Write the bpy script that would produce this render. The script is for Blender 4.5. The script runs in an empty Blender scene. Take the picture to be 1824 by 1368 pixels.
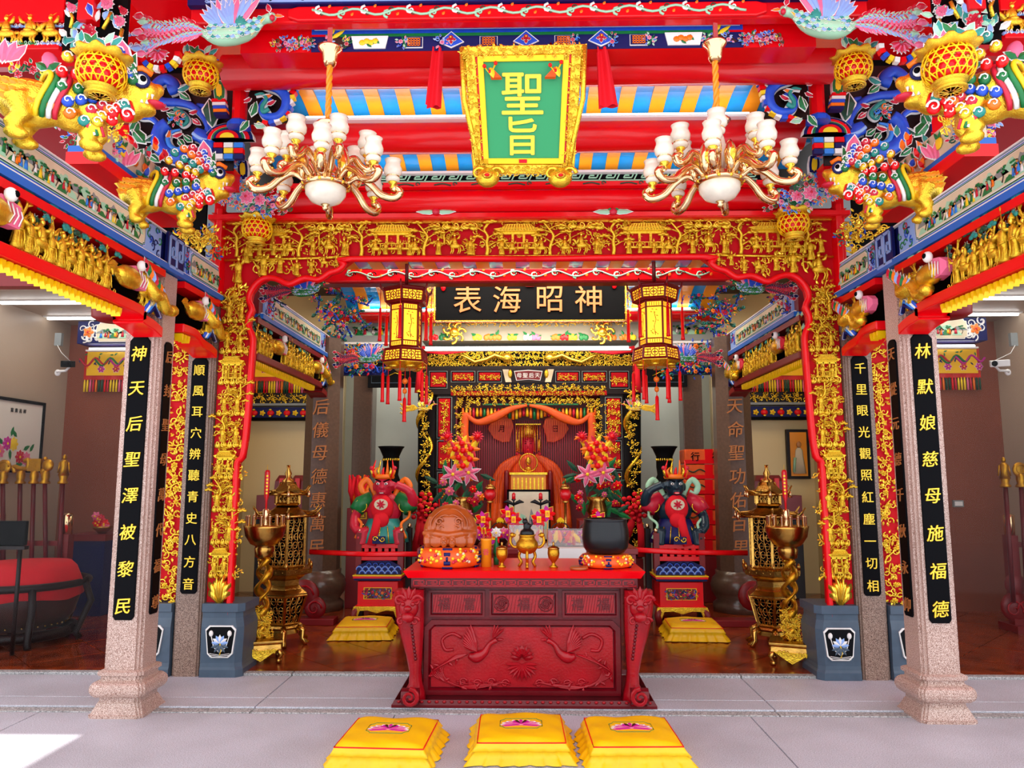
import bpy, math, random
from mathutils import Vector, Matrix, Euler, noise
random.seed(7)
rnd = random.random
def ru(a, b): return a + (b - a) * rnd()
PI = math.pi
SC = bpy.context.scene
COL = SC.collection
# ---------------------------------------------------------------- camera
FPX = 1330.0; YAW = math.radians(1.15); PIT = math.radians(7.1); CH = 1.6
cd = bpy.data.cameras.new('camera'); cam = bpy.data.objects.new('camera', cd); COL.objects.link(cam)
cd.sensor_width = 36.0; cd.lens = FPX / 1824 * 36; cd.clip_end = 200
cam.location = (0, 0, CH); cam.rotation_euler = (PI / 2 + PIT, 0, YAW)
SC.camera = cam
# ---------------------------------------------------------------- world, sun, lights, exposure
SC.view_settings.view_transform = 'Standard'; SC.view_settings.look = 'None'
SC.view_settings.gamma = 1; SC.view_settings.use_curve_mapping = False
SC.view_settings.exposure = 0.0
w = bpy.data.worlds.new('sky'); SC.world = w; w.use_nodes = True
bg = w.node_tree.nodes['Background']; bg.inputs[0].default_value = (0.90, 0.95, 1.0, 1); bg.inputs[1].default_value = 2.25
sl = bpy.data.lights.new('sun', 'SUN'); sl.energy = 7.0; sl.angle = math.radians(0.6); sl.color = (1, .97, .92)
so = bpy.data.objects.new('sun', sl); COL.objects.link(so)
so.rotation_euler = Vector((1.6, -.35, -2.9)).to_track_quat('-Z', 'Y').to_euler()
def area(name, loc, rot, sx, sy, e, col=(1, 1, 1)):
    l = bpy.data.lights.new(name, 'AREA'); l.shape = 'RECTANGLE'; l.size = sx; l.size_y = sy; l.energy = e; l.color = col
    o = bpy.data.objects.new(name, l); COL.objects.link(o); o.location = loc; o.rotation_euler = rot
    return o
# tube and downlight pools of the halls; the rear wall pair is added fill
area('hall_ceiling_lamp', (0, 7.6, 4.25), (math.radians(28), 0, 0), 3.2, .9, 120, (1, .93, .82))
area('shrine_downlight', (0, 9.0, 3.55), (math.radians(30), 0, 0), 2.2, .3, 28, (1, .86, .62))
area('rear_wall_fill', (-2.0, 10.4, 3.5), (math.radians(35), 0, 0), .6, .2, 16, (1, .97, .9))  # added fill light to brighten the grey rear wall, no lamp hangs here
area('rear_wall_fill', (2.0, 10.4, 3.5), (math.radians(35), 0, 0), .6, .2, 16, (1, .97, .9))
area('side_hall_lamp', (-3.7, 8.6, 3.9), (0, 0, 0), 1.2, 1.6, 26, (1, .8, .5))
area('side_hall_lamp', (3.7, 8.6, 3.9), (0, 0, 0), 1.2, 1.6, 26, (1, .8, .5))
area('left_room_lamp', (-5.0, 7.6, 3.44), (0, 0, 0), .8, 2.0, 12, (1, .93, .85))
area('right_room_lamp', (5.0, 7.6, 3.44), (0, 0, 0), .8, 2.0, 12, (1, .93, .85))
def W(px, py, Y):
    x = (px - 912) / FPX; z = -(py - 684) / FPX; y = 1.0
    y, z = y * math.cos(PIT) - z * math.sin(PIT), y * math.sin(PIT) + z * math.cos(PIT)
    x, y = x * math.cos(YAW) - y * math.sin(YAW), x * math.sin(YAW) + y * math.cos(YAW)
    t = Y / y
    return Vector((x * t, Y, CH + z * t))
# ---------------------------------------------------------------- materials
def lin(h):
    h = h.lstrip('#'); c = [int(h[i:i + 2], 16) / 255 for i in (0, 2, 4)]
    return [x / 12.92 if x <= .04045 else ((x + .055) / 1.055) ** 2.4 for x in c] + [1]
MATS = {}
def mk(name, col, rough=.5, metal=0, var=.0, vscale=8, bump=0, bscale=60, coat=0, emit=0, alpha=1, trans=0, ecol=None, spec=.5):
    m = bpy.data.materials.new(name); m.use_nodes = True; nt = m.node_tree; b = nt.nodes['Principled BSDF']
    c = lin(col); b.inputs['Base Color'].default_value = c; b.inputs['Roughness'].default_value = rough
    b.inputs['Metallic'].default_value = metal; b.inputs['Coat Weight'].default_value = coat; b.inputs['Coat Roughness'].default_value = .12
    b.inputs['Specular IOR Level'].default_value = spec
    b.inputs['Alpha'].default_value = alpha; b.inputs['Transmission Weight'].default_value = trans
    if emit: b.inputs['Emission Color'].default_value = lin(ecol or col); b.inputs['Emission Strength'].default_value = emit
    if var or bump:
        tc = nt.nodes.new('ShaderNodeTexCoord')
    if var:
        n = nt.nodes.new('ShaderNodeTexNoise'); n.inputs['Scale'].default_value = vscale; n.inputs['Detail'].default_value = 4
        r = nt.nodes.new('ShaderNodeValToRGB')
        r.color_ramp.elements[0].position = .3; r.color_ramp.elements[1].position = .7
        r.color_ramp.elements[0].color = [x * (1 - var) for x in c[:3]] + [1]
        r.color_ramp.elements[1].color = [min(1, x * (1 + var * .6)) for x in c[:3]] + [1]
        nt.links.new(tc.outputs['Object'], n.inputs['Vector']); nt.links.new(n.outputs['Fac'], r.inputs[0]); nt.links.new(r.outputs[0], b.inputs['Base Color'])
    if bump:
        n = nt.nodes.new('ShaderNodeTexNoise'); n.inputs['Scale'].default_value = bscale; n.inputs['Detail'].default_value = 3
        bp = nt.nodes.new('ShaderNodeBump'); bp.inputs['Strength'].default_value = bump; bp.inputs['Distance'].default_value = .01
        nt.links.new(tc.outputs['Object'], n.inputs['Vector']); nt.links.new(n.outputs['Fac'], bp.inputs['Height']); nt.links.new(bp.outputs[0], b.inputs['Normal'])
    MATS[name] = m; return m
mk('gold', '#ffcf3a', .27, .8, var=.22, vscale=25, bump=.35, bscale=90)
mk('gold_smooth', '#ffd248', .2, .85, var=.1, vscale=6, bump=.12, bscale=30)
mk('gold_paint', '#ffd000', .35, .25)
mk('brass', '#c99a4a', .25, 1, var=.3, vscale=12, bump=.15, bscale=50)
mk('rose_gold', '#f0cc9a', .12, 1)
mk('chrome', '#d8d4d0', .12, 1)
mk('red', '#ee0010', .35, 0, coat=.2, spec=.3)
mk('red_beam', '#ee0010', .35, 0, var=.08, vscale=3, coat=.35, bump=.05, bscale=6, spec=.25)
mk('red_back', '#c80014', .6, spec=.2)
mk('dark_red', '#7c0810', .4)
mk('red_cloth', '#e6001e', .8, bump=.2, bscale=40)
mk('rosewood', '#64020f', .34, 0, var=.3, vscale=5, bump=.15, bscale=40, coat=.12, spec=.3)
mk('rosewood_light', '#a00616', .3, 0, var=.2, vscale=9, bump=.2, bscale=60, coat=.15, spec=.3)
mk('dark_wood', '#160404', .4, 0, spec=.3)
mk('black', '#020206', .55, 0, spec=.08)
mk('matte_black', '#040405', .7, spec=.1)
mk('blue', '#1a52d4', .4, var=.15, vscale=20)
mk('navy', '#0a1258', .5, spec=.3)
mk('sky_blue', '#2f86e8', .35)
mk('pale_blue', '#8fb4f0', .4)
mk('moulding_blue', '#1468c8', .4)
mk('green', '#0c7a3c', .4, var=.2, vscale=20)
mk('dark_green', '#0c4a34', .45)
mk('pale_green', '#a8dcb8', .45)
mk('teal', '#1f8f86', .4)
mk('white', '#f6f4f0', .5)
mk('cream', '#e4d6b4', .55, var=.12, vscale=7)
mk('pink', '#f07098', .45)
mk('crimson', '#d01838', .4)
mk('orange', '#ff7a10', .4)
mk('yellow', '#ffd820', .45)
mk('magenta', '#d0189c', .6)
mk('plaque_green', '#1f9a5c', .45)
mk('board_blue', '#109ae8', .22, coat=.5)
mk('rafter_orange', '#f59a1c', .35, var=.08, vscale=4)
mk('saffron', '#f2a200', .62, var=.12, vscale=10, bump=.25, bscale=25)
mk('satin', '#ffc400', .45, var=.08, vscale=6, bump=.2, bscale=18)
mk('tube_glow', '#ffffff', .5, emit=9)
mk('alabaster', '#efe6d2', .18, 0, var=.12, vscale=14, coat=.5)
mk('tan_skin', '#b4521a', .3, 0, var=.2, vscale=8, coat=.3)
mk('skin', '#c8884c', .4)
mk('slate', '#46586a', .42, 0, var=.12, vscale=14)
mk('panel_black', '#03050a', .5, spec=.15)
mk('white_plaster', '#b8a48e', .45, var=.04, vscale=2)
mk('red_tile', '#8c4c38', .28, var=.12, vscale=1.5)
mk('grey_wall', '#b4b6aa', .3, var=.06, vscale=2)
mk('cream_wall', '#e8cf94', .4)
mk('lantern_paper', '#ffd23c', .6, emit=1.5, ecol='#ffb020')
mk('orange_silk', '#f05a10', .5, var=.2, vscale=8, bump=.3, bscale=22)
mk('red_silk', '#d01810', .45, var=.2, vscale=6, bump=.3, bscale=14)
mk('acrylic', '#ffffff', .05, 0, alpha=.25)
mk('glass', '#000000', .02, 0, alpha=.10, spec=.5)
mk('candle_red', '#d80818', .3, coat=.4)
mk('bowl_black', '#17181c', .28, .4)
mk('brown_pillar', '#5c4436', .28, 0, var=.2, vscale=30, coat=.3)
mk('paper', '#ece6d8', .6)
mk('grey_paint', '#8c9290', .5)
mk('bronze_gold', '#c89020', .3, .9, var=.3, vscale=30, bump=.3, bscale=80)
mk('text_gold', '#ffd23a', .35, .35)
mk('text_bronze', '#b8703a', .5, .3)
mk('board_cream', '#8f8a7a', .6)
mk('drum_wood', '#3a1a14', .35, 0, var=.3, vscale=6)
def granite(name, c0, c1, c2, sc, rough=.5, stain=None):
    m = bpy.data.materials.new(name); m.use_nodes = True; nt = m.node_tree; b = nt.nodes['Principled BSDF']
    tc = nt.nodes.new('ShaderNodeTexCoord')
    v = nt.nodes.new('ShaderNodeTexNoise'); v.inputs['Scale'].default_value = sc; v.inputs['Detail'].default_value = 2
    r = nt.nodes.new('ShaderNodeValToRGB'); e = r.color_ramp.elements
    e[0].position = .34; e[0].color = lin(c0); e[1].position = .66; e[1].color = lin(c2)
    k = e.new(.48); k.color = lin(c1)
    n = nt.nodes.new('ShaderNodeTexNoise'); n.inputs['Scale'].default_value = 1.3; n.inputs['Detail'].default_value = 6
    mx = nt.nodes.new('ShaderNodeMixRGB'); mx.blend_type = 'MULTIPLY'; mx.inputs[0].default_value = .55
    r2 = nt.nodes.new('ShaderNodeValToRGB'); r2.color_ramp.elements[0].position = .35; r2.color_ramp.elements[0].color = (.66, .64, .62, 1); r2.color_ramp.elements[1].position = .6
    L = nt.links.new
    L(tc.outputs['Object'], v.inputs['Vector']); L(v.outputs['Fac'], r.inputs[0]); L(tc.outputs['Object'], n.inputs['Vector'])
    L(n.outputs['Fac'], r2.inputs[0]); L(r.outputs[0], mx.inputs[1]); L(r2.outputs[0], mx.inputs[2]); L(mx.outputs[0], b.inputs['Base Color'])
    b.inputs['Roughness'].default_value = rough
    MATS[name] = m
granite('granite_pink', '#6e4c42', '#bb9484', '#ecd8ce', 230, .35)
granite('granite_brown', '#4a342c', '#8a6c5c', '#b49c8c', 200, .3)
granite('granite_grey', '#a2a4ac', '#c2c4ce', '#d8dae4', 160, .5)
granite('granite_edge', '#7c7c7c', '#a8a8a8', '#d0d0d0', 90, .6)
granite('tile_brown', '#6e2c14', '#8c3818', '#a0441e', 6, .16)
# ---------------------------------------------------------------- mesh builder
class MB:
    def __init__(s, mat='red'):
        s.v = []; s.f = []; s.mi = []; s.sm = []; s.mats = []; s.M = Matrix(); s.mat(mat)
    def mat(s, n):
        if n not in s.mats: s.mats.append(n)
        s.c = s.mats.index(n); return s
    def at(s, x=0, y=0, z=0, rx=0, ry=0, rz=0, sc=1):
        S = Matrix.Diagonal((sc, sc, sc, 1)) if not isinstance(sc, tuple) else Matrix.Diagonal((*sc, 1))
        s.M = Matrix.Translation((x, y, z)) @ Euler((rx, ry, rz)).to_matrix().to_4x4() @ S; return s
    def add(s, vs, fs, smooth=False):
        n = len(s.v); M = s.M
        s.v += [M @ Vector(p) for p in vs]
        for f in fs: s.f.append([n + i for i in f]); s.mi.append(s.c); s.sm.append(smooth)
    def box(s, x0, x1, y0, y1, z0, z1):
        s.add([(x, y, z) for x in (x0, x1) for y in (y0, y1) for z in (z0, z1)],
              [(0, 1, 3, 2), (4, 6, 7, 5), (0, 4, 5, 1), (2, 3, 7, 6), (0, 2, 6, 4), (1, 5, 7, 3)])
    def cbox(s, c, d): s.box(c[0] - d[0] / 2, c[0] + d[0] / 2, c[1] - d[1] / 2, c[1] + d[1] / 2, c[2] - d[2] / 2, c[2] + d[2] / 2)
    def lathe(s, prof, n=16, c=(0, 0, 0), smooth=True, ph=0, sx=1, sy=1):
        vs = []; fs = []
        for r, z in prof:
            for i in range(n):
                a = 2 * PI * i / n + ph; vs.append((c[0] + r * math.cos(a) * sx, c[1] + r * math.sin(a) * sy, c[2] + z))
        for j in range(len(prof) - 1):
            for i in range(n):
                k = (i + 1) % n; fs.append((j * n + i, j * n + k, (j + 1) * n + k, (j + 1) * n + i))
        fs.append(list(range(n))[::-1]); fs.append([(len(prof) - 1) * n + i for i in range(n)])
        s.add(vs, fs, smooth)
    def tube(s, pts, r, n=6, flat=1.0, smooth=True, closed=False):
        pts = [Vector(p) for p in pts]; N = len(pts)
        if not hasattr(r, '__len__'): r = [r] * N
        vs = []; fs = []; up = Vector((0, -1, 0))
        for i in range(N):
            if closed: t = pts[(i + 1) % N] - pts[i - 1]
            else: t = pts[min(i + 1, N - 1)] - pts[max(i - 1, 0)]
            if t.length < 1e-7: t = Vector((0, 0, 1))
            t.normalize(); b = t.cross(up)
            if b.length < .15: b = t.cross(Vector((1, 0, 0)))
            b.normalize(); c = b.cross(t).normalized()
            for k in range(n):
                a = 2 * PI * k / n; vs.append(pts[i] + (b * math.cos(a) + c * math.sin(a) * flat) * r[i])
        for i in range(N if closed else N - 1):
            j = (i + 1) % N
            for k in range(n):
                l = (k + 1) % n; fs.append((i * n + k, i * n + l, j * n + l, j * n + k))
        if not closed: fs.append(list(range(n))[::-1]); fs.append([(N - 1) * n + i for i in range(n)])
        s.add(vs, fs, smooth)
    def ell(s, c, r, n=8, m=5, rot=None, smooth=True):
        if not hasattr(r, '__len__'): r = (r, r, r)
        R = Euler(rot).to_matrix() if rot else None
        vs = [Vector((0, 0, -r[2]))]
        for j in range(1, m):
            t = -PI / 2 + PI * j / m
            for i in range(n):
                a = 2 * PI * i / n; vs.append(Vector((r[0] * math.cos(t) * math.cos(a), r[1] * math.cos(t) * math.sin(a), r[2] * math.sin(t))))
        vs.append(Vector((0, 0, r[2]))); fs = []
        for i in range(n):
            k = (i + 1) % n; fs.append((0, 1 + k, 1 + i)); e = len(vs) - 1; q = 1 + (m - 2) * n; fs.append((e, q + i, q + k))
            for j in range(m - 2): fs.append((1 + j * n + i, 1 + j * n + k, 1 + (j + 1) * n + k, 1 + (j + 1) * n + i))
        C = Vector(c); s.add([(R @ p if R else p) + C for p in vs], fs, smooth)
    def prism(s, pts, y0, y1, bev=0):
        """outline in x,z extruded along y (y0 is the front)"""
        n = len(pts); A = sum(pts[i][0] * pts[(i + 1) % n][1] - pts[(i + 1) % n][0] * pts[i][1] for i in range(n))
        if A < 0: pts = pts[::-1]
        vs = [(p[0], y0, p[1]) for p in pts] + [(p[0], y1, p[1]) for p in pts]
        fs = [list(range(n)), list(range(2 * n - 1, n - 1, -1))] + [(i, n + i, n + (i + 1) % n, (i + 1) % n) for i in range(n)]
        s.add(vs, fs)
    def prismx(s, pts, x0, x1):
        """outline in y,z extruded along x"""
        n = len(pts)
        vs = [(x0, p[0], p[1]) for p in pts] + [(x1, p[0], p[1]) for p in pts]
        s.add(vs, [list(range(n)), list(range(2 * n - 1, n - 1, -1))] + [(i, n + i, n + (i + 1) % n, (i + 1) % n) for i in range(n)])
    def prismz(s, pts, z0, z1):
        n = len(pts)
        vs = [(p[0], p[1], z0) for p in pts] + [(p[0], p[1], z1) for p in pts]
        s.add(vs, [list(range(n))[::-1], list(range(n, 2 * n))] + [(i, (i + 1) % n, n + (i + 1) % n, n + i) for i in range(n)])
    def loft(s, rings, smooth=False, cap=True):
        n = len(rings[0]); vs = [p for r in rings for p in r]; fs = []
        for j in range(len(rings) - 1):
            for i in range(n):
                k = (i + 1) % n; fs.append((j * n + i, j * n + k, (j + 1) * n + k, (j + 1) * n + i))
        if cap: fs.append(list(range(n))[::-1]); fs.append([(len(rings) - 1) * n + i for i in range(n)])
        s.add(vs, fs, smooth)
    def grid(s, fn, nu, nv, smooth=True):
        vs = [fn(i / nu, j / nv) for j in range(nv + 1) for i in range(nu + 1)]; a = nu + 1
        s.add(vs, [(j * a + i, j * a + i + 1, (j + 1) * a + i + 1, (j + 1) * a + i) for j in range(nv) for i in range(nu)], smooth)
    # ---- carving vocabulary, local frame: x right, z up, -y to the viewer
    def leaf(s, x, z, ang, L, w, d=.012, y=0, edge=None):
        c = math.cos(ang); q = math.sin(ang)
        def pt(u, v, h): return (x + u * c - v * q, y - h, z + u * q + v * c)
        if edge:
            cc = s.c; s.mat(edge)
            s.add([pt(-L * .07, 0, 0), pt(L * .3, w * .62, d * .2), pt(L * .7, w * .5, d * .2), pt(L * 1.08, 0, 0), pt(L * .7, -w * .5, d * .2), pt(L * .3, -w * .62, d * .2)], [(0, 5, 4, 3, 2, 1)])
            s.c = cc
        s.add([pt(0, 0, d * .3), pt(L * .33, w * .5, d * .3), pt(L * .7, w * .38, d * .3), pt(L, 0, d * .3), pt(L * .7, -w * .38, d * .3), pt(L * .33, -w * .5, d * .3), pt(L * .35, 0, d), pt(L * .7, 0, d * .8)],
              [(0, 6, 1), (1, 6, 7, 2), (2, 7, 3), (3, 7, 4), (4, 7, 6, 5), (5, 6, 0)], False)
    def flower(s, x, z, r, pm, cm='yellow', y=0, n=7, edge='white', d=.02):
        for k, (rr, m) in enumerate(((r, pm), (r * .62, pm))):
            for i in range(n):
                a = 2 * PI * (i + .5 * k) / n; s.mat(m); s.leaf(x, z, a, rr, rr * .75, d * (1 + k * .6), y - k * d * .5, edge)
        s.mat(cm); s.ell((x, y - d * 1.6, z), (r * .2, d * .6, r * .2), 6, 4)
    def spiral(s, x, z, r, a0, turns, rad, y=0, n=14, k=1, flat=.6):
        pts = []; rs = []
        for i in range(n + 1):
            t = i / n; a = a0 + k * turns * 2 * PI * t; q = r * (1 - t) ** .8 + .001
            pts.append((x + q * math.cos(a), y, z + q * math.sin(a))); rs.append(rad * (1 - .65 * t))
        s.tube(pts, rs, 6, flat)
    def mesh(s, name):
        me = bpy.data.meshes.new(name); me.from_pydata([tuple(p) for p in s.v], [], s.f)
        for m in s.mats: me.materials.append(MATS[m])
        me.polygons.foreach_set('material_index', s.mi); me.polygons.foreach_set('use_smooth', s.sm); me.update()
        return me
def link(name, me, parent=None, loc=None, rot=None, sc=None):
    o = bpy.data.objects.new(name, me); COL.objects.link(o)
    if loc is not None: o.location = loc
    if rot is not None: o.rotation_euler = rot
    if sc is not None: o.scale = (sc, sc, sc) if not hasattr(sc, '__len__') else sc
    if parent:
        o.parent = parent; o.matrix_parent_inverse = WM(parent).inverted() if parent.get('_w') else Matrix()
    return o
def WM(o):
    m = Matrix.LocRotScale(o.location, o.rotation_euler, o.scale)
    if o.parent: m = WM(o.parent) @ o.matrix_parent_inverse @ m
    return m
def build(name, mb, parent=None, bevel=0, remesh=0, smooth_it=0, loc=None):
    me = mb.mesh(name)
    if remesh or bevel:
        o = bpy.data.objects.new('tmp', me); COL.objects.link(o)
        if remesh:
            m = o.modifiers.new('r', 'REMESH'); m.mode = 'VOXEL'; m.voxel_size = remesh; m.use_smooth_shade = True
            if smooth_it: q = o.modifiers.new('s', 'SMOOTH'); q.iterations = smooth_it; q.factor = .5
        if bevel:
            m = o.modifiers.new('b', 'BEVEL'); m.width = bevel; m.segments = 2; m.limit_method = 'ANGLE'; m.angle_limit = .6; m.use_clamp_overlap = True
        dg = bpy.context.evaluated_depsgraph_get(); me2 = bpy.data.meshes.new_from_object(o.evaluated_get(dg)); me2.name = name
        bpy.data.objects.remove(o); bpy.data.meshes.remove(me); me = me2
        if remesh and not me.materials: me.materials.append(MATS[mb.mats[0]])
    return link(name, me, parent, loc)
def tag(o, label, cat, group=None, kind=None):
    if label: o['label'] = label
    if cat: o['category'] = cat
    if group: o['group'] = group
    if kind: o['kind'] = kind
    return o
def thing(name, label, cat, loc=(0, 0, 0), group=None, world=True):
    """an Empty at the thing's base; world=True lets its parts be given in world coordinates"""
    o = bpy.data.objects.new(name, None); COL.objects.link(o); o.location = loc
    if world: o['_w'] = 1
    return tag(o, label, cat, group)
def struct(name, mb, bevel=0, parent=None):
    o = build(name, mb, parent, bevel)
    if not parent: o['kind'] = 'structure'
    return o
KIDS = {}
def kids(o):
    return [c for c in COL.objects if c.parent == o]
def copy_tree(o, loc, rz=None, sc=None, label=None, group=None, _src=None):
    src = _src if _src is not None else kids_map(o)
    c = o.copy(); COL.objects.link(c); c.location = loc
    if rz is not None: c.rotation_euler = (c.rotation_euler[0], c.rotation_euler[1], rz)
    if sc is not None: c.scale = (sc, sc, sc) if not hasattr(sc, '__len__') else sc
    if label: c['label'] = label
    if group: c['group'] = group
    def rec(a, b):
        for ch in src.get(a.name, ()):
            d = ch.copy(); COL.objects.link(d); d.parent = b; rec(ch, d)
    rec(o, c); return c
def kids_map(o):
    m = {}
    st = [o]; allo = {}
    for q in COL.objects:
        if q.parent: allo.setdefault(q.parent.name, []).append(q)
    while st:
        a = st.pop(); ch = allo.get(a.name, [])
        if ch: m[a.name] = ch; st += ch
    return m
def spline(pts, k=5):
    P = [Vector(p) for p in pts]; P = [P[0] * 2 - P[1]] + P + [P[-1] * 2 - P[-2]]; out = []
    for i in range(1, len(P) - 2):
        for j in range(k):
            t = j / k; a, b, c, d = P[i - 1], P[i], P[i + 1], P[i + 2]
            out.append(.5 * ((2 * b) + (c - a) * t + (2 * a - 5 * b + 4 * c - d) * t * t + (3 * b - a - 3 * c + d) * t ** 3))
    out.append(P[-2]); return out
# ---------------------------------------------------------------- lettering
TX = {}
def glyph(ch, bold=.012, depth=.02):
    """unit-size character centred on the origin, in the x,z plane facing -y"""
    key = (ch, bold, depth)
    if key in TX: return TX[key]
    cu = bpy.data.curves.new('glyph', 'FONT'); cu.body = ch; cu.size = 1; cu.extrude = depth; cu.offset = 0; cu.resolution_u = 3
    o = bpy.data.objects.new('glyph', cu); COL.objects.link(o)
    dg = bpy.context.evaluated_depsgraph_get(); me = bpy.data.meshes.new_from_object(o.evaluated_get(dg))
    vs = [Vector(v.co) for v in me.vertices]; fs = [list(p.vertices) for p in me.polygons]
    bpy.data.objects.remove(o); bpy.data.meshes.remove(me)
    if vs:
        x0 = min(v.x for v in vs); x1 = max(v.x for v in vs); y0 = min(v.y for v in vs); y1 = max(v.y for v in vs)
        vs = [(v.x - (x0 + x1) / 2, -v.z, v.y - (y0 + y1) / 2) for v in vs]
    TX[key] = (vs, fs); return TX[key]
def letter(parent, ch, loc, size, mat, rz=0, sx=1, bold=.014, name='character', depth=.03, rx=0, slant=0):
    mb = MB(mat); vs, fs = glyph(ch, bold, depth); vs = [(v[0] * sx + slant * v[2], v[1], v[2]+slant*.5*v[0]) for v in vs]
    for a, b in ((0, 0), (bold * .7, 0), (-bold * .7, 0), (0, bold * .5), (0, -bold * .5))[:5 if bold > .003 else 1]: mb.add([(v[0] + a, v[1] + abs(a + b) * .2, v[2] + b) for v in vs], fs)
    me = mb.mesh(name)
    return link(name, me, parent, loc, (rx, 0, rz), size)
# ================================================================ SETTING
YT = 6.30   # where the tiled hall floor begins
fl = MB('granite_edge'); fl.box(-12, 12, -6, 12.5, -.2, -.03)
floor = struct('floor', fl)
def slab(x0, x1, y0, y1, z1, mat='granite_grey', z0=-.03, name='stone_slab'):
    m = MB(mat); g = .004; m.box(x0 + g, x1 - g, y0 + g, y1 - g, z0, z1); return build(name, m, floor, bevel=.004)
for (y0, y1) in ((-6, .6), (.6, 2.6), (2.6, 3.9), (3.9, 5.30)):
    for (x0, x1) in ((-12, -6.2), (-6.2, -3.35), (-3.35, -.9), (-.9, 1.5), (1.5, 4.1), (4.1, 12)): slab(x0, x1, y0, y1, 0)
for x0, x1 in ((-12, -5), (-5, -1.9), (-1.9, 1.7), (1.7, 4.9), (4.9, 12)):
    slab(x0, x1, 5.30, 5.40, .004, 'granite_edge', name='stone_edging'); slab(x0, x1, 5.40, 5.62, .012); slab(x0, x1, 5.62, 6.22, .012)
    slab(x0, x1, 6.22, 6.30, .03, 'granite_edge', name='step_edging')
gm = MB('matte_black'); gm.box(-6, 6, 6.3, 12, -.03, .022); build('grout_bed', gm, floor)
tm = {}
T = .60
for i in range(-16, 30):
    for j in range(-18, 30):
        cx = (i - j) * T * .7071; cy = 6.05 + (i + j) * T * .7071
        if cy < YT - .4 or cy > 11.4 or abs(cx) > 5.9: continue
        h = T * .7071 - .005; q = [(cx, cy - h), (cx + h, cy), (cx, cy + h), (cx - h, cy)]
        out = []
        for k in range(4):
            a, b = q[k], q[(k + 1) % 4]; ia, ib = a[1] >= YT, b[1] >= YT
            if ia: out.append(a)
            if ia != ib: t = (YT - a[1]) / (b[1] - a[1]); out.append((a[0] + t * (b[0] - a[0]), YT))
        if len(out) < 3: continue
        m = MB('tile_brown'); m.prismz(out, .02, .03 + ru(-.0006, .0006)); build('floor_tile', m, floor)
m = MB('grey_wall'); m.box(-4.2, 4.2, 11.2, 11.35, 0, 5.2); wb = struct('wall_back', m)
for s, nm in ((-1, 'left'), (1, 'right')):
    m = MB('white_plaster'); m.box(*sorted((s * 5.75, s * 5.9)), 6.3, 9.3, .0, 4.2); struct('wall_' + nm, m)
    m = MB('red_tile'); m.box(*sorted((s * 3.98, s * 5.75)), 9.15, 9.3, 0, 4.2); wr = struct('wall_rear_' + nm, m)
    m = MB('cream_wall'); m.box(*sorted((s * 2.6, s * 4.1)), 10.5, 10.62, 0, 4.6); struct('wall_side_hall_' + nm, m)
    m = MB('cream_wall'); m.box(*sorted((s * 3.98, s * 4.1)), 9.15, 10.5, 0, 4.2); struct('wall_partition_' + nm, m)
    m = MB('white_plaster'); m.box(*sorted((s * 3.3, s * 5.9)), 6.35, 9.15, 3.5, 3.6); struct('ceiling_' + nm, m)
    m = MB('dark_red'); m.box(*sorted((s * 3.25, s * 6.6)), 6.22, 6.34, 3.24, 3.5); m.mat('dark_red'); m.box(*sorted((s * 3.25, s * 6.6)), 6.2, 6.3, 3.5, 5.2)
    struct('trim_' + ('1' if s < 0 else '2'), m)
    m = MB('glass'); m.box(*sorted((s * 3.34, s * 5.75)), 6.36, 6.372, .04, 3.24); struct('window_' + ('1' if s < 0 else '2'), m)
    for yy in (6.9, 7.8, 8.6):
        m = MB('tube_glow'); m.box(*sorted((s * 4.6, s * 5.7)), yy, yy + .035, 3.46, 3.485)
        t = thing('ceiling_tube_light', 'white tube light on the ceiling of the %s side room, %s' % (nm, {6.9: 'nearest the glass front', 7.8: 'middle of three', 8.6: 'nearest the rear wall'}[yy]), 'light', (s * 5.1, yy, 3.49))
        build('tube', m, t); m = MB('white'); m.box(*sorted((s * 4.55, s * 5.74)), yy - .02, yy + .055, 3.485, 3.5); build('holder', m, t)
m = MB('dark_wood'); m.box(-7, 7, 6.9, 12, 5.2, 5.3); struct('ceiling', m)
# porch roof over the pillars, open to the sky over the court; unseen left slab added, edges cut to frame the floor sun patch
m = MB('red_beam'); m.box(-5.72, 9, 2.6, 6.9, 5.3, 5.42); m.box(-9.5, -5.72, 5.5, 6.9, 5.3, 5.42); struct('roof_porch_sun_mask', m)
m = MB('dark_wood'); m.box(-4.2, 4.2, 9.0, 11.2, 4.2, 4.3); struct('ceiling_hall', m)
# ================================================================ PILLARS
def section(h, e=.028):
    c = [(h, h - e), (h - e * .45, h - e), (h - e * .45, h - e * .45), (h - e, h - e * .45), (h - e, h)]
    out = []
    for k in range(4):
        a = k * PI / 2
        for x, y in c: out.append((x * math.cos(a) - y * math.sin(a), x * math.sin(a) + y * math.cos(a)))
    return out
def loft_sections(m, cx, cy, rows, e=.028, sharp=False):
    m.loft([[(cx + x, cy + y, z) for x, y in section(h, e)] for h, z in rows])
def board_outline(w, z0, z1):
    """couplet board outline, rounded shoulders"""
    n = w * .32; return [(-w + n * .7, z0), (w - n * .7, z0), (w, z0 + n), (w, z1 - n * 1.6), (w * .78, z1 - n * .8), (w * .7, z1 - n * .35), (w * .3, z1), (-w * .3, z1), (-w * .7, z1 - n * .35), (-w * .78, z1 - n * .8), (-w, z1 - n * 1.6), (-w, z0 + n)]
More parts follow.
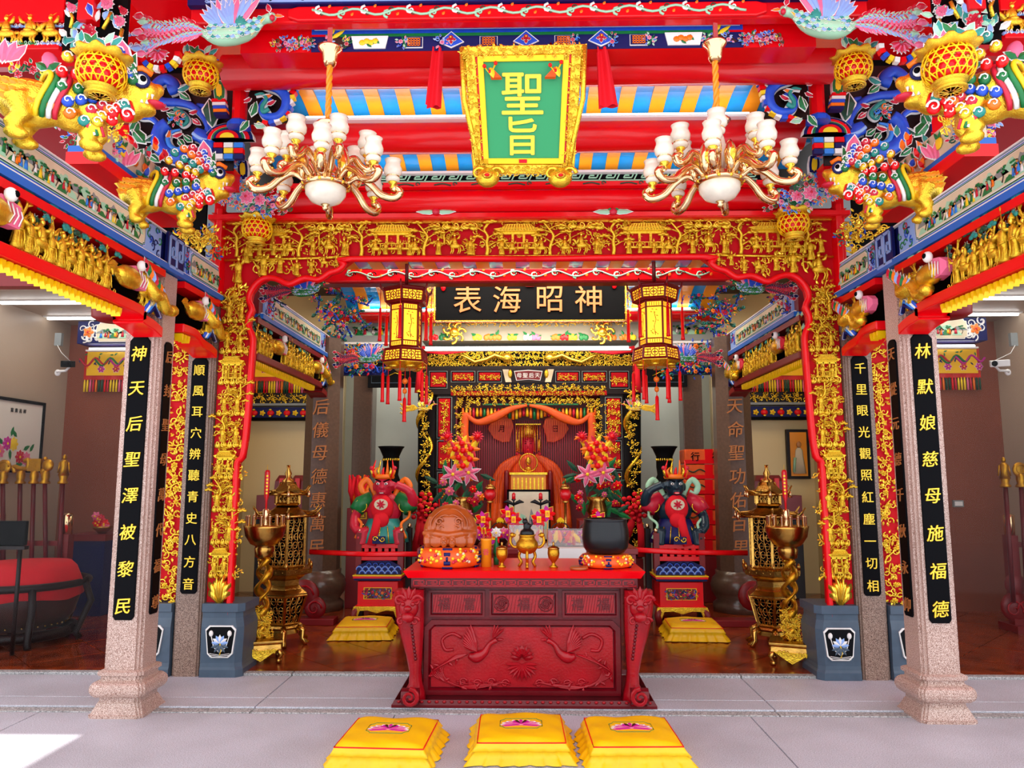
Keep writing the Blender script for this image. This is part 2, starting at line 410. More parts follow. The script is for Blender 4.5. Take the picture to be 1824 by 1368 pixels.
def couplet(parent, cx, cy, w, z0, z1, text, size, rz=0, mat='text_gold', bold=.02, sx=1, slant=0):
    m = MB('black'); m.at(cx, cy, 0, rz=rz); m.prism(board_outline(w, z0, z1), -.012, .006); b = build('couplet_board', m, parent, bevel=.004)
    n = len(text); top = z1 - size * .95 - w * .25; bot = z0 + size * .75 + w * .1
    d = Vector((0, -.016, 0)); d.rotate(Euler((0, 0, rz)))
    for i, ch in enumerate(text):
        letter(b, ch, Vector((cx, cy, top + (bot - top) * i / (n - 1))) + d, size, mat, rz, sx, bold, slant=slant)
TXT = {-1: ('神天后聖澤被黎民', '后封聖母萬代福尊', '順風耳穴辨聽青史八方音'), 1: ('林默娘慈母施福德', '天從元德千秋永仰', '千里眼光觀照紅塵一切相')}
AX, AY, BX, BY = 2.76, 5.34, 2.75, 6.29
for s in (-1, 1):
    side = 'left' if s < 0 else 'right'
    t = thing('stone_pillar', 'speckled pink granite pillar nearest the viewer on the %s, moulded foot, black couplet boards' % side, 'pillar', (s * AX, AY, 0), 'front granite pillars')
    m = MB('granite_pink'); loft_sections(m, s * AX, AY, [(.185, .0), (.185, .018), (.178, .022), (.15, .085), (.142, .095), (.142, .125)]); build('foot', m, t)
    m = MB('granite_pink'); rows = [(.142, .125), (.150, .128)]
    for k in range(9): a = PI * k / 8; rows.append((.158 + .034 * math.sin(a), .178 - .05 * math.cos(a)))
    rows += [(.150, .232), (.142, .24), (.142, .262), (.158, .268), (.158, .290), (.135, .30)]
    loft_sections(m, s * AX, AY, rows, .03); build('base_moulding', m, t)
    m = MB('granite_pink'); loft_sections(m, s * AX, AY, [(.13, .298), (.13, 3.08)], .036); build('shaft', m, t)
    couplet(t, s * AX, AY - .13, .073, .63, 2.60, TXT[s][0], .115, bold=.012, slant=.12)
    couplet(t, s * (AX - .13), AY + .005, .055, .65, 2.58, TXT[s][1], .10, rz=(PI / 2 if s < 0 else -PI / 2), mat='text_bronze', bold=.006, slant=.12)
    t = thing('stone_pillar', 'slender brown granite pillar between gilt panels on the %s, eleven gold characters' % side, 'pillar', (s * BX, BY, 0), 'rear granite pillars')
    m = MB('granite_brown'); loft_sections(m, s * BX, BY, [(.118, .012), (.118, 3.12)], .03); build('shaft', m, t)
    couplet(t, s * BX, BY - .118, .068, .66, 2.60, TXT[s][2], .098, bold=.010)
    # slate plinths under the gilt panels
    for q, (x0, x1) in enumerate(((2.30, 2.625), (2.875, 3.30))):
        t = thing('slate_plinth', 'blue grey slate plinth with lotus panel, %s of %s rear pillar' % (('hall side' if q == 0 else 'outer side'), side), 'plinth', (s * (x0 + x1) / 2, 6.3, .012), 'slate plinths')
        a, b = sorted((s * x0, s * x1))
        m = MB('slate'); hw = (b - a) / 2; mx = (a + b) / 2
        rings = []
        for k, z in ((1.06, .012), (1.06, .07), (1.0, .09), (.97, .12), (.99, .20), (1.03, .33), (1.04, .40), (.97, .45), (.93, .47), (.93, .515), (1.06, .52), (1.06, .585)):
            hx = hw * k if q == 0 else hw * k; y0 = 6.3 - .13 * k - .01; y1 = 6.3 + .2 * k; ch = .045
            e0, e1 = mx - hx, mx + hx
            if q == 0:
                if s < 0: e0 = a
                else: e1 = b
            else:
                if s < 0: e1 = b
                else: e0 = a
            rings.append([(e0, y0, z), (e1 - (ch if s < 0 and q == 0 else 0), y0, z), (e1, y0 + ch, z), (e1, y1, z), (e0, y1, z), (e0, y0 + .001, z)] if s < 0 else
                         [(e0 + (ch if q == 0 else 0), y0, z), (e1, y0, z), (e1, y0 + .001, z), (e1, y1, z), (e0, y1, z), (e0, y0 + ch, z)])
        m.loft(rings); build('block', m, t, bevel=.004)
        cx = mx; m = MB('white'); W_ = hw * .70
        def oc(w_, z0, z1, c): return [(cx - w_ * .8 + c, z0), (cx + w_ * .8 - c, z0), (cx + w_ * .82, z0 + c), (cx + w_, z1 - c), (cx + w_ - c, z1), (cx - w_ + c, z1), (cx - w_, z1 - c), (cx - w_ * .82, z0 + c)]
        yf = 6.3 - .152
        m.prism(oc(W_ + .01, .165, .415, .03), yf - .004, yf + .03); build('panel_border', m, t)
        m = MB('panel_black'); m.prism(oc(W_, .175, .405, .03), yf - .007, yf); pn = build('panel', m, t)
        m = MB('pale_blue'); m.at(cx, yf - .008, .28, sc=.62)
        for k in range(7): m.mat('white' if k % 2 else 'pale_blue'); m.leaf(0, .0, PI * (.02 + k / 6.2), .11, .05, .02)
        for k in range(5): m.mat('slate'); m.leaf(0, -.02, -PI * (.1 + k / 5), .12, .045, .015)
        m.mat('gold_paint'); m.tube([(0, 0, 0), (.02, 0, -.08), (0, 0, -.15)], .008)
        for k in (-1, 1): m.mat('white'); m.tube([(0, 0, -.12), (k * .08, 0, -.05), (k * .12, 0, .1)], .006); m.ell((k * .12, 0, .12), (.03, .015, .04))
        for k in range(3): m.tube([(-.13, 0, -.13 - k * .02), (0, 0, -.15 - k * .015), (.13, 0, -.13 - k * .02)], .004, 4)
        build('carved_lotus', m, pn)
# ================================================================ carved vocabulary shared by the gilt work
def person_mesh(name, var, mats):
    g, skin, trim = mats; m = MB(g); rr = random.Random(var)
    lean = (rr.random() - .5) * .25
    if var % 4 == 3:      # rider on a horse
        m.ell((0, 0, .36), (.26, .11, .13)); m.tube([(-.22, 0, .42), (-.34, 0, .62), (-.42, 0, .60)], [.08, .06, .04])
        for x in (-.18, -.1, .14, .22): m.tube([(x, 0, .34), (x + .04, -.02, .16), (x - .02, 0, 0)], [.045, .035, .03], 5)
        m.tube([(.24, 0, .4), (.36, 0, .34), (.4, 0, .15)], [.05, .04, .01], 5); z0 = .42; m.mat(trim); m.ell((0, -.02, .44), (.13, .12, .08)); m.mat(g)
        m.lathe([(.10, z0), (.12, z0 + .12), (.08, z0 + .3), (.05, z0 + .34)], 7, (lean * .3, 0, 0))
    else:
        z0 = 0; pr = [(.17, 0), (.15, .10), (.11, .3), (.12, .42), (.14, .55), (.11, .68), (.05, .74)]
        m.lathe(pr, 8, (0, 0, 0), sy=.7); m.mat(trim)
        m.tube([(-.13, -.05, .42), (0, -.11, .40), (.13, -.05, .42)], .022, 5); m.tube([(.02, -.12, .4), (.05, -.13, .2), (.04, -.12, .06)], [.02, .025, .01], 5)
        for k in range(3): m.tube([(-.11 + k * .1, -.09, .33), (-.13 + k * .12, -.12, .03)], [.01, .016], 4)
    zt = (z0 + .34) if var % 4 == 3 else .74
    m.mat(skin); m.ell((lean * .3, -.02, zt + .09), (.065, .065, .085)); m.mat(g)
    hv = rr.randrange(3)
    if hv == 0: m.lathe([(.075, 0), (.07, .04), (.03, .12), (.01, .16)], 7, (lean * .3, 0, zt + .12))
    elif hv == 1: m.cbox((lean * .3, 0, zt + .17), (.14, .08, .06)); m.tube([(-.12, 0, zt + .19), (.12, 0, zt + .19)], .015, 4)
    else:
        m.ell((lean * .3, 0, zt + .17), (.05, .05, .05)); m.mat(trim); m.tube([(.03, 0, zt + .18), (.12, 0, zt + .27)], [.012, .004], 4); m.mat(g)
    sh = zt - .08
    for k in (-1, 1):
        up = rr.choice((-.22, -.1, .16)); ex = (k * (.14 + rr.random() * .14), -.10, sh + up)
        m.mat(g); m.tube([(k * .1, -.02, sh), (k * .17, -.07, sh + up * .3 - .03), ex], [.05, .055, .035], 6); m.mat(skin); m.ell(ex, .028, 5, 4)
        if rr.random() < .5: m.mat(trim); m.tube([(ex[0], ex[1], ex[2] - .4), (ex[0] + k * .03, ex[1], ex[2] + .32)], .012, 4); m.leaf(ex[0] + k * .03, ex[2] + .3, PI / 2, .12, .07, .02, -ex[1] * 0 + ex[1])
    m.mat(trim); m.tube([(-.16, .03, sh + .1), (-.24, .03, sh - .2), (-.3, .03, sh - .1)], [.02, .03, .01], 5, .4)
    return m.mesh(name)
def tree_mesh(name, seed, trunk, leafm, edge=None):
    r = random.Random(seed); m = MB(trunk)
    p = [(0, 0, 0)]; x = 0
    for k in range(1, 6): x += (r.random() - .5) * .28; p.append((x, -.02 * k, k * .2))
    p = spline(p, 3); m.tube(p, [.055 * (1 - .6 * i / len(p)) for i in range(len(p))], 6)
    ends = [p[-1]]
    for k in range(5):
        b = p[4 + k * 2 % (len(p) - 4)]; d = Vector(((-1) ** k * (.18 + r.random() * .22), -.02, .05 + r.random() * .2))
        e = b + d; m.mat(trunk); m.tube([b, b + d * .5 + Vector((0, 0, .05)), e], [.028, .02, .012], 5); ends.append(e)
    for e in ends:
        m.mat(leafm)
        for q in range(3): m.ell((e[0] + (q - 1) * .07, e[1] - .02, e[2] + .01 + (q % 2) * .03), (.075, .05, .045), 7, 4)
        for q in range(4): m.leaf(e[0], e[2] + .02, PI * (.1 + q * .25), .11, .05, .03, e[1], edge)
    return m.mesh(name)
def pavilion_mesh(name, g, roofm, dark):
    m = MB(g); m.box(-.5, .5, -.08, .08, 0, .06)
    for x in (-.42, -.14, .14, .42): m.box(x - .03, x + .03, -.06, -.01, .06, .55)
    m.box(-.46, .46, -.06, .05, .5, .58)
    for k in range(9): m.box(-.4 + k * .095, -.385 + k * .095, -.07, -.05, .06, .2)
    m.box(-.44, .44, -.075, -.045, .19, .215); m.mat(dark); m.box(-.4, .4, .02, .05, .06, .5)
    m.mat(roofm)
    m.prism([(-.62, .66), (-.5, .58), (.5, .58), (.62, .66), (.40, .70), (.3, .82), (-.3, .82), (-.40, .70)], -.12, .06)
    for k in range(13): x = -.36 + k * .06; m.tube([(x, -.115, .80), (x * 1.25, -.135, .60)], .014, 4)
    m.tube([(-.34, -.03, .84), (0, -.03, .82), (.34, -.03, .84)], .03, 6)
    for k in (-1, 1): m.spiral(k * .36, .87, .07, PI / 2, .8, .02, -.03, 9, -k)
    m.spiral(0, .90, .07, 0, 1, .03, -.03, 9)
    return m.mesh(name)
def rocks_mesh(name, g):
    m = MB(g)
    for k in range(9):
        a = PI * (.12 + .76 * k / 8); L = .8 + .2 * (k % 2)
        m.tube([(0, 0, -.05), (math.cos(a) * L * .5, -.10, math.sin(a) * .3), (math.cos(a) * L, -.05, math.sin(a) * .42 * L)], [.04, .09, .05], 6)
    return m.mesh(name)
def cloud_mesh(name, g, e):
    m = MB(g)
    for k in range(5):
        x = -.4 + k * .2; m.mat(g); m.ell((x, 0, .02 * (k % 2)), (.13, .06, .07), 7, 4)
        m.mat(e); m.spiral(x, .04, .08, -PI / 2, 1, .022, -.06, 9, (-1) ** k)
    return m.mesh(name)
def swirl_mesh(name, seed, mats, edge=None):
    """branch scroll with leaves and one bloom, about one unit square"""
    r = random.Random(seed); m = MB(mats[0]); a0 = r.random() * 6.28
    pts = [(-.45 * math.cos(a0), .02, -.45 * math.sin(a0)), (.1 * math.sin(a0), 0, -.12), (.42 * math.cos(a0 + .5), 0, .42 * math.sin(a0 + .5))]
    m.tube(spline(pts, 6), .04, 6, .7)
    for k in range(3): a = a0 + k * 2.1 + r.random(); m.mat(mats[k % len(mats)]); m.spiral(.26 * math.cos(a), .26 * math.sin(a), .18, a, 1.1, .04, -.01, 11, (-1) ** k)
    for k in range(9):
        a = r.random() * 6.28; q = .15 + r.random() * .25; m.mat(mats[1 + k % (len(mats) - 1)]); m.leaf(q * math.cos(a), q * math.sin(a), a + r.random() - .5, .22, .11, .05, -.01, edge)
    m.flower(r.random() * .3 - .15, r.random() * .3 - .15, .17, mats[-1], mats[0], -.05, 6, edge, .04)
    return m.mesh(name)
GP = [person_mesh('carved_figure', k, ('gold', 'gold_smooth', 'gold')) for k in range(6)]
GT = [tree_mesh('carved_tree', 10 + k, 'gold', 'gold') for k in range(4)]
GV = pavilion_mesh('carved_pavilion', 'gold', 'gold', 'red_back')
GR = rocks_mesh('carved_rocks', 'gold_smooth')
GC = cloud_mesh('carved_cloud', 'gold', 'gold_smooth')
GS = [swirl_mesh('carved_scroll', 30 + k, ['gold', 'gold_smooth', 'gold']) for k in range(5)]
CS = [swirl_mesh('painted_scroll', 40 + k, mm, 'white') for k, mm in enumerate((['blue', 'sky_blue', 'green', 'crimson'], ['green', 'pale_green', 'blue', 'pink'], ['sky_blue', 'teal', 'orange', 'crimson'], ['navy', 'blue', 'pale_blue', 'pink'], ['dark_green', 'green', 'yellow', 'crimson']))]
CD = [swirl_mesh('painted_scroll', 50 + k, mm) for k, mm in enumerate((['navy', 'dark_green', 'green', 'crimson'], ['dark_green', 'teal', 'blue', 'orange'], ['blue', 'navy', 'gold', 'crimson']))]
CP = [person_mesh('carved_figure', k, mm) for k, mm in enumerate((('orange', 'skin', 'green'), ('green', 'skin', 'crimson'), ('blue', 'skin', 'yellow'), ('gold', 'skin', 'red'), ('crimson', 'skin', 'pale_green')))]
CTR = [tree_mesh('carved_tree', 60 + k, 'gold', mm, 'white') for k, mm in enumerate(('dark_green', 'pale_green', 'teal'))]
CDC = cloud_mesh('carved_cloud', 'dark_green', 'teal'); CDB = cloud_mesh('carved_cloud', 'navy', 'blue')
CC = cloud_mesh('carved_cloud', 'pale_blue', 'white'); CC2 = cloud_mesh('carved_cloud', 'green', 'pale_green')
def put(me, parent, loc, sc, rz=0, ry=0, name=None):
    return link(name or me.name.split('.')[0], me, parent, loc, (0, ry, rz), sc)
def strew(parent, pool, x0, x1, z0, z1, y, size, n=None, rz=0, frame=None, jit=.25, keep=None):
    """tile carved pieces over a rectangle"""
    nx = max(1, round((x1 - x0) / size)); nz = max(1, round((z1 - z0) / size))
    for i in range(nx):
        for j in range(nz):
            x = x0 + (i + .5 + ru(-jit, jit) * .5) * (x1 - x0) / nx; z = z0 + (j + .5 + ru(-jit, jit) * .5) * (z1 - z0) / nz
            if keep and not keep(x, z): continue
            put(random.choice(pool), parent, frame(x, z) if frame else (x, y, z), size * ru(1.0, 1.25), rz, ru(0, 6.28))
# ================================================================ GILT PORTAL
YP = 6.2
path = [(940, 461), (627, 461), (614, 471), (603, 481), (587, 486), (577, 493), (566, 498), (545, 495), (532, 499), (514, 506), (493, 497), (474, 495), (458, 504), (446, 520), (443, 535), (449, 550), (443, 565), (442, 580), (450, 600), (449, 630), (444, 700), (437, 780), (431, 815), (422, 825), (419, 880), (415, 950), (411, 1030), (408, 1094)]
lp = [W(a, b, YP) for a, b in path]; lp[0].x = 0
for p in lp: p.x = min(p.x, -0.0)
port = thing('gilt_portal', 'wide red portal with gilded carved figures framing the hall opening', 'portal', (0, YP + .1, .012))
zt = W(940, 394, YP).z; xo = -2.625
for s in (-1, 1):
    poly = [(s * abs(p.x), p.z) for p in lp] + [(s * abs(xo), .585), (s * abs(xo), zt), (0, zt)]
    m = MB('red_back'); m.prism(poly, YP + .03, YP + .10); build('backing_board', m, port)
    m = MB('red'); m.tube([(s * abs(p.x), YP, p.z) for p in spline(lp, 3)], .026, 8, 1.2); build('scalloped_edge', m, port)
    # posts: stacked scenes
    z = .60; k = 0
    put(GR, port, (s * 2.50, YP, .60), (.12, .3, .5)); z = .80
    while z < 3.0:
        h = .265; xin = 2.40 if z < 1.75 else 2.36; cx = (2.60 + xin) / 2; hw = (2.60 - xin) / 2
        put(GC, port, (s * cx, YP, z + .0), (hw * 2.1, .3, .35)); kk = k % 3
        if kk == 0: put(GV, port, (s * (cx + .01), YP + .01, z + .03), (hw * 1.5, .35, .23)); put(GP[k % 6], port, (s * (cx - .03), YP - .03, z + .03), .12); put(GP[(k + 2) % 6], port, (s * (cx + .05), YP - .03, z + .03), .11)
        else:
            put(GT[k % 4], port, (s * (cx + .05 * (-1) ** k), YP, z + .02), (.25, .3, .24)); put(GP[k % 6], port, (s * (cx - .055), YP - .02, z + .02), .15); put(GP[(k + 3) % 6], port, (s * (cx + .055), YP - .025, z + .03), .135)
            put(GS[k % 5], port, (s * (cx), YP + .01, z + .19), (hw * 1.5, .15, .1))
        for q in range(5): put(GS[(k + q) % 5], port, (s * (2.40 + .042 * q), YP + .015, z + .03 + .045 * ((q * 3) % 5)), .13, 0, q * 1.3 + k)
        z += h; k += 1
    # spandrel figures
    for px, py, h in ((470, 492, .22), (500, 488, .17), (530, 492, .15), (555, 488, .14), (578, 478, .13), (600, 470, .10), (425, 505, .25), (440, 470, .2)):
        p = W(px, py, YP); put(random.choice(GP), port, (s * abs(p.x), YP - .02, p.z), h)
    for px, py, h in ((520, 478, .18), (455, 465, .24), (485, 465, .2), (560, 478, .14), (420, 520, .22), (595, 470, .1)): p = W(px, py, YP); put(random.choice(GS), port, (s * abs(p.x), YP + .01, p.z), h, 0, ru(0, 6))
    m = MB('gold'); m.tube([(s * 2.6, YP, W(0, 466, YP).z), (s * 2.0, YP, W(0, 464, YP).z), (s * 1.6, YP, W(0, 462, YP).z)], .012, 5); build('ledge', m, port)
zb = W(940, 455, YP).z; H = zt - zb
x = -2.5; k = 0
while x < 2.55:
    kk = k % 4
    if kk in (0, 2): put(GT[k % 4], port, (x, YP, zb), (.36, .35, H * .92)); put(GP[(k * 5 + 1) % 6], port, (x + .13, YP - .03, zb), .165); put(GP[(k + 4) % 6], port, (x - .12, YP - .02, zb), .15)
    elif kk == 1: put(GV, port, (x, YP, zb + .05), (.34, .4, H * .86)); put(GP[k % 6], port, (x - .05, YP - .05, zb), .13); put(GP[(k + 3) % 6], port, (x + .07, YP - .05, zb), .13); put(GP[3], port, (x + .2, YP - .03, zb), .16)
    else: put(GP[3], port, (x, YP - .03, zb + .01), .19); put(GC, port, (x, YP, zb + H * .82), (.4, .3, .4)); put(GP[(k + 1) % 6], port, (x + .13, YP - .03, zb), .17); put(GT[(k + 1) % 4], port, (x - .1, YP + .01, zb + .1), (.25, .3, H * .6))
    for q in range(3): put(GS[(k + q) % 5], port, (x - .1 + .1 * q, YP + .015, zb + H * (.30 + .28 * ((q + k) % 3))), .15, 0, q * 1.7 + k)
    x += .27; k += 1
m = MB('gold'); m.box(-2.6, 2.6, YP - .01, YP + .02, zt - .012, zt); m.box(-1.7, 1.7, YP - .01, YP + .02, zb - .012, zb - .002); build('ledge', m, port)
m = MB('red'); m.box(-2.7, 2.7, YP - .08, YP + .06, zt, zt + .035); m.box(-2.7, 2.7, YP - .04, YP + .06, zt + .035, zt + .075)
for s in (-1, 1): m.box(*sorted((s * 2.626, s * 2.70)), YP - .03, YP + .05, W(0, 535, YP).z, zt + .3)
build('outer_frame', m, port, bevel=.006)
# the narrow gilt panels outside the rear pillars, and the strip beside the portal
for s in (-1, 1):
    side = 'left' if s < 0 else 'right'
    t = thing('peony_screen', 'tall narrow gilded panel of carved peonies and birds between the two %s pillars' % side, 'panel', (s * 3.08, 6.25, .59), 'gilt peony panels')
    a, b = sorted((s * 2.875, s * 3.34))
    m = MB('red_back'); m.box(a, b, 6.24, 6.30, .60, 2.85); build('backing_board', m, t)
    z = .62
    while z < 2.8:
        for q in range(3):
            xx = 2.93 + q * .13 + ru(-.02, .02)
            put(random.choice(GS), t, (s * xx, 6.22, z + ru(-.03, .03)), ru(.14, .19), 0, ru(0, 6.28), 'carved_peony')
        z += .125
    m = MB('red'); m.box(*sorted((s * 3.33, s * 3.38)), 6.2, 6.3, .585, 3.0); build('edge_strip', m, t)
# ================================================================ SIDE BEAMS with hanging friezes
def scenery(parent, frame_mat, w, h, seed, mats=('paper', 'grey_paint', 'pale_green', 'green')):
    """flat painted landscape as thin coloured shapes in local coordinates, centred on the origin"""
    r = random.Random(seed); m = MB(mats[1])
    def hill(x, b, ww, hh, mt, y):
        m.mat(mt); pts = [(x - ww, b)] + [(x - ww + 2 * ww * k / 8, b + hh * (math.sin(PI * k / 8) * (.7 + .3 * r.random()))) for k in range(1, 8)] + [(x + ww, b)]
        m.prism(pts, y, 0)
    n = max(2, int(w / h * 1.6))
    for k in range(n): x = -w / 2 + w * (k + .5) / n; hill(x, -h * .1, w / n * .8, h * (.3 + .25 * r.random()), mats[1 + k % 2], -.0015)
    for k in range(n): x = -w / 2 + w * (k + .3) / n; hill(x, -h * .42, w / n * .45, h * (.22 + .2 * r.random()), mats[2 + k % 2], -.003)
    for k in range(n):
        x = -w / 2 + w * (k + .7) / n; z = -h * .15; m.mat('drum_wood'); m.tube([(x, -.004, z - h * .2), (x + .1 * h, -.004, z), (x, -.004, z + h * .2)], h * .02, 4)
        m.mat('green')
        for q in range(5): m.ell((x + (r.random() - .5) * h * .4, -.004, z + h * (.15 + r.random() * .2)), (h * .1, .004, h * .05), 6, 3)
    for k in range(int(w / h * 3.2)):
        x = -w * .44 + w * .88 * r.random(); z = -h * .42 + r.random() * h * .15; c = r.choice(('orange', 'crimson', 'green', 'sky_blue', 'yellow', 'white')); q = h * (.17 + .06 * r.random())
        m.mat(c); m.lathe([(q * .5, 0), (q * .4, q * .8), (q * .25, q * 1.5)], 6, (x, -.004, z), sy=.12); m.mat('skin'); m.ell((x, -.006, z + q * 1.7), (q * .22, .006, q * .25), 6, 4); m.mat('black'); m.ell((x, -.006, z + q * 1.95), (q * .2, .006, q * .12), 6, 3)
    return m
def fret_run(m, x0, x1, z0, z1, y, t, n, slant=.0):
    """key fret of raised strips"""
    h = z1 - z0; p = (x1 - x0) / n
    def bar(a, b):
        (ax, az), (bx, bz) = a, b; ax += slant * (az - z0); bx += slant * (bz - z0)
        if abs(az - bz) < 1e-6: m.prism([(ax, az - t / 2), (bx, az - t / 2), (bx, az + t / 2), (ax, az + t / 2)], y, y + .006)
        else: m.prism([(ax - t / 2, az), (ax + t / 2, az), (bx + t / 2, bz), (bx - t / 2, bz)], y, y + .006)
    for k in range(n):
        x = x0 + k * p; a = x + p * .1; b = x + p * .9; zt_ = z1 - t; zb_ = z0 + t; zm = (z0 + z1) / 2
        bar((a, zb_), (a, zt_)); bar((a, zt_), (b, zt_)); bar((b, zt_), (b, zm - h * .12)); bar((b, zm - h * .12), (x + p * .45, zm - h * .12)); bar((x + p * .45, zm - h * .12), (x + p * .45, zm + h * .12)); bar((x + p * .45, zm + h * .12), (x + p * .7, zm + h * .12)); bar((a, zb_), (b + p * .2, zb_))
def cartouche(w, h, n=.35):
    k = h * n; return [(-w + k, -h), (w - k, -h), (w - k * .8, -h + k * .5), (w - k * .2, -h + k * .6), (w, -h * .2), (w, h * .2), (w - k * .2, h - k * .6), (w - k * .8, h - k * .5), (w - k, h), (-w + k, h), (-w + k * .8, h - k * .5), (-w + k * .2, h - k * .6), (-w, h * .2), (-w, -h * .2), (-w + k * .2, -h + k * .6), (-w + k * .8, -h + k * .5)]
def side_beam(s, X, u0, u1, segs, dim, label, z0=3.09, fret=None):
    rz = PI / 2 if s < 0 else -PI / 2; f = -s
    t = thing('painted_side_beam', label, 'beam', (s * (X + .14), (u0 + u1) / 2, z0), 'painted side beams')
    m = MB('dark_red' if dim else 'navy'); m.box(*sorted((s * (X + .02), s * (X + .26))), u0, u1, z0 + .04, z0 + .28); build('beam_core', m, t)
    m = MB('moulding_blue'); m.box(*sorted((s * (X - .025), s * (X + .28))), u0, u1, z0, z0 + .045); m.mat('white'); m.box(*sorted((s * (X - .02), s * X)), u0, u1, z0 + .045, z0 + .053); m.box(*sorted((s * (X - .005), s * (X + .02))), u0, u1, z0 + .275, z0 + .285); build('blue_moulding', m, t)
    for a, b, sd in segs:
        c = (a + b) / 2; w = (b - a) / 2; zc = z0 + .162; h = .105
        def fr(): m = MB('green'); m.at(s * X, c, zc, rz=rz); return m
        m = fr(); m.mat('pale_blue'); m.prism([(-w, -h), (w, -h), (w, h), (-w, h)], -.0, .02); pb = build('painted_ground', m, t)
        m = fr()
        for k, (mt, g) in enumerate((('white', 0), ('blue', .005), ('pale_green', .012), ('dark_green', .017), ('white', .024), ('cream', .028))):
            m.mat(mt); m.prism(cartouche(w * .80 - g, h - .004 - g), -.003 - k * .0015, 0)
        build('picture_field', m, pb)
        m = scenery(None, None, w * 1.45, .15, sd); mm = MB('green'); mm.at(s * X - s * .011, c, zc, rz=rz); mm.mats = m.mats; mm.add(m.v, m.f); mm.mi = m.mi; mm.sm = m.sm; build('painted_scene', mm, pb)
        m = fr()
        for k in (-1, 1):
            for q in range(10):
                xx = k * w * ru(.83, .98); zz = ru(-h, h) * .85; m.mat(random.choice(('blue', 'crimson', 'green', 'navy'))); m.spiral(xx, zz, .03, ru(0, 6), 1, .006, -.004, 8)
        build('scroll_painting', m, pb)
    return t
def frieze(s, X, u0, u1, dim, label, nfish=2, z0=2.70, z1=3.08):
    rz = PI / 2 if s < 0 else -PI / 2
    t = thing('carved_frieze', label, 'frieze', (s * (X + .1), (u0 + u1) / 2, z0), 'carved friezes under the side beams')
    L = u1 - u0
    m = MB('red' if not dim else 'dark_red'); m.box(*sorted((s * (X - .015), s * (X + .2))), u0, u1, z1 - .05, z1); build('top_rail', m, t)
    m = MB('matte_black'); m.box(*sorted((s * (X + .12), s * (X + .14))), u0, u1, z0, z1 - .05); build('backing_board', m, t)
    pts = [(u0, z0 + .02), (u1 - .42, z0 + .02), (u1 - .3, z0 - .03), (u1 - .14, z0 - .05), (u1 - .02, z0 - .08)]
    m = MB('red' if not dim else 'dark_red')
    a, b = sorted((s * (X - .03), s * (X + .18))); n = len(pts)
    m.loft([[(a, y, z - .03), (b, y, z - .03), (b, y, z + .035), (a, y, z + .035)] for y, z in spline([(p[0], p[1], 0) for p in pts], 4) for (y, z) in ((y, z),)] if 0 else [[(a, p[0], p[1] - .035), (b, p[0], p[1] - .035), (b, p[0], p[1] + .035), (a, p[0], p[1] + .035)] for p in spline([(q[0], q[1], 0) for q in pts], 4)])
    build('red_rail', m, t, bevel=.012)
    m = MB('gold_paint'); y = u0 + .03
    while y < u1 - .5:
        m.at(s * (X + .02), y, z0 - .02); m.prismx([(-.017, 0), (.017, 0), (.012, -.03), (-.0, -.055), (-.012, -.03)], -.03, .03); y += .054
    m.at(); m.mat('dark_wood'); m.box(*sorted((s * (X + .05), s * (X + .09))), u0, u1 - .45, z0 - .05, z0 - .015); d = build('dentil_row', m, t); d['kind'] = 'stuff'
    def fr(y, z, d=0): return (s * (X + .02 - d), y, z)
    y = u0 + .06; k = 0
    fish = [u0 + L * q for q in ((.22, .78) if nfish == 2 else (.3,))]
    while y < u1 - .12:
        if min(abs(y - q) for q in fish) > .17:
            put(GP[k % 6] if k % 3 or dim else GP[3], t, fr(y, z0 + .06, .04), ru(.19, .25), rz); put(random.choice(GP), t, fr(y + .04, z0 + .10, .0), .2, rz)
            if k % 2 == 0: put(random.choice(CTR), t, fr(y, z0 + .05), (.3, .2, .33), rz); put(GC, t, fr(y, z0 + .05, .02), (.25, .3, .3), rz)
        y += .09; k += 1
    for q in fish:
        m = MB('gold'); m.at(s * X, q, z0 + .22, rz=rz)
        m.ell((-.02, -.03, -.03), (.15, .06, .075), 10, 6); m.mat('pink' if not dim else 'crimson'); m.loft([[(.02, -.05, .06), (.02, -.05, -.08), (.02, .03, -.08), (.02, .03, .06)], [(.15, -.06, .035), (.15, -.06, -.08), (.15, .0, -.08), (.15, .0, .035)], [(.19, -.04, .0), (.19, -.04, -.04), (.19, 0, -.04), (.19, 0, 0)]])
        m.mat('white')
        for j in range(4): m.tube([(.04 + j * .035, -.065, .04 - j * .01), (.06 + j * .03, -.072, -.02), (.03 + j * .035, -.065, -.07)], .004, 4)
        m.mat('gold')
        for j in range(5): m.leaf(-.16 + j * .02, .02 - j * .03, PI + .3 - j * .2, .12, .05, .02, -.03)
        fh = build('carp_head', m, t)
        m = MB('white'); m.at(s * X, q, z0 + .22, rz=rz); m.ell((.05, -.075, .065), (.036, .03, .036), 10, 7); m.mat('black'); m.ell((.055, -.10, .07), (.018, .012, .018), 8, 5); build('eye', m, fh)
    # end scroll: little dragon over blue waves
    m = MB('blue'); m.at(s * X, u1 - .17, z0 + .02, rz=rz)
    for j in range(4): m.mat(('blue', 'white', 'sky_blue', 'navy')[j]); m.tube([(-.12 + j * .02, -.02 - j * .004, .0), (-.02, -.03 - j * .004, .12 - j * .025), (.12 - j * .02, -.02 - j * .004, .0)], .014, 5)
    build('wave_carving', m, t)
    m = MB('gold'); m.at(s * (X - .02), u1 - .22, z0 + .12, rz=rz)
    m.tube(spline([(-.2, 0, .16), (-.1, -.02, .1), (-.02, -.05, .02), (.08, -.03, .04), (.16, -.04, -.04), (.24, -.04, -.03)], 5), [.03 + .02 * math.sin(PI * i / 25) for i in range(26)], 7)
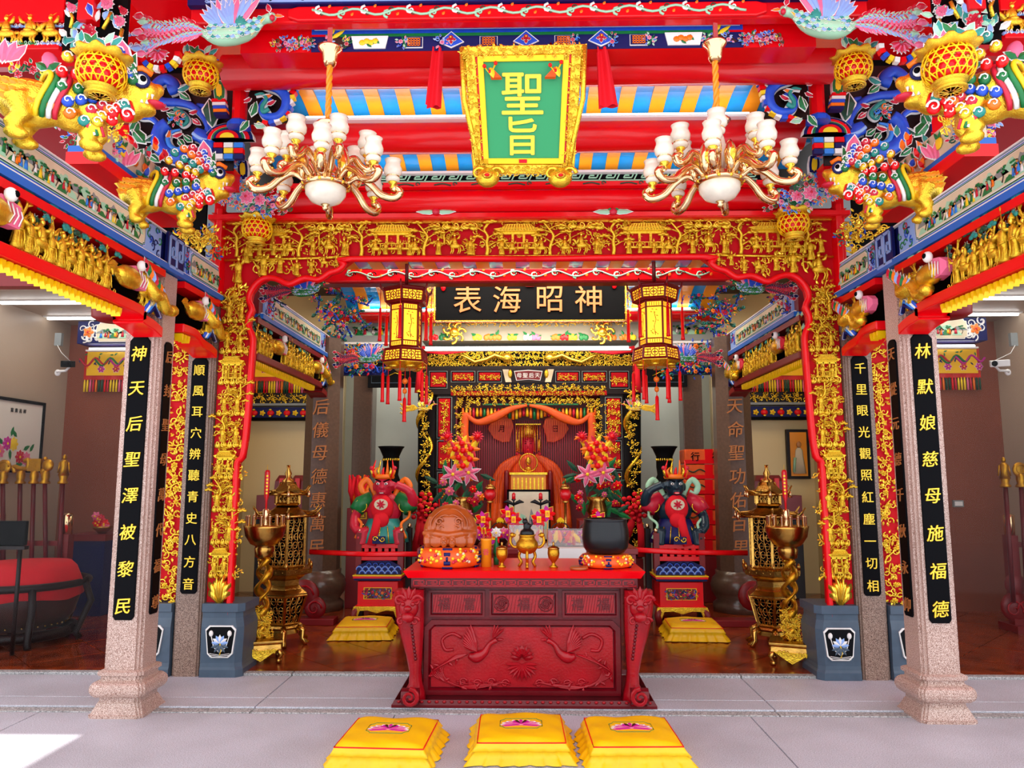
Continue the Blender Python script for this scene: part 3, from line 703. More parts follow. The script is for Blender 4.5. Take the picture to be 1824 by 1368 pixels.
    for j in range(8): m.mat(('crimson', 'green', 'orange', 'pale_blue')[j % 4]); m.leaf(-.16 + j * .03, .14 - j * .02, PI * .6 - j * .1, .10, .05, .03, -.05, 'white')
    m.mat('gold'); m.ell((.25, -.04, -.03), (.06, .05, .045)); build('dragon', m, t)
    return t
for s in (-1, 1):
    sd = 'left' if s < 0 else 'right'
    side_beam(s, 2.62, 2.9, 6.28, ((2.95, 5.14, 5), (5.52, 6.24, 9)), 0, 'blue edged side beam painted with landscapes over the %s front pillar' % sd)
    frieze(s, 2.62, 2.95, 5.2, 0, 'gilt people and goggle eyed carp under the %s side beam, before the front pillar' % sd)
    frieze(s, 2.62, 5.50, 6.15, 0, 'short carved frieze with dentils between the front and rear %s pillars' % sd, 1)
    # fret block over the pillar
    t = thing('fret_block', 'blue key fret block on the beam above the %s front pillar' % sd, 'block', (s * 2.62, 5.33, 3.1), 'fret blocks')
    m = MB('navy'); m.box(*sorted((s * 2.60, s * 2.62)), 5.2, 5.46, 3.10, 3.375); build('field', m, t)
    m = MB('pale_blue'); m.at(s * 2.598, 5.33, 3.105, rz=(PI / 2 if s < 0 else -PI / 2)); fret_run(m, -.11, .11, 0, .265, -.004, .022, 2); build('key_fret', m, t)
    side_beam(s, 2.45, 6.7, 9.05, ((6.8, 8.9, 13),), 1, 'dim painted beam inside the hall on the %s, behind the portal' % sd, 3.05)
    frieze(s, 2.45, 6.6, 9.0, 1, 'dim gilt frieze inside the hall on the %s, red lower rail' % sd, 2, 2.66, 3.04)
# ================================================================ GUARDIAN LIONS
def lion(label, loc, rz, sc, group):
    t = thing('guardian_lion', label, 'lion', (0, 0, 0), group, world=False)
    m = MB('gold')
    for c, r in (((-.25, 0, .3), (.24, .15, .17)), ((.02, 0, .34), (.22, .16, .19)), ((.26, 0, .44), (.17, .14, .17)), ((.40, -.01, .52), (.18, .14, .15)), ((.50, -.02, .545), (.09, .12, .08)), ((.48, -.02, .41), (.09, .10, .045)), ((.40, 0, .61), (.13, .12, .09)), ((.57, -.03, .575), (.045, .07, .045)), ((.36, 0, .40), (.13, .12, .1))): m.ell(c, r, 14, 9)
    for x, y in ((-.34, -.1), (.12, -.11), (-.3, .1), (.14, .1)):
        m.tube([(x, y, .3), (x + .05, y - .02, .17), (x - .02, y - .02, .07)], [.1, .065, .055], 8); m.ell((x + .03, y - .02, .035), (.09, .06, .045), 8, 5)
    m.tube([(-.42, 0, .36), (-.56, 0, .46), (-.56, 0, .62)], [.06, .05, .03], 8)
    build('body', m, t, remesh=.016, smooth_it=2)
    for k, (mt, x) in enumerate((('crimson', -.05), ('white', -.09), ('green', -.13), ('yellow', -.17))):
        m = MB(mt); pts = [(x + .04 * math.sin(a * 2), -.172 * math.cos(a), .34 + .2 * math.sin(a)) for a in [(-.9 + i * .28) for i in range(12)]]; m.tube(pts, .019, 6); build('saddle_stripe', m, t)
    cols = ('green', 'blue', 'crimson', 'orange', 'teal', 'gold', 'red')
    r = random.Random(3)
    for k in range(52):
        a = .75 + (k % 13) * .38; q = .13 + .055 * (k // 13); x = .27 - .05 * (k // 12) + .03 * r.random(); m = MB(cols[(k + k // 12) % 7])
        yy = -.155 - .012 * (k % 3); x += .04
        m.ell((x + q * .8 * math.cos(a), yy - .0, .48 + q * math.sin(a)), (.042, .035, .045), 7, 5, (0, a, 0)); m.mat('white'); m.spiral(x + q * .8 * math.cos(a), .48 + q * math.sin(a), .032, 0, 1, .007, yy - .034, 7); build('mane_curl', m, t)
    for k in range(14):
        m = MB(cols[k % 5]); a = PI * (.40 + k * .065); m.leaf(.32 - .03 * (k % 2), .56, a, .26 - .04 * (k % 3), .085, .04, -.05 - .01 * (k % 3), 'white'); build('mane_plume', m, t)
    for k in range(5):
        m = MB(('crimson', 'white', 'green', 'yellow', 'crimson')[k]); m.tube([(.17 + k * .018, -.155, .22 + k * .012), (.12 + k * .02, -.175, .15 + .01 * k), (.15 + k * .02, -.165, .10)], .013, 5); build('leg_stripe', m, t)
    for k in range(24):
        m = MB('rafter_orange'); m.leaf(-.42 + .05 * (k % 8), .26 + .06 * (k // 8), PI * .9, .07, .05, .02, -.145 + .02 * (k // 8), 'yellow'); build('body_lock', m, t)
    m = MB('white'); m.ell((.45, -.145, .58), (.045, .03, .045), 10, 7); m.mat('black'); m.ell((.46, -.170, .585), (.024, .012, .024), 8, 5); e = build('eye', m, t)
    m = MB('navy'); m.tube([(.45 + .052 * math.cos(a), -.155, .58 + .052 * math.sin(a)) for a in [i * PI / 6 for i in range(12)]], .012, 5, closed=True); build('eye_rim', m, t)
    m = MB('orange'); m.tube([(.37, -.15, .64), (.45, -.16, .665), (.52, -.14, .64)], .022, 6); build('brow', m, t)
    m = MB('crimson'); m.ell((.55, -.05, .455), (.08, .08, .025)); build('tongue', m, t)
    m = MB('white')
    for k in range(5): m.lathe([(.014, 0), (.001, -.035 if k < 3 else .035)], 5, (.46 + .035 * (k % 3), -.115, .50 if k < 3 else .425))
    build('teeth', m, t)
    m = MB('pink'); 
    for k in range(7): m.leaf(-.52 + k * .02, .50 + .01 * k, PI * (.85 - k * .09), .17, .06, .03, -.02, 'white')
    build('tail_tuft', m, t)
    m = MB('pink'); m.leaf(.32, .66, PI * .55, .24, .13, .05, -.06, 'white'); build('ear', m, t)
    m = MB('red'); m.tube([(.35, -.05, .30), (.40, -.16, .34), (.38, -.13, .40)], .022, 6); m.ell((.37, -.16, .29), (.05, .04, .05)); m.mat('white'); m.spiral(.37, .29, .045, 0, 1.2, .01, -.2); build('collar_bell', m, t)
    t.location = loc; t.rotation_euler = (0, 0, rz); t.scale = sc; return t
L0 = lion('gold lion with bright plumed mane on the beam above the left front pillar', (-2.43, 4.86, 3.27), .42, (.66, .6, .72), 'guardian lions')
copy_tree(L0, (2.43, 4.86, 3.27), -.42, (-.66, .6, .72), 'gold lion with bright plumed mane on the beam above the right front pillar')
copy_tree(L0, (-2.36, 3.62, 3.26), .5, (.70, .62, .74), 'gold lion at the left edge of the picture, nearest the viewer')
copy_tree(L0, (2.36, 3.62, 3.26), -.5, (-.70, .62, .74), 'gold lion at the right edge of the picture, nearest the viewer')
# ================================================================ ROOF: purlins, rafters, boards
def hbeam(name, label, x0, x1, y, z, r, mat='red_beam', cat='beam', group='round red purlins'):
    t = thing(name, label, cat, ((x0 + x1) / 2, y, z - r), group)
    m = MB(mat); n = 20; pts = [(y + r * math.cos(2 * PI * i / n), z + r * math.sin(2 * PI * i / n)) for i in range(n)]
    m.prismx(pts, x0, x1); o = build('beam', m, t)
    o.data.polygons.foreach_set('use_smooth', [len(p.vertices) == 4 for p in o.data.polygons]); return t
def wz(py, Y): return W(940, py, Y).z
hbeam('round_purlin', 'round glossy red purlin behind the top of the green plaque, highest of three', -2.25, 2.25, 5.22, (wz(90, 5.15) + wz(146, 5.2)) / 2, .125)
hbeam('round_purlin', 'round glossy red purlin behind the chandelier arms, middle of three', -2.2, 2.2, 5.72, (wz(212, 5.65) + wz(268, 5.7)) / 2, .125)
hbeam('round_purlin', 'round glossy red purlin just above the gilt portal, lowest of three', -2.2, 2.2, 6.12, (wz(334, 6.05) + wz(374, 6.1)) / 2, .10)
def roof_strips(Y0, Z0, Y1, Z1, x0, x1, label, dx0=.135, dx1=.115, bulge=.04, prefix=''):
    t = thing('ceiling_boards', label, 'ceiling', ((x0 + x1) / 2, Y0, Z1), 'striped ceiling boards')
    x = x0; k = 0
    while x < x1:
        w_ = dx0 if k % 2 == 0 else dx1; m = MB('board_blue' if k % 2 == 0 else 'rafter_orange'); N = 5; lo = 0 if k % 2 == 0 else -.012
        ring = []
        for i in range(N + 1):
            f = i / N; y = Y0 + (Y1 - Y0) * f; z = Z0 + (Z1 - Z0) * f + bulge * math.sin(PI * f) + lo
            ring.append([(x, y, z), (x + w_, y, z), (x + w_, y, z + .03), (x, y, z + .03)])
        m.loft(ring, smooth=False); build('blue_board' if k % 2 == 0 else 'orange_rafter', m, t); x += w_; k += 1
    return t
roof_strips(5.15, wz(128, 5.15), 5.74, wz(203, 5.74), -2.15, 2.15, 'upper row of blue boards and orange rafters behind the chandeliers')
roof_strips(5.66, wz(262, 5.7), 6.12, wz(303, 6.1), -2.15, 2.15, 'lower row of blue boards and orange rafters above the green fret', .12, .105)
def tube_light(label, x0, x1, y, z, r=.016, glow=True):
    t = thing('tube_light', label, 'light', ((x0 + x1) / 2, y, z), 'long tube lights')
    m = MB('tube_glow'); m.tube([(x0, y, z), (x1, y, z)], r, 8); build('tube', m, t)
    m = MB('white'); m.box(x0 - .03, x1 + .03, y - .03, y + .03, z - r - .016, z - r + .004); build('holder', m, t)
    return t
tube_light('white tube light along the middle purlin, below the upper striped boards', -1.75, 1.75, 5.60, wz(207, 5.6))
tube_light('thin white strip light over the green fret band', -1.6, 1.6, 5.98, wz(305, 5.98), .008)
# fret band
t = thing('fret_band', 'pale green key fret band on black below the striped boards', 'frieze', (0, 6.0, wz(325, 6.0)))
m = MB('black'); m.box(-2.1, 2.1, 6.0, 6.04, wz(326, 6), wz(306, 6)); build('field', m, t)
m = MB('pale_green'); fret_run(m, -1.9, 1.9, wz(325, 6), wz(307, 6), 5.992, .011, 26, .5); build('key_fret', m, t)
m = MB('red'); m.box(-2.2, 2.2, 5.97, 6.04, wz(334, 6), wz(326, 6)); build('red_rail', m, t)
m = MB('dark_green')
for k in range(12):
    x = -1.7 + k * .31; m.tube(spline([(x, 5.965, wz(331, 6)), (x + .07, 5.965, wz(329, 6)), (x + .14, 5.965, wz(332, 6))], 3), .006, 4)
    m.spiral(x + .17, wz(330, 6), .02, 0, 1, .006, 5.965, 8)
build('vine_painting', m, t)
for k, px in enumerate((777, 1092)):
    m = MB('green'); p = W(px, 378, 6.1)
    for j in range(5): m.mat('green' if j % 2 else 'pale_green'); m.leaf(p.x, p.z, PI * j / 4, .16 if j in (0, 4) else .09, .045, .02, p.y - .01, 'white')
    m.mat('crimson'); m.ell((p.x, p.y - .02, p.z), (.035, .02, .03)); tag(build('leaf_crest', m), 'small green leaf crest on the red rail over the portal, %s' % ('left one' if k == 0 else 'right one'), 'carving', 'leaf crests')
# red rail above portal
m = MB('red_beam'); m.box(-2.72, 2.72, 6.16, 6.3, zt + .08, wz(374, 6.15)); m.box(-2.72, 2.72, 6.1, 6.3, wz(386, 6.1), wz(378, 6.1)); tag(build('lintel_rail', m, bevel=.01), 'flat red rails lying between the lowest purlin and the gilt portal', 'beam')
# facade beams at the top
Yf = 4.72
t = thing('scroll_beam', 'red top beam painted with a pale scrolling vine, blue fret above', 'beam', (0, Yf, wz(48, Yf)))
m = MB('red_beam'); m.box(-2.3, 2.3, Yf, Yf + .09, wz(36, Yf), wz(-60, Yf)); build('beam', m, t, bevel=.015)
m = MB('red'); zc = wz(23, Yf); m.prism([(-1.62, zc - .03), (-1.55, zc - .055), (1.55, zc - .055), (1.62, zc - .03), (1.62, zc + .03), (1.55, zc + .05), (-1.55, zc + .05), (-1.62, zc + .03)], Yf - .03, Yf); build('cartouche', m, t, bevel=.01)
m = MB('pale_green'); k = 0; x = -1.45; pts = []
while x < 1.5: pts.append((x, Yf - .035, zc + .022 * math.sin(x * 2 * PI / .31))); x += .039
m.tube(pts, .0085, 5)
for k in range(19):
    x = -1.4 + k * .155; sg = (-1) ** k; m.mat('pale_green' if k % 2 else 'white'); m.spiral(x, zc + sg * .012, .032, PI * .5 * sg, 1.2, .010, -.0 + Yf - .036, 10, sg); m.mat('dark_green'); m.spiral(x + .02, zc - sg * .016, .02, 0, 1, .005, Yf - .036, 8); m.mat('orange'); m.leaf(x + .06, zc + sg * .03, 1, .03, .02, .005, Yf - .034)
build('vine_painting', m, t)
m = MB('navy'); m.box(-2.3, 2.3, Yf - .05, Yf, wz(10, Yf), wz(-50, Yf)); m.mat('pale_blue'); fret_run(m, -2.2, 2.2, wz(9, Yf), wz(-24, Yf), Yf - .056, .016, 20, .4); build('fret_course', m, t)
Yg = 4.86
t = thing('polychrome_beam', 'beam painted with blue scrolls, fruit panels and seal squares above the green plaque', 'beam', (0, Yg, wz(88, Yg)))
za, zb2 = wz(89, Yg), wz(50, Yg)
m = MB('red_beam'); m.box(-2.0, 2.0, Yg, Yg + .2, za, zb2 + .1); build('beam', m, t)
m = MB('blue'); m.box(-1.5, 1.5, Yg - .006, Yg, zb2 - .032, zb2 + .02); m.mat('green'); m.box(-1.4, 1.4, Yg - .008, Yg, zb2 - .055, zb2 - .034); m.mat('white'); m.box(-1.48, 1.48, Yg - .008, Yg, zb2 - .004, zb2); build('band', m, t)
m = MB('navy'); m.box(-1.5, 1.5, Yg - .004, Yg, za, zb2 - .05); build('field', m, t)
zc = (za + zb2) / 2 - .022; h = .036
for k in range(-3, 4):
    x = k * .26
    if k % 2 == 0 and abs(k) < 3:
        m = MB('white'); a = .09; m.prism([(x - a, zc), (x, zc - .045), (x + a, zc), (x, zc + .08)], Yg - .012, Yg); m.mat('blue'); a = .08; m.prism([(x - a, zc), (x, zc - .036), (x + a, zc), (x, zc + .07)], Yg - .016, Yg); m.flower(x, zc + .012, .035, 'crimson', 'yellow', Yg - .017, 4); build('diamond_motif', m, t)
    else:
        m = MB('white'); m.box(x - .062, x + .062, Yg - .012, Yg, zc - h - .005, zc + h + .003); m.mat('navy'); m.box(x - .058, x + .058, Yg - .015, Yg, zc - h, zc + h)
        m.mat('orange')
        for j in range(4): m.box(x - .045, x + .045, Yg - .018, Yg, zc - h * .8 + j * .017, zc - h * .8 + .007 + j * .017)
        for j in range(5): m.box(x - .042 + j * .02, x - .036 + j * .02, Yg - .018, Yg, zc - h * .8, zc + h * .8)
        build('seal_square', m, t)
for s in (-1, 1):
    m = MB('white'); x = s * 1.09; m.prism([(x - .11, zc - .042), (x + .11, zc - .042), (x + .13, zc + .05), (x - .13, zc + .05)], Yg - .014, Yg); m.mat('yellow' if s < 0 else 'orange')
    for j in range(4): m.ell((x - .05 + j * .03, Yg - .016, zc + .01 * (j % 2)), (.024, .006, .022), 8, 4)
    m.mat('green')
    for j in range(4): m.leaf(x - .02 + j * .03, zc - .01, -.6 + j, .045, .02, .004, Yg - .016)
    build('fruit_picture', m, t)
    m = MB('drum_wood'); x = s * 1.34; m.prism([(x - .12, zc), (x, zc - .045), (x + .12, zc - .02), (x + .02, zc + .06)], Yg - .012, Yg); m.mat('yellow'); m.leaf(x - .02, zc + .03, .6, .12, .03, .005, Yg - .013); m.leaf(x - .03, zc + .05, 1.1, .1, .03, .005, Yg - .013); build('brocade_wrap', m, t)
for k in range(26):
    x = -1.65 + k * .132
    if min(abs(x - j * .26) for j in range(-3, 4)) > .07 and not (.96 < abs(x) < 1.22): put(random.choice(CS), t, (x, Yg - .015, zc), (.1, .06, .1), 0, ru(0, 6))
for s in (-1, 1):
    for k in range(5): put(CS[k], t, (s * (1.52 + k * .055), Yg - .015, zc - .01 + .02 * (k % 2)), .1, 0, k)
# ================================================================ PHOENIXES
def phoenix(label, body, wingm, loc, sc, tailm=('crimson', 'pale_green', 'pale_blue', 'pink'), group='painted phoenixes'):
    t = thing('phoenix', label, 'bird', (0, 0, 0), group, world=False)
    m = MB(body); m.tube(spline([(-.28, 0, .03), (-.1, 0, -.02), (.12, 0, 0), (.26, 0, .05), (.36, 0, .15), (.46, 0, .19)], 4), [.04, .05, .07, .085, .095, .10, .1, .1, .095, .09, .085, .075, .07, .06, .055, .05, .045, .045, .045, .05, .05], 10)
    m.ell((.47, 0, .2), (.06, .045, .05)); bd = build('body', m, t)
    m = MB(body)
    for k in range(44): m.mat((body, 'teal', 'pale_blue')[k % 3] if body != 'gold' else body); m.leaf(-.2 + (k % 11) * .052 + .02 * ((k // 11) % 2), -.065 + (k // 11) * .043 + max(0, (k % 11) - 6) * .018, .1, .065, .05, .02, -.075, 'white' if body != 'gold' else None)
    o = build('scales', m, bd); o['kind'] = 'stuff'
    m = MB('white')
    for k in range(26): m.tube([(-.2 + (k % 9) * .055 + .018 * math.cos(a), -.088 - .004 * (k % 3), -.05 + (k // 9) * .05 + .018 * math.sin(a)) for a in (PI, PI * 1.25, PI * 1.5, PI * 1.75, 2 * PI)], .0035, 4)
    build('scale_lines', m, t)
    m = MB('orange'); m.leaf(.51, .2, -.1, .1, .035, .03, -.02, 'white'); m.mat('crimson'); m.ell((.49, -.03, .17), (.03, .03, .035)); m.leaf(.46, .24, 1.9, .1, .05, .03, -.02, 'white'); m.mat('white'); m.ell((.475, -.045, .215), .012); m.mat('black'); m.ell((.478, -.055, .215), .006); build('beak_and_comb', m, t)
    m = MB('yellow')
    for k in range(5): m.leaf(.42 - k * .015, .15 - k * .02, PI * 1.15 + k * .12, .14, .03, .02, -.05, 'white')
    build('neck_feathers', m, t)
    for w_ in (0, 1):
        m = MB(wingm)
        for k in range(8): a = PI * (.42 + .055 * k) - .35 * w_; m.mat(('pink', wingm, wingm)[k % 3] if k < 5 else wingm); m.leaf(.02 + w_ * .12 - k * .012, .05, a, .42 - k * .025, .07, .03, -.06 - .01 * w_ - .002 * k, 'white')
        m.mat('teal' if w_ else wingm); m.ell((.04 + w_ * .12, -.07, .12), (.07, .03, .09), 8, 5); build('wing', m, t)
    for k in range(8):
        m = MB(tailm[k % 4]); z = .08 - k * .028; pts = spline([(-.2, -.02, .02), (-.42, -.05, z + .05), (-.66, -.05, z + .04 * math.sin(k)), (-.9 + .05 * (k % 3), -.03, z * 2.2 + .03)], 5)
        m.tube(pts, .012, 5)
        for j in range(2, len(pts) - 1): 
            for q in (-1, 1): m.leaf(pts[j].x, pts[j].z, PI + q * .8, .075, .03, .015, pts[j].y, 'white' if j % 2 else None)
        m.leaf(pts[-1].x, pts[-1].z, PI, .12, .08, .03, pts[-1].y, 'white'); build('tail_feather', m, t)
    t.location = loc; t.scale = (sc, sc, sc); return t
pl = W(405, 62, 4.62)
F0 = phoenix('pale scaled phoenix with blue green wing at the upper left, facing the centre', 'pale_green', 'pale_blue', pl, .62)
copy_tree(F0, (-pl.x, pl.y, pl.z), None, (-.62, .62, .62), 'pale scaled phoenix with green wing at the upper right, facing the centre')
F2 = phoenix('small crimson and green phoenix under the scalloped edge of the portal, left', 'green', 'blue', W(540, 520, 6.7), .40, ('crimson', 'dark_green', 'navy', 'crimson'), 'inner phoenixes')
p = W(540, 520, 6.7); copy_tree(F2, (-p.x, p.y, p.z), None, (-.40, .40, .40), 'small crimson and green phoenix under the scalloped edge of the portal, right')
p = W(655, 640, 8.9); copy_tree(F2, p, None, (.42, .42, .42), 'crimson phoenix on the bracket beside the left hexagonal lantern')
copy_tree(F2, (-p.x, p.y, p.z), None, (-.42, .42, .42), 'crimson phoenix on the bracket beside the right hexagonal lantern')
# ================================================================ BLUE SCROLL BRACKETS
def scroll(t, pts, Y, r, s, mat='blue', edge='white', taper=True):
    P_ = [W(a, b, Y) for a, b in pts]; P_ = [Vector((s * abs(p.x), p.y, p.z)) for p in P_]; q = spline(P_, 5); n = len(q)
    rs = [r * (1 - .65 * (i / n) ** 2 if taper else 1) for i in range(n)]
    m = MB(edge); m.tube([v + Vector((0, .02, 0)) for v in q], [x + .006 for x in rs], 6, .5); m.mat(mat); m.tube([v + Vector((0, -.01, 0)) for v in q], rs, 10, .8); build('scroll_stem', m, t)
def leaves(t, spec, Y, s):
    for px, py, ang, L, mt in spec:
        p = W(px, py, Y); a = ang if s < 0 else PI - ang; m = MB(mt); k = Y / FPX
        m.leaf(s * abs(p.x), p.z, a, L * k, L * k * .5, .03, Y - .02, 'white'); m.mat('white'); c, q = math.cos(a), math.sin(a)
        m.tube([(s * abs(p.x) + L * k * .1 * c, Y - .05, p.z + L * k * .1 * q), (s * abs(p.x) + L * k * .85 * c, Y - .05, p.z + L * k * .85 * q)], .0035, 4); build('leaf', m, t)
for s in (-1, 1):
    sd = 'left' if s < 0 else 'right'
    Y = 5.5; t = thing('scroll_bracket', 'large blue dragon scroll bracket with green leaves above the %s pillars' % sd, 'bracket', (s * 2.4, Y, 3.9), 'large blue scroll brackets')
    scroll(t, [(302, 162), (312, 158), (308, 148), (296, 142), (282, 150), (273, 165), (278, 178), (295, 183), (320, 184), (342, 190), (360, 205), (370, 225), (372, 245)], Y, .045, s)
    scroll(t, [(372, 240), (378, 215), (368, 195), (352, 188)], Y + .02, .04, s)
    scroll(t, [(300, 222), (287, 232), (282, 250), (290, 268), (310, 280), (335, 283), (360, 275), (372, 258), (362, 245), (350, 240)], Y, .055, s, taper=False)
    scroll(t, [(268, 188), (255, 185), (246, 196), (252, 208), (268, 210), (280, 220), (276, 228)], Y, .03, s)
    scroll(t, [(330, 262), (318, 268), (305, 262), (300, 248), (308, 236), (322, 232)], Y - .01, .022, s, 'sky_blue')
    scroll(t, [(312, 195), (325, 202), (335, 215), (326, 224), (316, 216)], Y - .01, .02, s, 'teal')
    scroll(t, [(345, 238), (356, 246), (372, 250), (385, 240), (378, 232)], Y - .03, .018, s, 'pale_blue')
    leaves(t, [(262, 150, 2.0, 26, 'green'), (262, 160, -2.6, 20, 'dark_green'), (246, 195, 2.4, 24, 'green'), (247, 212, -2.0, 28, 'green'), (262, 258, 2.3, 40, 'green'), (262, 255, .6, 24, 'dark_green'), (258, 268, -2.2, 34, 'green'), (268, 278, -.6, 26, 'green'), (320, 165, .5, 26, 'teal'), (322, 168, -.6, 26, 'green'), (250, 170, 2.8, 16, 'crimson'), (252, 172, -2.6, 16, 'pink'), (288, 197, 0, 18, 'crimson'), (290, 200, 1.0, 16, 'pink'), (300, 205, -.2, 22, 'green'), (340, 205, .3, 18, 'crimson'), (345, 215, -.6, 20, 'crimson'), (310, 246, .3, 20, 'crimson'), (300, 250, 1.2, 18, 'orange'), (320, 250, -.9, 22, 'green'), (345, 255, 2.5, 22, 'green'), (345, 262, -2.4, 20, 'crimson'), (375, 180, -1.4, 56, 'dark_green'), (282, 162, 0, 14, 'orange'), (240, 245, 1.2, 28, 'green')], Y, s)
    p = W(318, 215, Y); put(CS[2], t, (s * abs(p.x), Y - .04, p.z), .15, 0, 1)
    m = MB('dark_wood'); a = W(236, 128, Y); b = W(412, 300, Y); m.box(*sorted((s * abs(a.x), s * abs(b.x))), Y + .03, Y + .05, b.z, a.z); build('dark_backing', m, t)
    # fan and drum below
    m = MB('pale_blue'); c = W(412, 240, Y)
    for k, (mt, r) in enumerate((('white', .155), ('navy', .15), ('red', .132), ('white', .108), ('green', .103), ('navy', .088), ('red', .07), ('yellow', .045))): m.mat(mt); m.at(s * abs(c.x), Y - .04 - k * .006, c.z - .06); m.prism([(r * 1.25 * math.cos(a), r * .9 * math.sin(a)) for a in [PI * i / 14 for i in range(15)]], 0, .05)
    build('fan_block', m, t)
    m = MB('navy'); m.at(); a = W(385, 258, Y)
    for k in range(9):
        q = W(392 + (k % 3) * 18, 262 + (k // 3) * 10, Y); m.mat(('red', 'white', 'sky_blue', 'navy', 'yellow')[k % 5]); m.box(s * abs(q.x) - .035, s * abs(q.x) + .035, Y - .04, Y, q.z - .02, q.z + .02)
    build('brocade_block', m, t)
    # small bracket beside the purlin
    Y = 5.3; t = thing('scroll_bracket', 'small blue scroll bracket under the highest purlin on the %s' % sd, 'bracket', (s * 1.75, Y, 4.1), 'small blue scroll brackets')
    scroll(t, [(480, 195), (470, 200), (468, 190), (475, 178), (468, 168), (455, 170)], Y - .03, .018, s, 'teal')
    scroll(t, [(452, 150), (462, 145), (478, 152), (498, 160), (510, 175), (508, 195), (495, 208), (475, 208), (466, 195), (472, 182), (485, 180)], Y, .042, s)
    scroll(t, [(500, 165), (505, 150), (520, 140), (545, 142), (548, 150)], Y, .03, s)
    scroll(t, [(450, 145), (456, 140), (470, 142), (480, 150)], Y, .022, s, 'sky_blue')
    leaves(t, [(446, 165, 2.6, 16, 'crimson'), (450, 178, -2.6, 16, 'crimson'), (450, 210, 1.3, 30, 'green'), (445, 218, -2.2, 26, 'green'), (515, 165, 1.3, 24, 'green'), (525, 150, -1, 18, 'crimson'), (478, 190, .5, 18, 'crimson'), (485, 142, .9, 16, 'pink'), (470, 176, .2, 18, 'orange'), (455, 225, -.2, 22, 'pale_green')], Y, s)
    m = MB('navy')
    for k in range(12):
        q = [(532, 152), (527, 160), (524, 168), (522, 177), (520, 186), (517, 195), (512, 204), (505, 212), (496, 218), (486, 221), (475, 222), (465, 225)][k]; q = W(q[0], q[1], Y + .02); m.mat(('white', 'blue', 'red', 'yellow')[k % 4]); m.at(s * abs(q.x), Y, q.z, ry=ru(-.6, .6)); m.box(-.022, .022, -.02, .03, -.015, .015)
    build('brocade_edge', m, t)
    m = MB('dark_wood'); m.at(); a = W(441, 136, Y); b = W(500, 215, Y); m.box(*sorted((s * abs(a.x), s * abs(b.x))), Y + .04, Y + .06, b.z, a.z); build('dark_backing', m, t)
    # short post with brocade collars
    Y = 5.4; t = thing('short_post', 'short red post with brocade collar between the blue scroll brackets on the %s' % sd, 'post', (s * 2.05, Y, 4.0), 'short red posts')
    a = W(426, 218, Y); b = W(426, 138, Y); x = s * abs(a.x)
    m = MB('red'); m.lathe([(.055, a.z), (.055, b.z)], 8, (x, Y, 0), smooth=False, ph=PI / 8); build('shaft', m, t)
    m = MB('navy'); m.lathe([(.07, b.z - .01), (.075, b.z + .03), (.05, b.z + .06)], 8, (x, Y, 0), smooth=False, ph=PI / 8); m.mat('blue'); m.lathe([(.09, a.z - .05), (.085, a.z - .01), (.06, a.z + .01)], 8, (x, Y, 0), smooth=False, ph=PI / 8); build('collar', m, t)
    for k, (px, py) in enumerate(((405, 125), (425, 125), (442, 128))): p = W(px, py, Y); put(CS[(k * 2 + 1) % 5], t, (s * abs(p.x), Y - .08, p.z), .12, 0, k)
    m = MB('yellow'); p = W(396, 168, Y)
    m.at(s * abs(p.x), Y - .05, p.z, ry=.1 * s); m.mat('white'); m.prism(cartouche(.045, .085), -.005, .03); m.mat('green'); m.prism(cartouche(.04, .078), -.01, .03); m.mat('yellow'); m.prism(cartouche(.022, .055), -.015, .03); build('yellow_plaque', m, t)
    m = MB('blue'); m.at(); 
    for k in range(5): p = W(394 + k, 185 + k * 6, Y); m.mat(('red', 'white', 'blue', 'orange', 'navy')[k]); m.box(s * abs(p.x) - .05, s * abs(p.x) + .05, Y - .06, Y, p.z - .012, p.z + .012)
    build('brocade_wrap', m, t)
    # lower pendant plaque with flowers beside the chandelier
    Y = 5.9; t = thing('corner_pendant', 'painted flower pendant with yellow tablet beside the chandelier on the %s' % sd, 'pendant', (s * 2.2, Y, 3.8), 'corner flower pendants')
    m = MB('white'); p = W(433, 302, Y); m.at(s * abs(p.x), Y, p.z, ry=.1 * s); m.prism(cartouche(.045, .095), -.005, .03); m.mat('navy'); m.prism(cartouche(.04, .088), -.01, .03); m.mat('yellow'); m.prism(cartouche(.022, .06), -.015, .03); build('yellow_tablet', m, t)
    for k, (px, py, q) in enumerate(((425, 285, .12), (412, 285, .13), (430, 330, .14), (412, 345, .15), (450, 335, .14), (470, 350, .16), (450, 370, .16), (425, 362, .14), (490, 365, .14), (510, 375, .13), (475, 378, .14), (500, 355, .14), (400, 355, .12), (385, 335, .12), (370, 330, .12), (392, 350, .12))):
        p = W(px, py, Y); put(CS[k % 5], t, (s * abs(p.x), Y - .02, p.z), q, 0, k * 1.3)
    for px, py, r_ in ((440, 352, 14), (463, 357, 11)): p = W(px, py, Y - .1); m = MB('pink'); m.flower(s * abs(p.x), p.z, r_ * Y / FPX, 'pink', 'crimson', p.y, 8, 'white', .02); build('peony', m, t)
    # red tie beams
    t = thing('tie_beam', 'flat red tie beam ending below the large blue scroll on the %s' % sd, 'beam', (s * 2.5, 5.75, 3.7), 'red tie beams')
    m = MB('red'); a = W(345, 332, 5.75); b = W(417, 299, 5.75); m.box(*sorted((s * abs(a.x), s * abs(b.x))), 5.75, 5.9, a.z, b.z); build('beam', m, t, bevel=.006)
    m = MB('green'); 
    for k in range(6): p = W(360 + k * 10, 294, 5.74); m.mat(('green', 'sky_blue', 'orange', 'pale_green')[k % 4]); m.leaf(s * abs(p.x), p.z, (-1) ** k * .4, .07, .035, .015, 5.73, 'white')
    build('leaf_trim', m, t)
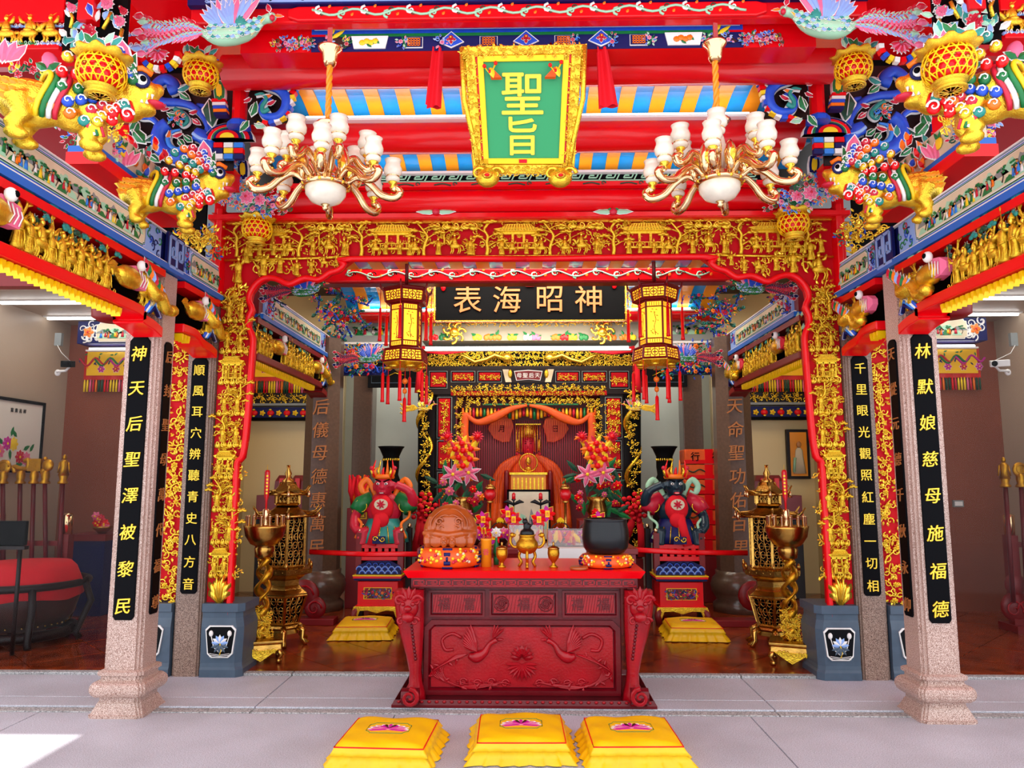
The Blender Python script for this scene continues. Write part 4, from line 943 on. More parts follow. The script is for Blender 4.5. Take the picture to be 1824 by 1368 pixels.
    t = thing('tie_beam', 'pair of red beam ends beside the near basket lantern on the %s' % sd, 'beam', (s * 3, 5.8, 4.2), 'red tie beams')
    for y0, y1 in ((165, 190), (222, 250)):
        m = MB('red'); a = W(203, y1, 5.6); b = W(234, y0, 5.6); m.box(*sorted((s * abs(a.x), s * abs(b.x))), 5.6, 5.9, a.z, b.z); build('beam_end', m, t, bevel=.006); m = MB('navy'); c = W(237, (y0 + y1) / 2, 5.6); m.box(s * abs(c.x) - .02, s * abs(c.x) + .02, 5.58, 5.7, c.z - .06, c.z + .06); build('end_wrap', m, t)
    # upper side beam with fruit panel
    t = thing('upper_side_beam', 'short blue edged beam painted with fruit behind the near basket lantern on the %s' % sd, 'beam', (s * 2.75, 5.1, 3.6), 'fruit painted side beams')
    zz = 3.66; m = MB('cream'); m.box(*sorted((s * 2.70, s * 2.85)), 4.45, 5.6, zz, zz + .2); build('beam', m, t, bevel=.004); m = MB('moulding_blue'); m.box(*sorted((s * 2.68, s * 2.87)), 4.4, 5.6, zz - .04, zz); m.mat('red'); m.box(*sorted((s * 2.67, s * 2.88)), 4.4, 5.6, zz - .12, zz - .04); build('moulding', m, t)
    m = MB('orange'); m.at(s * 2.695, 5.0, zz + .1, rz=(PI / 2 if s < 0 else -PI / 2))
    for k in range(5): m.mat(('yellow', 'orange', 'orange', 'crimson', 'yellow')[k]); m.ell((-.3 + k * .15, -.005, 0), (.05, .008, .04), 8, 5); m.mat('green'); m.leaf(-.3 + k * .15, .03, .8, .07, .03, .01, -.005); m.leaf(-.3 + k * .15, .03, 2.2, .07, .03, .01, -.005)
    build('fruit_painting', m, t)
    # carving masses: outer top corner
    t = thing('peony_cluster', 'painted peonies with pale leaves above the near basket lantern on the %s' % sd, 'carving', (s * 2.3, 4.3, 4.3), 'peony clusters')
    Y = 4.25
    for px, py, r_, mt in ((158, 58, 17, 'crimson'), (192, 8, 13, 'pink'), (215, 40, 11, 'pink'), (207, 72, 9, 'pink'), (130, 16, 9, 'pink'), (222, 22, 8, 'crimson')):
        p = W(px, py, Y); m = MB(mt); m.flower(s * abs(p.x), p.z, r_ * Y / FPX, mt, 'pale_green', Y, 9, 'white', .03); build('peony', m, t)
    for k in range(34):
        px, py = random.choice(((158, 58), (192, 8), (215, 40), (207, 72), (130, 16), (175, 30), (140, 45), (120, 70))); a = ru(0, 6.28); p = W(px + 10 * math.cos(a), py + 10 * math.sin(a), Y); m = MB(random.choice(('pale_green', 'teal', 'pale_blue', 'white'))); m.leaf(s * abs(p.x), p.z, ru(0, 6.28), ru(.05, .09), .035, .02, Y + .02, 'white'); build('leaf', m, t)
    m = MB('gold'); 
    for pts in ([(120, 10), (128, 30), (124, 48)], [(196, 20), (190, 35), (182, 50)], [(216, 50), (212, 70), (222, 82)]): m.tube([Vector((s * abs(W(a, b, Y).x), Y + .01, W(a, b, Y).z)) for a, b in pts], .012, 5)
    build('stem', m, t)
    m = MB('matte_black'); a = W(112, 95, Y + .08); b = W(232, -30, Y + .08); m.box(*sorted((s * abs(a.x), s * abs(b.x))), Y + .07, Y + .1, a.z, b.z); build('dark_backing', m, t)
    m = MB('red'); a = W(140, 38, Y); b = W(172, -20, Y); m.box(*sorted((s * abs(a.x), s * abs(b.x))), Y - .02, Y + .06, a.z, b.z); m.mat('blue'); p = W(160, 10, Y); m.leaf(s * abs(p.x), p.z, -1.2, .09, .04, .02, Y - .02, 'white'); build('red_block', m, t)
    Y = 4.6; t = thing('gable_beam', 'red beam with gilded beasts and clouds beyond the peonies at the upper %s corner' % sd, 'beam', (s * 3.1, Y, 4.1), 'corner gable beams')
    a = W(-90, 92, Y); b = W(118, -40, Y); c = W(0, 40, Y); d = W(0, 82, Y)
    m = MB('red_beam'); x0, x1 = sorted((s * abs(a.x), s * abs(b.x))); m.box(x0, x1, Y, Y + .2, c.z, b.z); m.box(x0, x1, Y - .02, Y + .2, a.z, d.z); build('beam', m, t, bevel=.006)
    m = MB('matte_black'); m.box(x0, x1, Y + .12, Y + .14, d.z, c.z); build('dark_backing', m, t)
    for k in range(5): xx = x0 + (x1 - x0) * (k + .5) / 5; put(GP[3], t, (xx, Y, d.z + .01), (.26 * (-1) ** k, .2, .22)); put(CC2 if k % 2 else CC, t, (xx, Y - .01, d.z), (.17, .25, .2)); put(CC, t, (xx + .05, Y + .02, c.z - .02), (.17, .2, .15))
    # tail cloud and pink fan under the phoenix
    t = thing('cloud_carving', 'pale blue cloud and pink shell carving under the phoenix tail on the %s' % sd, 'carving', (s * 2.3, 4.7, 4.2), 'cloud carvings')
    Y = 4.68
    for px, py, q in ((248, 62, .18), (255, 82, .2), (268, 92, .16)): p = W(px, py, Y); put(CC, t, (s * abs(p.x), Y, p.z), q)
    p = W(285, 102, Y); m = MB('pink')
    for k in range(9): m.mat('pink' if k % 2 else 'crimson'); m.leaf(s * abs(p.x), p.z + .02, PI + PI * k / 8, .07, .03, .03, Y - .02, 'white')
    build('shell', m, t)
    m = MB('white')
    for k in range(10): a = PI + PI * k / 9; m.mat(('white', 'red', 'blue', 'yellow')[k % 4]); m.at(s * abs(p.x) + .12 * math.cos(a), Y, p.z + .02 + .1 * math.sin(a), ry=-a); m.box(-.018, .018, -.01, .03, -.016, .016)
    build('brocade_edge', m, t)
    m = MB('red'); m.at(); a = W(234, 104, Y + .1); b = W(240, 14, Y + .1); m.box(*sorted((s * abs(a.x), s * abs(b.x) )), Y + .05, Y + .2, a.z, b.z); a = W(236, 100, Y); b = W(500, 12, Y); m.box(*sorted((s * abs(a.x), s * abs(b.x))), Y + .15, Y + .3, W(0, 22, Y).z, b.z); build('red_frame', m, t)
    # dense carving by the near lion: flowers, fruit and leaves
    t = thing('flower_garland', 'gilded flowers, fruit and leaves between the near lion and the blue scroll on the %s' % sd, 'carving', (s * 2.6, 4.4, 3.5), 'flower garlands')
    Y = 4.55
    for px, py in ((150, 215), (165, 240), (185, 255), (200, 225), (140, 250), (120, 225), (175, 215), (195, 260), (155, 265), (60, 120), (30, 130), (100, 180)):
        p = W(px, py, Y); put(random.choice(CS), t, (s * abs(p.x), Y + ru(-.1, .1), p.z), ru(.12, .18), 0, ru(0, 6))
    for px, py in ((190, 200), (205, 210), (178, 228), (205, 235), (170, 205)): p = W(px, py, Y - .1); put(random.choice(GS), t, (s * abs(p.x), Y - .1, p.z), .16, 0, ru(0, 6))
    for px, py, a, L in ((90, 112, 1.3, 38), (135, 195, .3, 40), (140, 210, -.3, 42)): p = W(px, py, Y - .15); m = MB('pink'); m.ell((s * abs(p.x), Y - .15, p.z), (.05, .04, .075), 10, 7, (0, .4 * s, 0)); m.mat('green'); m.leaf(s * abs(p.x), p.z - .06, .5, .09, .05, .03, Y - .17, 'white'); m.leaf(s * abs(p.x), p.z - .06, 2.6, .09, .05, .03, Y - .17, 'white'); build('peach', m, t)
    for k in range(22):
        p = W(ru(225, 300), ru(255, 345), 4.9); m = MB(random.choice(('crimson', 'green', 'blue', 'orange', 'teal', 'red'))); m.leaf(s * abs(p.x), p.z, ru(.8, 2.6) if s < 0 else ru(.5, 2.3), ru(.06, .1), .04, .03, 4.9, 'white'); build('plume', m, t)
    # carving between lion and rear post
    t = thing('dragon_corner', 'tangled gilt and blue corner carving above the %s rear pillar' % sd, 'carving', (s * 2.7, 5.9, 3.4), 'corner dragon carvings')
    for k in range(16):
        p = W(ru(325, 384), ru(372, 455), 6.0)
        if p.z < 3.4: continue
        put(random.choice(GS + CD[:2]), t, (s * abs(p.x), 6.0 + ru(-.15, .05), p.z), ru(.14, .2), 0, ru(0, 6))
    m = MB('matte_black'); a = W(200, 420, 6.33); b = W(384, 60, 6.33); m.box(*sorted((s * abs(a.x), s * abs(b.x))), 6.33, 6.36, 3.42, b.z + .2); build('dark_backing', m, t)
    m = MB('red'); a = W(384, 470, 6.15); b = W(399, 372, 6.15); m.box(*sorted((s * abs(a.x), s * abs(b.x))), 6.12, 6.25, 3.05, b.z); build('red_post', m, t, bevel=.008)
    for k in range(6): p = W(350 + k * 11, 352 + 4 * (k % 2), 6.05); put((CS[k % 5]), t, (s * abs(p.x), 6.0, p.z), .13, 0, k)
# ================================================================ GREEN PLAQUE
def quadmap(c, Y0, Y1):
    """c: tl, tr, br, bl pixels; top at depth Y0, bottom at depth Y1"""
    tl, tr = W(*c[0], Y0), W(*c[1], Y0); br, bl = W(*c[2], Y1), W(*c[3], Y1); nrm = (tr - tl).cross(bl - tl).normalized()
    if nrm.y > 0: nrm = -nrm
    return lambda u, v, d=0: (tl * (1 - u) + tr * u) * (1 - v) + (bl * (1 - u) + br * u) * v + nrm * d
Q = quadmap(((850, 100), (1014, 97), (1004, 292), (862, 292)), 4.70, 5.0)
t = thing('honour_plaque', 'green plaque with two golden characters in a carved gilt frame, leaning forward', 'plaque', Q(.5, 1), None)
def qbox(m, u0, u1, v0, v1, d0, d1): m.add([Q(u, v, d) for u in (u0, u1) for v in (v0, v1) for d in (d0, d1)], [(0, 1, 3, 2), (4, 6, 7, 5), (0, 4, 5, 1), (2, 3, 7, 6), (0, 2, 6, 4), (1, 5, 7, 3)])
m = MB('plaque_green'); qbox(m, .06, .94, .05, .95, -.02, .005); build('green_field', m, t)
for nm, u0, u1, v0, v1 in (('top', 0, 1, 0, .055), ('bottom', 0, 1, .945, 1), ('l', 0, .065, 0, 1), ('r', .935, 1, 0, 1)):
    m = MB('gold_paint'); qbox(m, u0, u1, v0, v1, -.02, .022); build('inner_moulding', m, t, bevel=.003)
for (a, b) in (((-.11, -.04), (1.11, -.04)), ((-.04, 1.06), (1.04, 1.06)), ((-.09, 0), (-.04, 1)), ((1.09, 0), (1.04, 1))):
    n = 9
    for i in range(n + 1):
        f = i / n; u = a[0] + (b[0] - a[0]) * f; v = a[1] + (b[1] - a[1]) * f; p = Q(u, v, .01); put(random.choice(GS), t, p, .105, 0, ru(0, 6), 'carved_border')
m = MB('gold'); 
for u0, u1, v0, v1 in ((-.16, 1.16, -.09, -.0), (-.14, -.02, -.08, 1.05), (1.02, 1.14, -.08, 1.05), (-.1, 1.1, 1.0, 1.1)): qbox(m, u0, u1, v0, v1, -.05, -.0)
m.mat('red'); qbox(m, -.05, 1.05, -.02, 1.04, -.06, -.01); build('outer_frame', m, t, bevel=.008)
for k in (-1, 1): m = MB('gold'); m.tube([Q(.5 + k * .66, -.08, 0), Q(.5 + k * .68, .4, .02), Q(.5 + k * .60, .8, 0), Q(.5 + k * .56, 1.1, 0)], .018, 6); build('frame_bead', m, t)
for k, u in enumerate((.04, .96)):
    p = Q(u, 1.13, .05); m = MB('gold'); m.ell(p, (.085, .06, .07), 10, 7); m.mat('gold_smooth'); m.ell(p + Vector((0, -.05, .0)), (.04, .03, .03)); m.mat('red'); m.ell(p + Vector((0, -.075, -.01)), (.02, .012, .012)); m.mat('gold')
    for q in (-1, 1): m.spiral(p.x + q * .06, p.z + .02, .05, 0, 1.2, .016, p.y - .03)
    build('lion_mask', m, t)
m = MB('chrome')
for u in (.2, .8): m.tube([Q(u, -.02, -.02), Q(u, -.1, -.04) + Vector((0, .05, .03)), Q(u, -.1, -.04) + Vector((0, .16, .06))], .012, 6)
build('hanging_hook', m, t)
axt = Q(.5, 0) - Q(.5, 1); rx = -math.atan2(-axt.y, axt.z) * -1
rx = math.atan2(-axt.y, axt.z)
letter(t, '聖', Q(.49, .345, .012), .30, 'text_gold', 0, 1, .02, rx=rx); letter(t, '旨', Q(.49, .735, .012), .27, 'text_gold', 0, .9, .02, rx=rx)
m = MB('red_cloth'); qbox(m, .44, .54, .955, .99, .02, .03); build('red_seal', m, t)
for k, (u, a) in enumerate(((.14, .25), (.86, -.25))):
    m = MB('orange_silk'); p = Q(u, .13, .02); q = Q(u + a * .25, .24, .02); m.prism([(p.x - .012, p.z), (p.x + .012, p.z), (q.x + .035, q.z), (q.x - .035, q.z)], p.y - .03, p.y); m.mat('yellow'); m.leaf(p.x, p.z, -1.3, .08, .04, .02, p.y - .03); m.mat('red')
    for dx, dz in ((-.04, .01), (.035, .03), (.0, -.03)): m.ell((p.x + dx, p.y - .035, p.z + dz), .014)
    m.mat('yellow'); m.tube([(p.x - .04, p.y - .03, p.z + .01), (p.x, p.y - .03, p.z - .05), (p.x + .035, p.y - .03, p.z + .03)], .006, 4); build('ribbon_badge', m, t)
for s, xs in ((-1, (772, 790, 800, 760)), (1, (1063, 1082, 1101, 1069))):
    m = MB('red_cloth'); Y = 4.88; a, b = W(xs[0], 88, Y), W(xs[1], 88, Y); c, d = W(xs[2] - 3, 192, Y), W(xs[3], 192, Y)
    if s > 0: c, d = W(1101, 190, Y), W(1067, 192, Y)
    else: c, d = W(786, 193, Y), W(759, 191, Y)
    m.grid(lambda u, v: (a * (1 - u) + b * u) * (1 - v) + (d * (1 - u) + c * u) * v + Vector((0, -.02 * math.cos(u * 9) - .02, 0)), 14, 8)
    m.grid(lambda u, v: (a * (1 - u) + b * u) * (1 - v) + (d * (1 - u) + c * u) * v + Vector((0, .01 + .01 * math.cos(u * 9), 0)), 14, 8)
    tag(build('red_cloth', m), 'red cloth strip hanging %s of the green plaque' % ('left' if s < 0 else 'right'), 'cloth', 'red cloth strips')
# ================================================================ CHANDELIERS
def chandelier(label, loc, top):
    t = thing('chandelier', label, 'chandelier', (0, 0, 0), 'chandeliers', world=False)
    # origin at the centre of the body; bowl below
    m = MB('alabaster'); m.lathe([(.01, -.175), (.05, -.17), (.095, -.15), (.125, -.11), (.13, -.07), (.12, -.06)], 24); build('glass_bowl', m, t)
    m = MB('rose_gold'); m.lathe([(.012, -.21), (.02, -.2), (.014, -.185), (.03, -.172)], 12); build('finial', m, t)
    m = MB('rose_gold'); m.lathe([(.12, -.07), (.15, -.06), (.155, -.045), (.125, -.03), (.10, .0), (.07, .02), (.05, .03)], 24); build('hub', m, t)
    m = MB('gold_smooth')
    for k in range(12): a = k * PI / 6; m.ell((.145 * math.cos(a), .145 * math.sin(a), -.052), .014, 6, 4)
    o = build('hub_beads', m, t); o['kind'] = 'stuff'
    m = MB('alabaster'); m.lathe([(.025, .03), (.05, .08), (.055, .14), (.05, .19), (.04, .24), (.03, .27), (.02, .28)], 16); build('stem', m, t)
    m = MB('rose_gold'); m.lathe([(.02, .28), (.02, .31), (.06, .33), (.085, .36), (.075, .37), (.02, .365)], 20); m.lathe([(.012, .36), (.012, .4)], 8); build('crown', m, t)
    r = 0
    for (n, R, zc, cr, off, up) in ((8, .42, -.0, .052, .2, .06), (6, .26, .14, .055, .0, .12)):
        for k in range(n):
            a = off + k * 2 * PI / n; ca, sa = math.cos(a), math.sin(a)
            def V(q, z): return (q * ca, q * sa, z)
            z0 = -.02 if n == 8 else .0
            if n == 8: pts = [V(.12, -.03), V(.20, .02), V(.28, -.02), V(.35, -.085), V(.43, -.10), V(.47, -.06), V(.44, -.03), V(.42, -.05)]
            else: pts = [V(.07, .02), V(.12, .10), V(.18, .13), V(.22, .08), V(.27, .05), V(.30, .09), V(.27, .11), V(.26, .09)]
            m = MB('rose_gold'); q = spline(pts, 5); m.tube(q, [.017 + .008 * math.sin(PI * i / len(q)) for i in range(len(q))], 7); am = build('arm', m, t)
            m = MB('black'); q2 = spline(pts[3:6], 4); m.tube([Vector(v) * 1.004 + Vector((0, 0, .016)) for v in q2], .006, 4); m.mat('gold_smooth'); m.leaf(0, 0, 0, .001, .001); 
            for j in range(3): v = q2[j * 3]; m.ell((v[0], v[1], v[2] + .022), .011, 5, 4)
            build('scroll_trim', m, am)
            zb = (-.045 if n == 8 else .10); c = V(R, zb)
            m = MB('gold_smooth'); m.lathe([(.008, 0), (.02, .015), (.012, .03), (.03, .045), (.03, .052)], 10, c); build('lamp_holder', m, t)
            m = MB('alabaster'); s_ = cr / .055; m.lathe([(.022 * s_, .05), (.045 * s_, .06), (.05 * s_, .075), (.04 * s_, .088)], 16, c); m.lathe([(.044 * s_, .09), (.06 * s_, .11), (.064 * s_, .135), (.052 * s_, .165), (.05 * s_, .18), (.058 * s_, .2), (.052 * s_, .2), (.045 * s_, .18), (.045 * s_, .12), (.01, .1)], 18, c); lamp = build('lamp_shade', m, t)
            m = MB('rose_gold'); m.lathe([(.042 * s_, .084), (.046 * s_, .09), (.042 * s_, .096)], 14, c); build('shade_ring', m, lamp)
    for k in range(6):
        a = k * PI / 3 + .5; m = MB('rose_gold'); m.lathe([(.01, -.02), (.035, .03), (.04, .09), (.025, .14), (.006, .17)], 10, (.15 * math.cos(a), .15 * math.sin(a), .0)); m.mat('gold_smooth'); m.leaf(.15 * math.cos(a), .02, PI / 2, .1, .05, .03, .15 * math.sin(a) - .03); build('gilt_acanthus', m, t)
    m = MB('rafter_orange'); n = 26
    for q in (0, 2.1, 4.2): m.tube([(.011 * math.cos(q + i * .55), .011 * math.sin(q + i * .55), .40 + (top - .48 - .40) * i / n) for i in range(n + 1)], .011, 6)
    m.tube([(0, 0, .4), (0, 0, top - .46)], .014, 6); build('cord', m, t)
    m = MB('rose_gold'); m.lathe([(.03, top - .50), (.045, top - .47), (.05, top - .42), (.075, top - .385), (.08, top - .375), (.02, top - .37)], 20); build('canopy', m, t)
    m = MB('chrome'); m.box(-.016, .016, -.02, -.014, top - .375, top - .24); m.tube([(0, 0, top - .4), (0, 0, top - .3)], .012, 6); build('strap', m, t)
    t.location = loc; return t
Yc = 4.55
p = W(581, 318, Yc); top = wz(85, Yc) + .385 - p.z
C0 = chandelier('chandelier left of the green plaque, alabaster cups on scrolled rose gold arms', p, top)
p2 = W(1281, 312, Yc); copy_tree(C0, p2, .25, None, 'chandelier right of the green plaque, alabaster cups on scrolled rose gold arms')
# ================================================================ BASKET LANTERNS (hanging post ends)
def basket(label, px, py, wpx, Y, s=1):
    r = wpx / 2 * Y / FPX; p = W(px, py, Y); t = thing('basket_pendant', label, 'pendant', (0, 0, 0), 'gilt basket pendants', world=False)
    def R(z): return (1.0 * math.cos((z - .05) * 1.05)) if z > -.75 else .7
    prof = [(-.72, .66), (-.55, .84), (-.3, .97), (0, 1.0), (.3, .95), (.55, .84)]
    def rad(z):
        for (a, ra), (b, rb) in zip(prof, prof[1:]):
            if a <= z <= b: return ra + (rb - ra) * (z - a) / (b - a)
        return .8
    n = 16
    for d, nm in ((1, 'weave'), (-1, 'weave')):
        m = MB('gold_paint')
        for k in range(n): m.tube([(rad(z) * math.cos(2 * PI * k / n + d * (z + .7) * .62), rad(z) * math.sin(2 * PI * k / n + d * (z + .7) * .62), z) for z in [-.7 + i * .157 for i in range(9)]], .035, 5)
        w_ = build(nm, m, t); w_['kind'] = 'stuff'
    m = MB('gold_paint')
    for z in (-.5, -.22, .06, .34): m.tube([(rad(z) * math.cos(a), rad(z) * math.sin(a), z) for a in [i * PI / 12 for i in range(24)]], .03, 5, closed=True)
    build('hoops', m, t)
    m = MB('red'); m.lathe([(.62, -.68), (.78, -.4), (.86, 0), (.8, .45)], 16); m.mat('brass'); 
    for k in range(10): a = k * .628; m.ell((.86 * math.cos(a), .86 * math.sin(a), .0 + .12 * math.sin(k * 3)), (.12, .12, .16), 6, 4)
    build('inner_blossom', m, t)
    m = MB('gold'); N = 40
    m.loft([[((q + .10 * w_ * math.sin(i * 2 * PI / N * 9)) * math.cos(2 * PI * i / N), (q + .10 * w_ * math.sin(i * 2 * PI / N * 9)) * math.sin(2 * PI * i / N), z + w_ * .07 * math.sin(i * 2 * PI / N * 9 + 1)) for i in range(N)] for q, z, w_ in ((.86, .5, 0), (.98, .58, .3), (1.18, .72, 1), (1.08, .82, 1), (.8, .9, .5))], smooth=True); build('ruffled_rim', m, t)
    m = MB('gold'); m.lathe([(.52, -1.12), (.62, -1.1), (.62, -1.02), (.5, -.92), (.58, -.8), (.7, -.72)], 24); b = build('foot_ring', m, t)
    m = MB('gold_smooth')
    for k in range(12): a = k * PI / 6; m.tube([(.1 * math.cos(a), .1 * math.sin(a), -1.14), (.5 * math.cos(a), .5 * math.sin(a), -1.13)], .03, 5)
    m.lathe([(.5, -1.13), (.46, -1.16), (.4, -1.13)], 18); build('rosette', m, b)
    for k in range(7):
        a = k * .9; m = MB(('teal', 'pale_green', 'green')[k % 3]); m.leaf(.7 * math.cos(a), .9 + .1 * (k % 2), PI * (.2 + .1 * k), .6, .28, .1, -.6, 'white'); build('leaf', m, t)
    t.location = p; t.scale = (r, r, r); return t
for s, rows in ((-1, ((181, 130, 88, 3.55), (358, 133, 64, 4.95), (458, 408, 54, 6.0))), (1, ((1690, 117, 92, 3.55), (1520, 122, 66, 4.95), (1413, 398, 56, 6.0)))):
    sd = 'left' if s < 0 else 'right'
    for (px, py, wp, Y), nm in zip(rows, ('largest of the three gilt woven basket pendants on the %s, nearest the viewer', 'middle gilt woven basket pendant on the %s, before the blue scroll bracket', 'smallest gilt woven basket pendant on the %s, before the portal corner')):
        basket(nm % sd, px, py, wp, Y)
# ================================================================ HEXAGONAL LANTERNS
def hexlantern(label, loc, rz, sc):
    t = thing('palace_lantern', label, 'lantern', (0, 0, 0), 'hexagonal palace lanterns', world=False)
    def hexring(r, z): return [(r * math.cos(PI / 3 * k), r * math.sin(PI / 3 * k), z) for k in range(6)]
    def tier(r0, r1, z0, z1, fr, nm, lat):
        m = MB('dark_red')
        for k in range(6):
            a = PI / 3 * k; b = a + PI / 3
            for z, r in ((z0, r0), (z1, r1)): m.tube([(r * math.cos(a), r * math.sin(a), z), (r * math.cos(b), r * math.sin(b), z)], fr, 4, smooth=False)
            m.tube([(r0 * math.cos(a), r0 * math.sin(a), z0), (r1 * math.cos(a), r1 * math.sin(a), z1)], fr, 4, smooth=False)
        f = build(nm, m, t)
        for k in range(6):
            a = PI / 3 * k; b = a + PI / 3; c = .96
            q = [Vector((r * c * math.cos(x), r * c * math.sin(x), z)) for (r, z, x) in ((r0, z0, a), (r0, z0, b), (r1, z1, b), (r1, z1, a))]
            m = MB('lantern_paper'); m.add(q + [v * .985 for v in q], [(0, 1, 2, 3), (7, 6, 5, 4), (0, 4, 5, 1), (1, 5, 6, 2), (2, 6, 7, 3), (3, 7, 4, 0)]); pp = build('paper_panel', m, f)
            m = MB('dark_red' if lat else 'rafter_orange'); nrm = Vector((math.cos((a + b) / 2), math.sin((a + b) / 2), 0)) * .006
            def at(u, v): return (q[0] * (1 - u) + q[1] * u) * (1 - v) + (q[3] * (1 - u) + q[2] * u) * v + nrm
            if lat:
                for u0, v0, u1, v1 in ((.06, .25, .3, .25), (.06, .75, .3, .75), (.94, .25, .7, .25), (.94, .75, .7, .75), (.3, .1, .3, .4), (.3, .6, .3, .9), (.7, .1, .7, .4), (.7, .6, .7, .9), (.18, .25, .18, .75), (.82, .25, .82, .75), (.0, .5, .33, .5), (1, .5, .67, .5), (.5, 0, .5, .22), (.5, 1, .5, .78)): m.tube([at(u0, v0), at(u1, v1)], .0045, 4, smooth=False)
                m.tube([at(.5 + .16 * math.cos(i * PI / 6), .5 + .28 * math.sin(i * PI / 6)) for i in range(12)], .005, 4, closed=True); m.tube([at(.4, .5), at(.6, .5)], .005, 4); m.tube([at(.5, .3), at(.5, .7)], .005, 4)
                build('lattice', m, pp)
            else:
                rr = random.Random(k)
                m.mat('drum_wood'); m.tube([at(.55, .2), at(.48, .4), at(.6, .55), at(.5, .72)], .003, 4)
                for j in range(14): m.mat(('rafter_orange', 'crimson', 'drum_wood')[j % 3]); c = at(.25 + .5 * rr.random(), (.12 + .2 * rr.random()) if j < 7 else (.5 + .3 * rr.random())); m.tube([c, c + Vector((0, 0, .004 + .006 * rr.random())), c + (q[1] - q[0]) * .08], .0035, 4)
                m.mat('dark_red')
                for v in (.86, .13): m.tube([at(0.03, v), at(.97, v)], .006, 4, smooth=False)
                for u in (.2, .35, .5, .65, .8):
                    m.tube([at(u, .88), at(u, .96)], .003, 4); m.tube([at(u, .04), at(u, .11)], .003, 4)
                build('painting', m, pp)
    tier(.16, .16, -.22, .22, .012, 'body_frame', 0)
    tier(.215, .235, .24, .355, .014, 'upper_frame', 1)
    tier(.23, .215, -.37, -.25, .014, 'lower_frame', 1)
    m = MB('dark_red'); m.loft([hexring(.24, .355), hexring(.25, .37), hexring(.24, .385), hexring(.1, .40)], smooth=False); m.loft([hexring(.215, .24), hexring(.16, .225)]); m.loft([hexring(.16, -.225), hexring(.225, -.25)]); build('cap', m, t)
    m = MB('gold'); m.loft([hexring(.235, -.372), hexring(.235, -.385), hexring(.12, -.44)], smooth=False)
    for k in range(6):
        a = PI / 3 * k + PI / 6; m.ell((.17 * math.cos(a), .17 * math.sin(a), -.425), (.05, .05, .02), 7, 4)
    build('carved_base', m, t)
    m = MB('dark_red'); m.tube([(0, 0, .39), (0, 0, 1.0)], .02, 6); build('hanger', m, t)
    for k in range(6):
        a = PI / 3 * k; x, y = .27 * math.cos(a), .27 * math.sin(a)
        m = MB('dark_red'); m.tube([(.22 * math.cos(a), .22 * math.sin(a), .34), (x, y, .38), (x * 1.03, y * 1.03, .43)], [.015, .012, .006], 6); fn = build('dragon_finial', m, t)
        m = MB('red'); m.tube([(x, y, .36), (x, y, .06)], .0035, 4); m.lathe([(.004, .14), (.016, .12), (.018, -.14), (.022, -.17)], 7, (x, y, 0)); m.ell((x, y, .15), (.014, .014, .02), 7, 5); build('tassel', m, t)
        x, y = x * .85, y * .85; m = MB('red'); m.tube([(x, y, -.37), (x, y, -.5)], .0035, 4); m.lathe([(.004, -.48), (.016, -.5), (.018, -.75), (.022, -.78)], 7, (x, y, 0)); build('tassel', m, t)
    m = MB('red'); m.tube([(0, 0, -.44), (0, 0, -.75)], .004, 4); m.lathe([(.004, -.72), (.018, -.74), (.02, -.95), (.024, -.97)], 7); m.mat('orange'); m.ell((0, 0, -.56), .03, 8, 6); m.ell((0, 0, -.66), (.024, .024, .03), 8, 6); build('centre_tassel', m, t)
    t.location = loc; t.rotation_euler = (0, 0, rz); t.scale = (sc, sc, sc)
    l = bpy.data.lights.new('lantern_bulb', 'POINT'); l.energy = 14; l.color = (1, .65, .25); l.shadow_soft_size = .08; lo = bpy.data.objects.new('lantern_bulb', l); COL.objects.link(lo); lo.location = loc
    return t
Yl = 7.3
hexlantern('glowing hexagonal palace lantern hanging left of the black name board', W(723, 582, Yl), PI / 2 - .05, .98)
hexlantern('glowing hexagonal palace lantern hanging right of the black name board', W(1167, 578, Yl), PI / 3 - .22, .98)
# ================================================================ INNER HALL, upper
Y = 7.6
t = thing('inner_scroll_beam', 'red beam with a green scrolling vine, seen just under the portal lintel', 'beam', (0, Y, wz(500, Y)))
m = MB('red_beam'); m.box(-2.6, 2.6, Y, Y + .2, wz(500, Y), wz(478, Y)); build('beam', m, t, bevel=.01)
zc = wz(488, Y); m = MB('pale_green')
m.tube([(-1.9 + k * .04, Y - .008, zc + .03 * math.sin(k * .04 * 2 * PI / .42)) for k in range(96)], .008, 5)
for k in range(18):
    x = -1.85 + k * .215; sg = (-1) ** k; m.mat('pale_green'); m.spiral(x, zc + sg * .012, .04, PI * .5 * sg, 1.2, .010, Y - .008, 10, sg); m.mat('black'); m.spiral(x + .03, zc, .03, 0, 1, .006, Y - .012, 8); m.mat('orange'); m.leaf(x + .1, zc + sg * .03, 1, .04, .03, .005, Y - .01)
build('vine_painting', m, t)
m = MB('dark_red'); m.box(-2.6, 2.6, 9.6, 9.7, wz(520, 9.6), 4.6); m.box(-2.6, 2.6, 7.65, 7.8, wz(506, 7.7), wz(500, 7.6)); build('rear_board', m, t)
t2 = roof_strips(7.0, wz(452, 7.0), 7.5, wz(477, 7.5), -2.0, 2.0, 'sliver of striped ceiling boards above the inner scroll beam', .14, .13, .0)
roof_strips(8.9, wz(506, 8.9), 9.35, wz(549, 9.35), -2.3, 2.3, 'striped ceiling boards beside the name board, deep in the hall', .15, .14)
hbeam('round_purlin', 'dark red purlin deep in the hall behind the hexagonal lanterns', -2.5, 2.5, 9.5, wz(562, 9.5), .09)
tube_light('tube light deep in the hall under the striped boards', -2.1, 2.1, 9.3, wz(551, 9.3), .012)
Y = 8.4
t = thing('name_board', 'black name board with four gilt characters hanging over the shrine', 'sign', (0, Y, wz(572, Y)))
a, b = W(776, 571, Y), W(1112, 501, Y)
m = MB('matte_black'); m.box(a.x, b.x, Y, Y + .05, a.z, b.z); build('board', m, t)
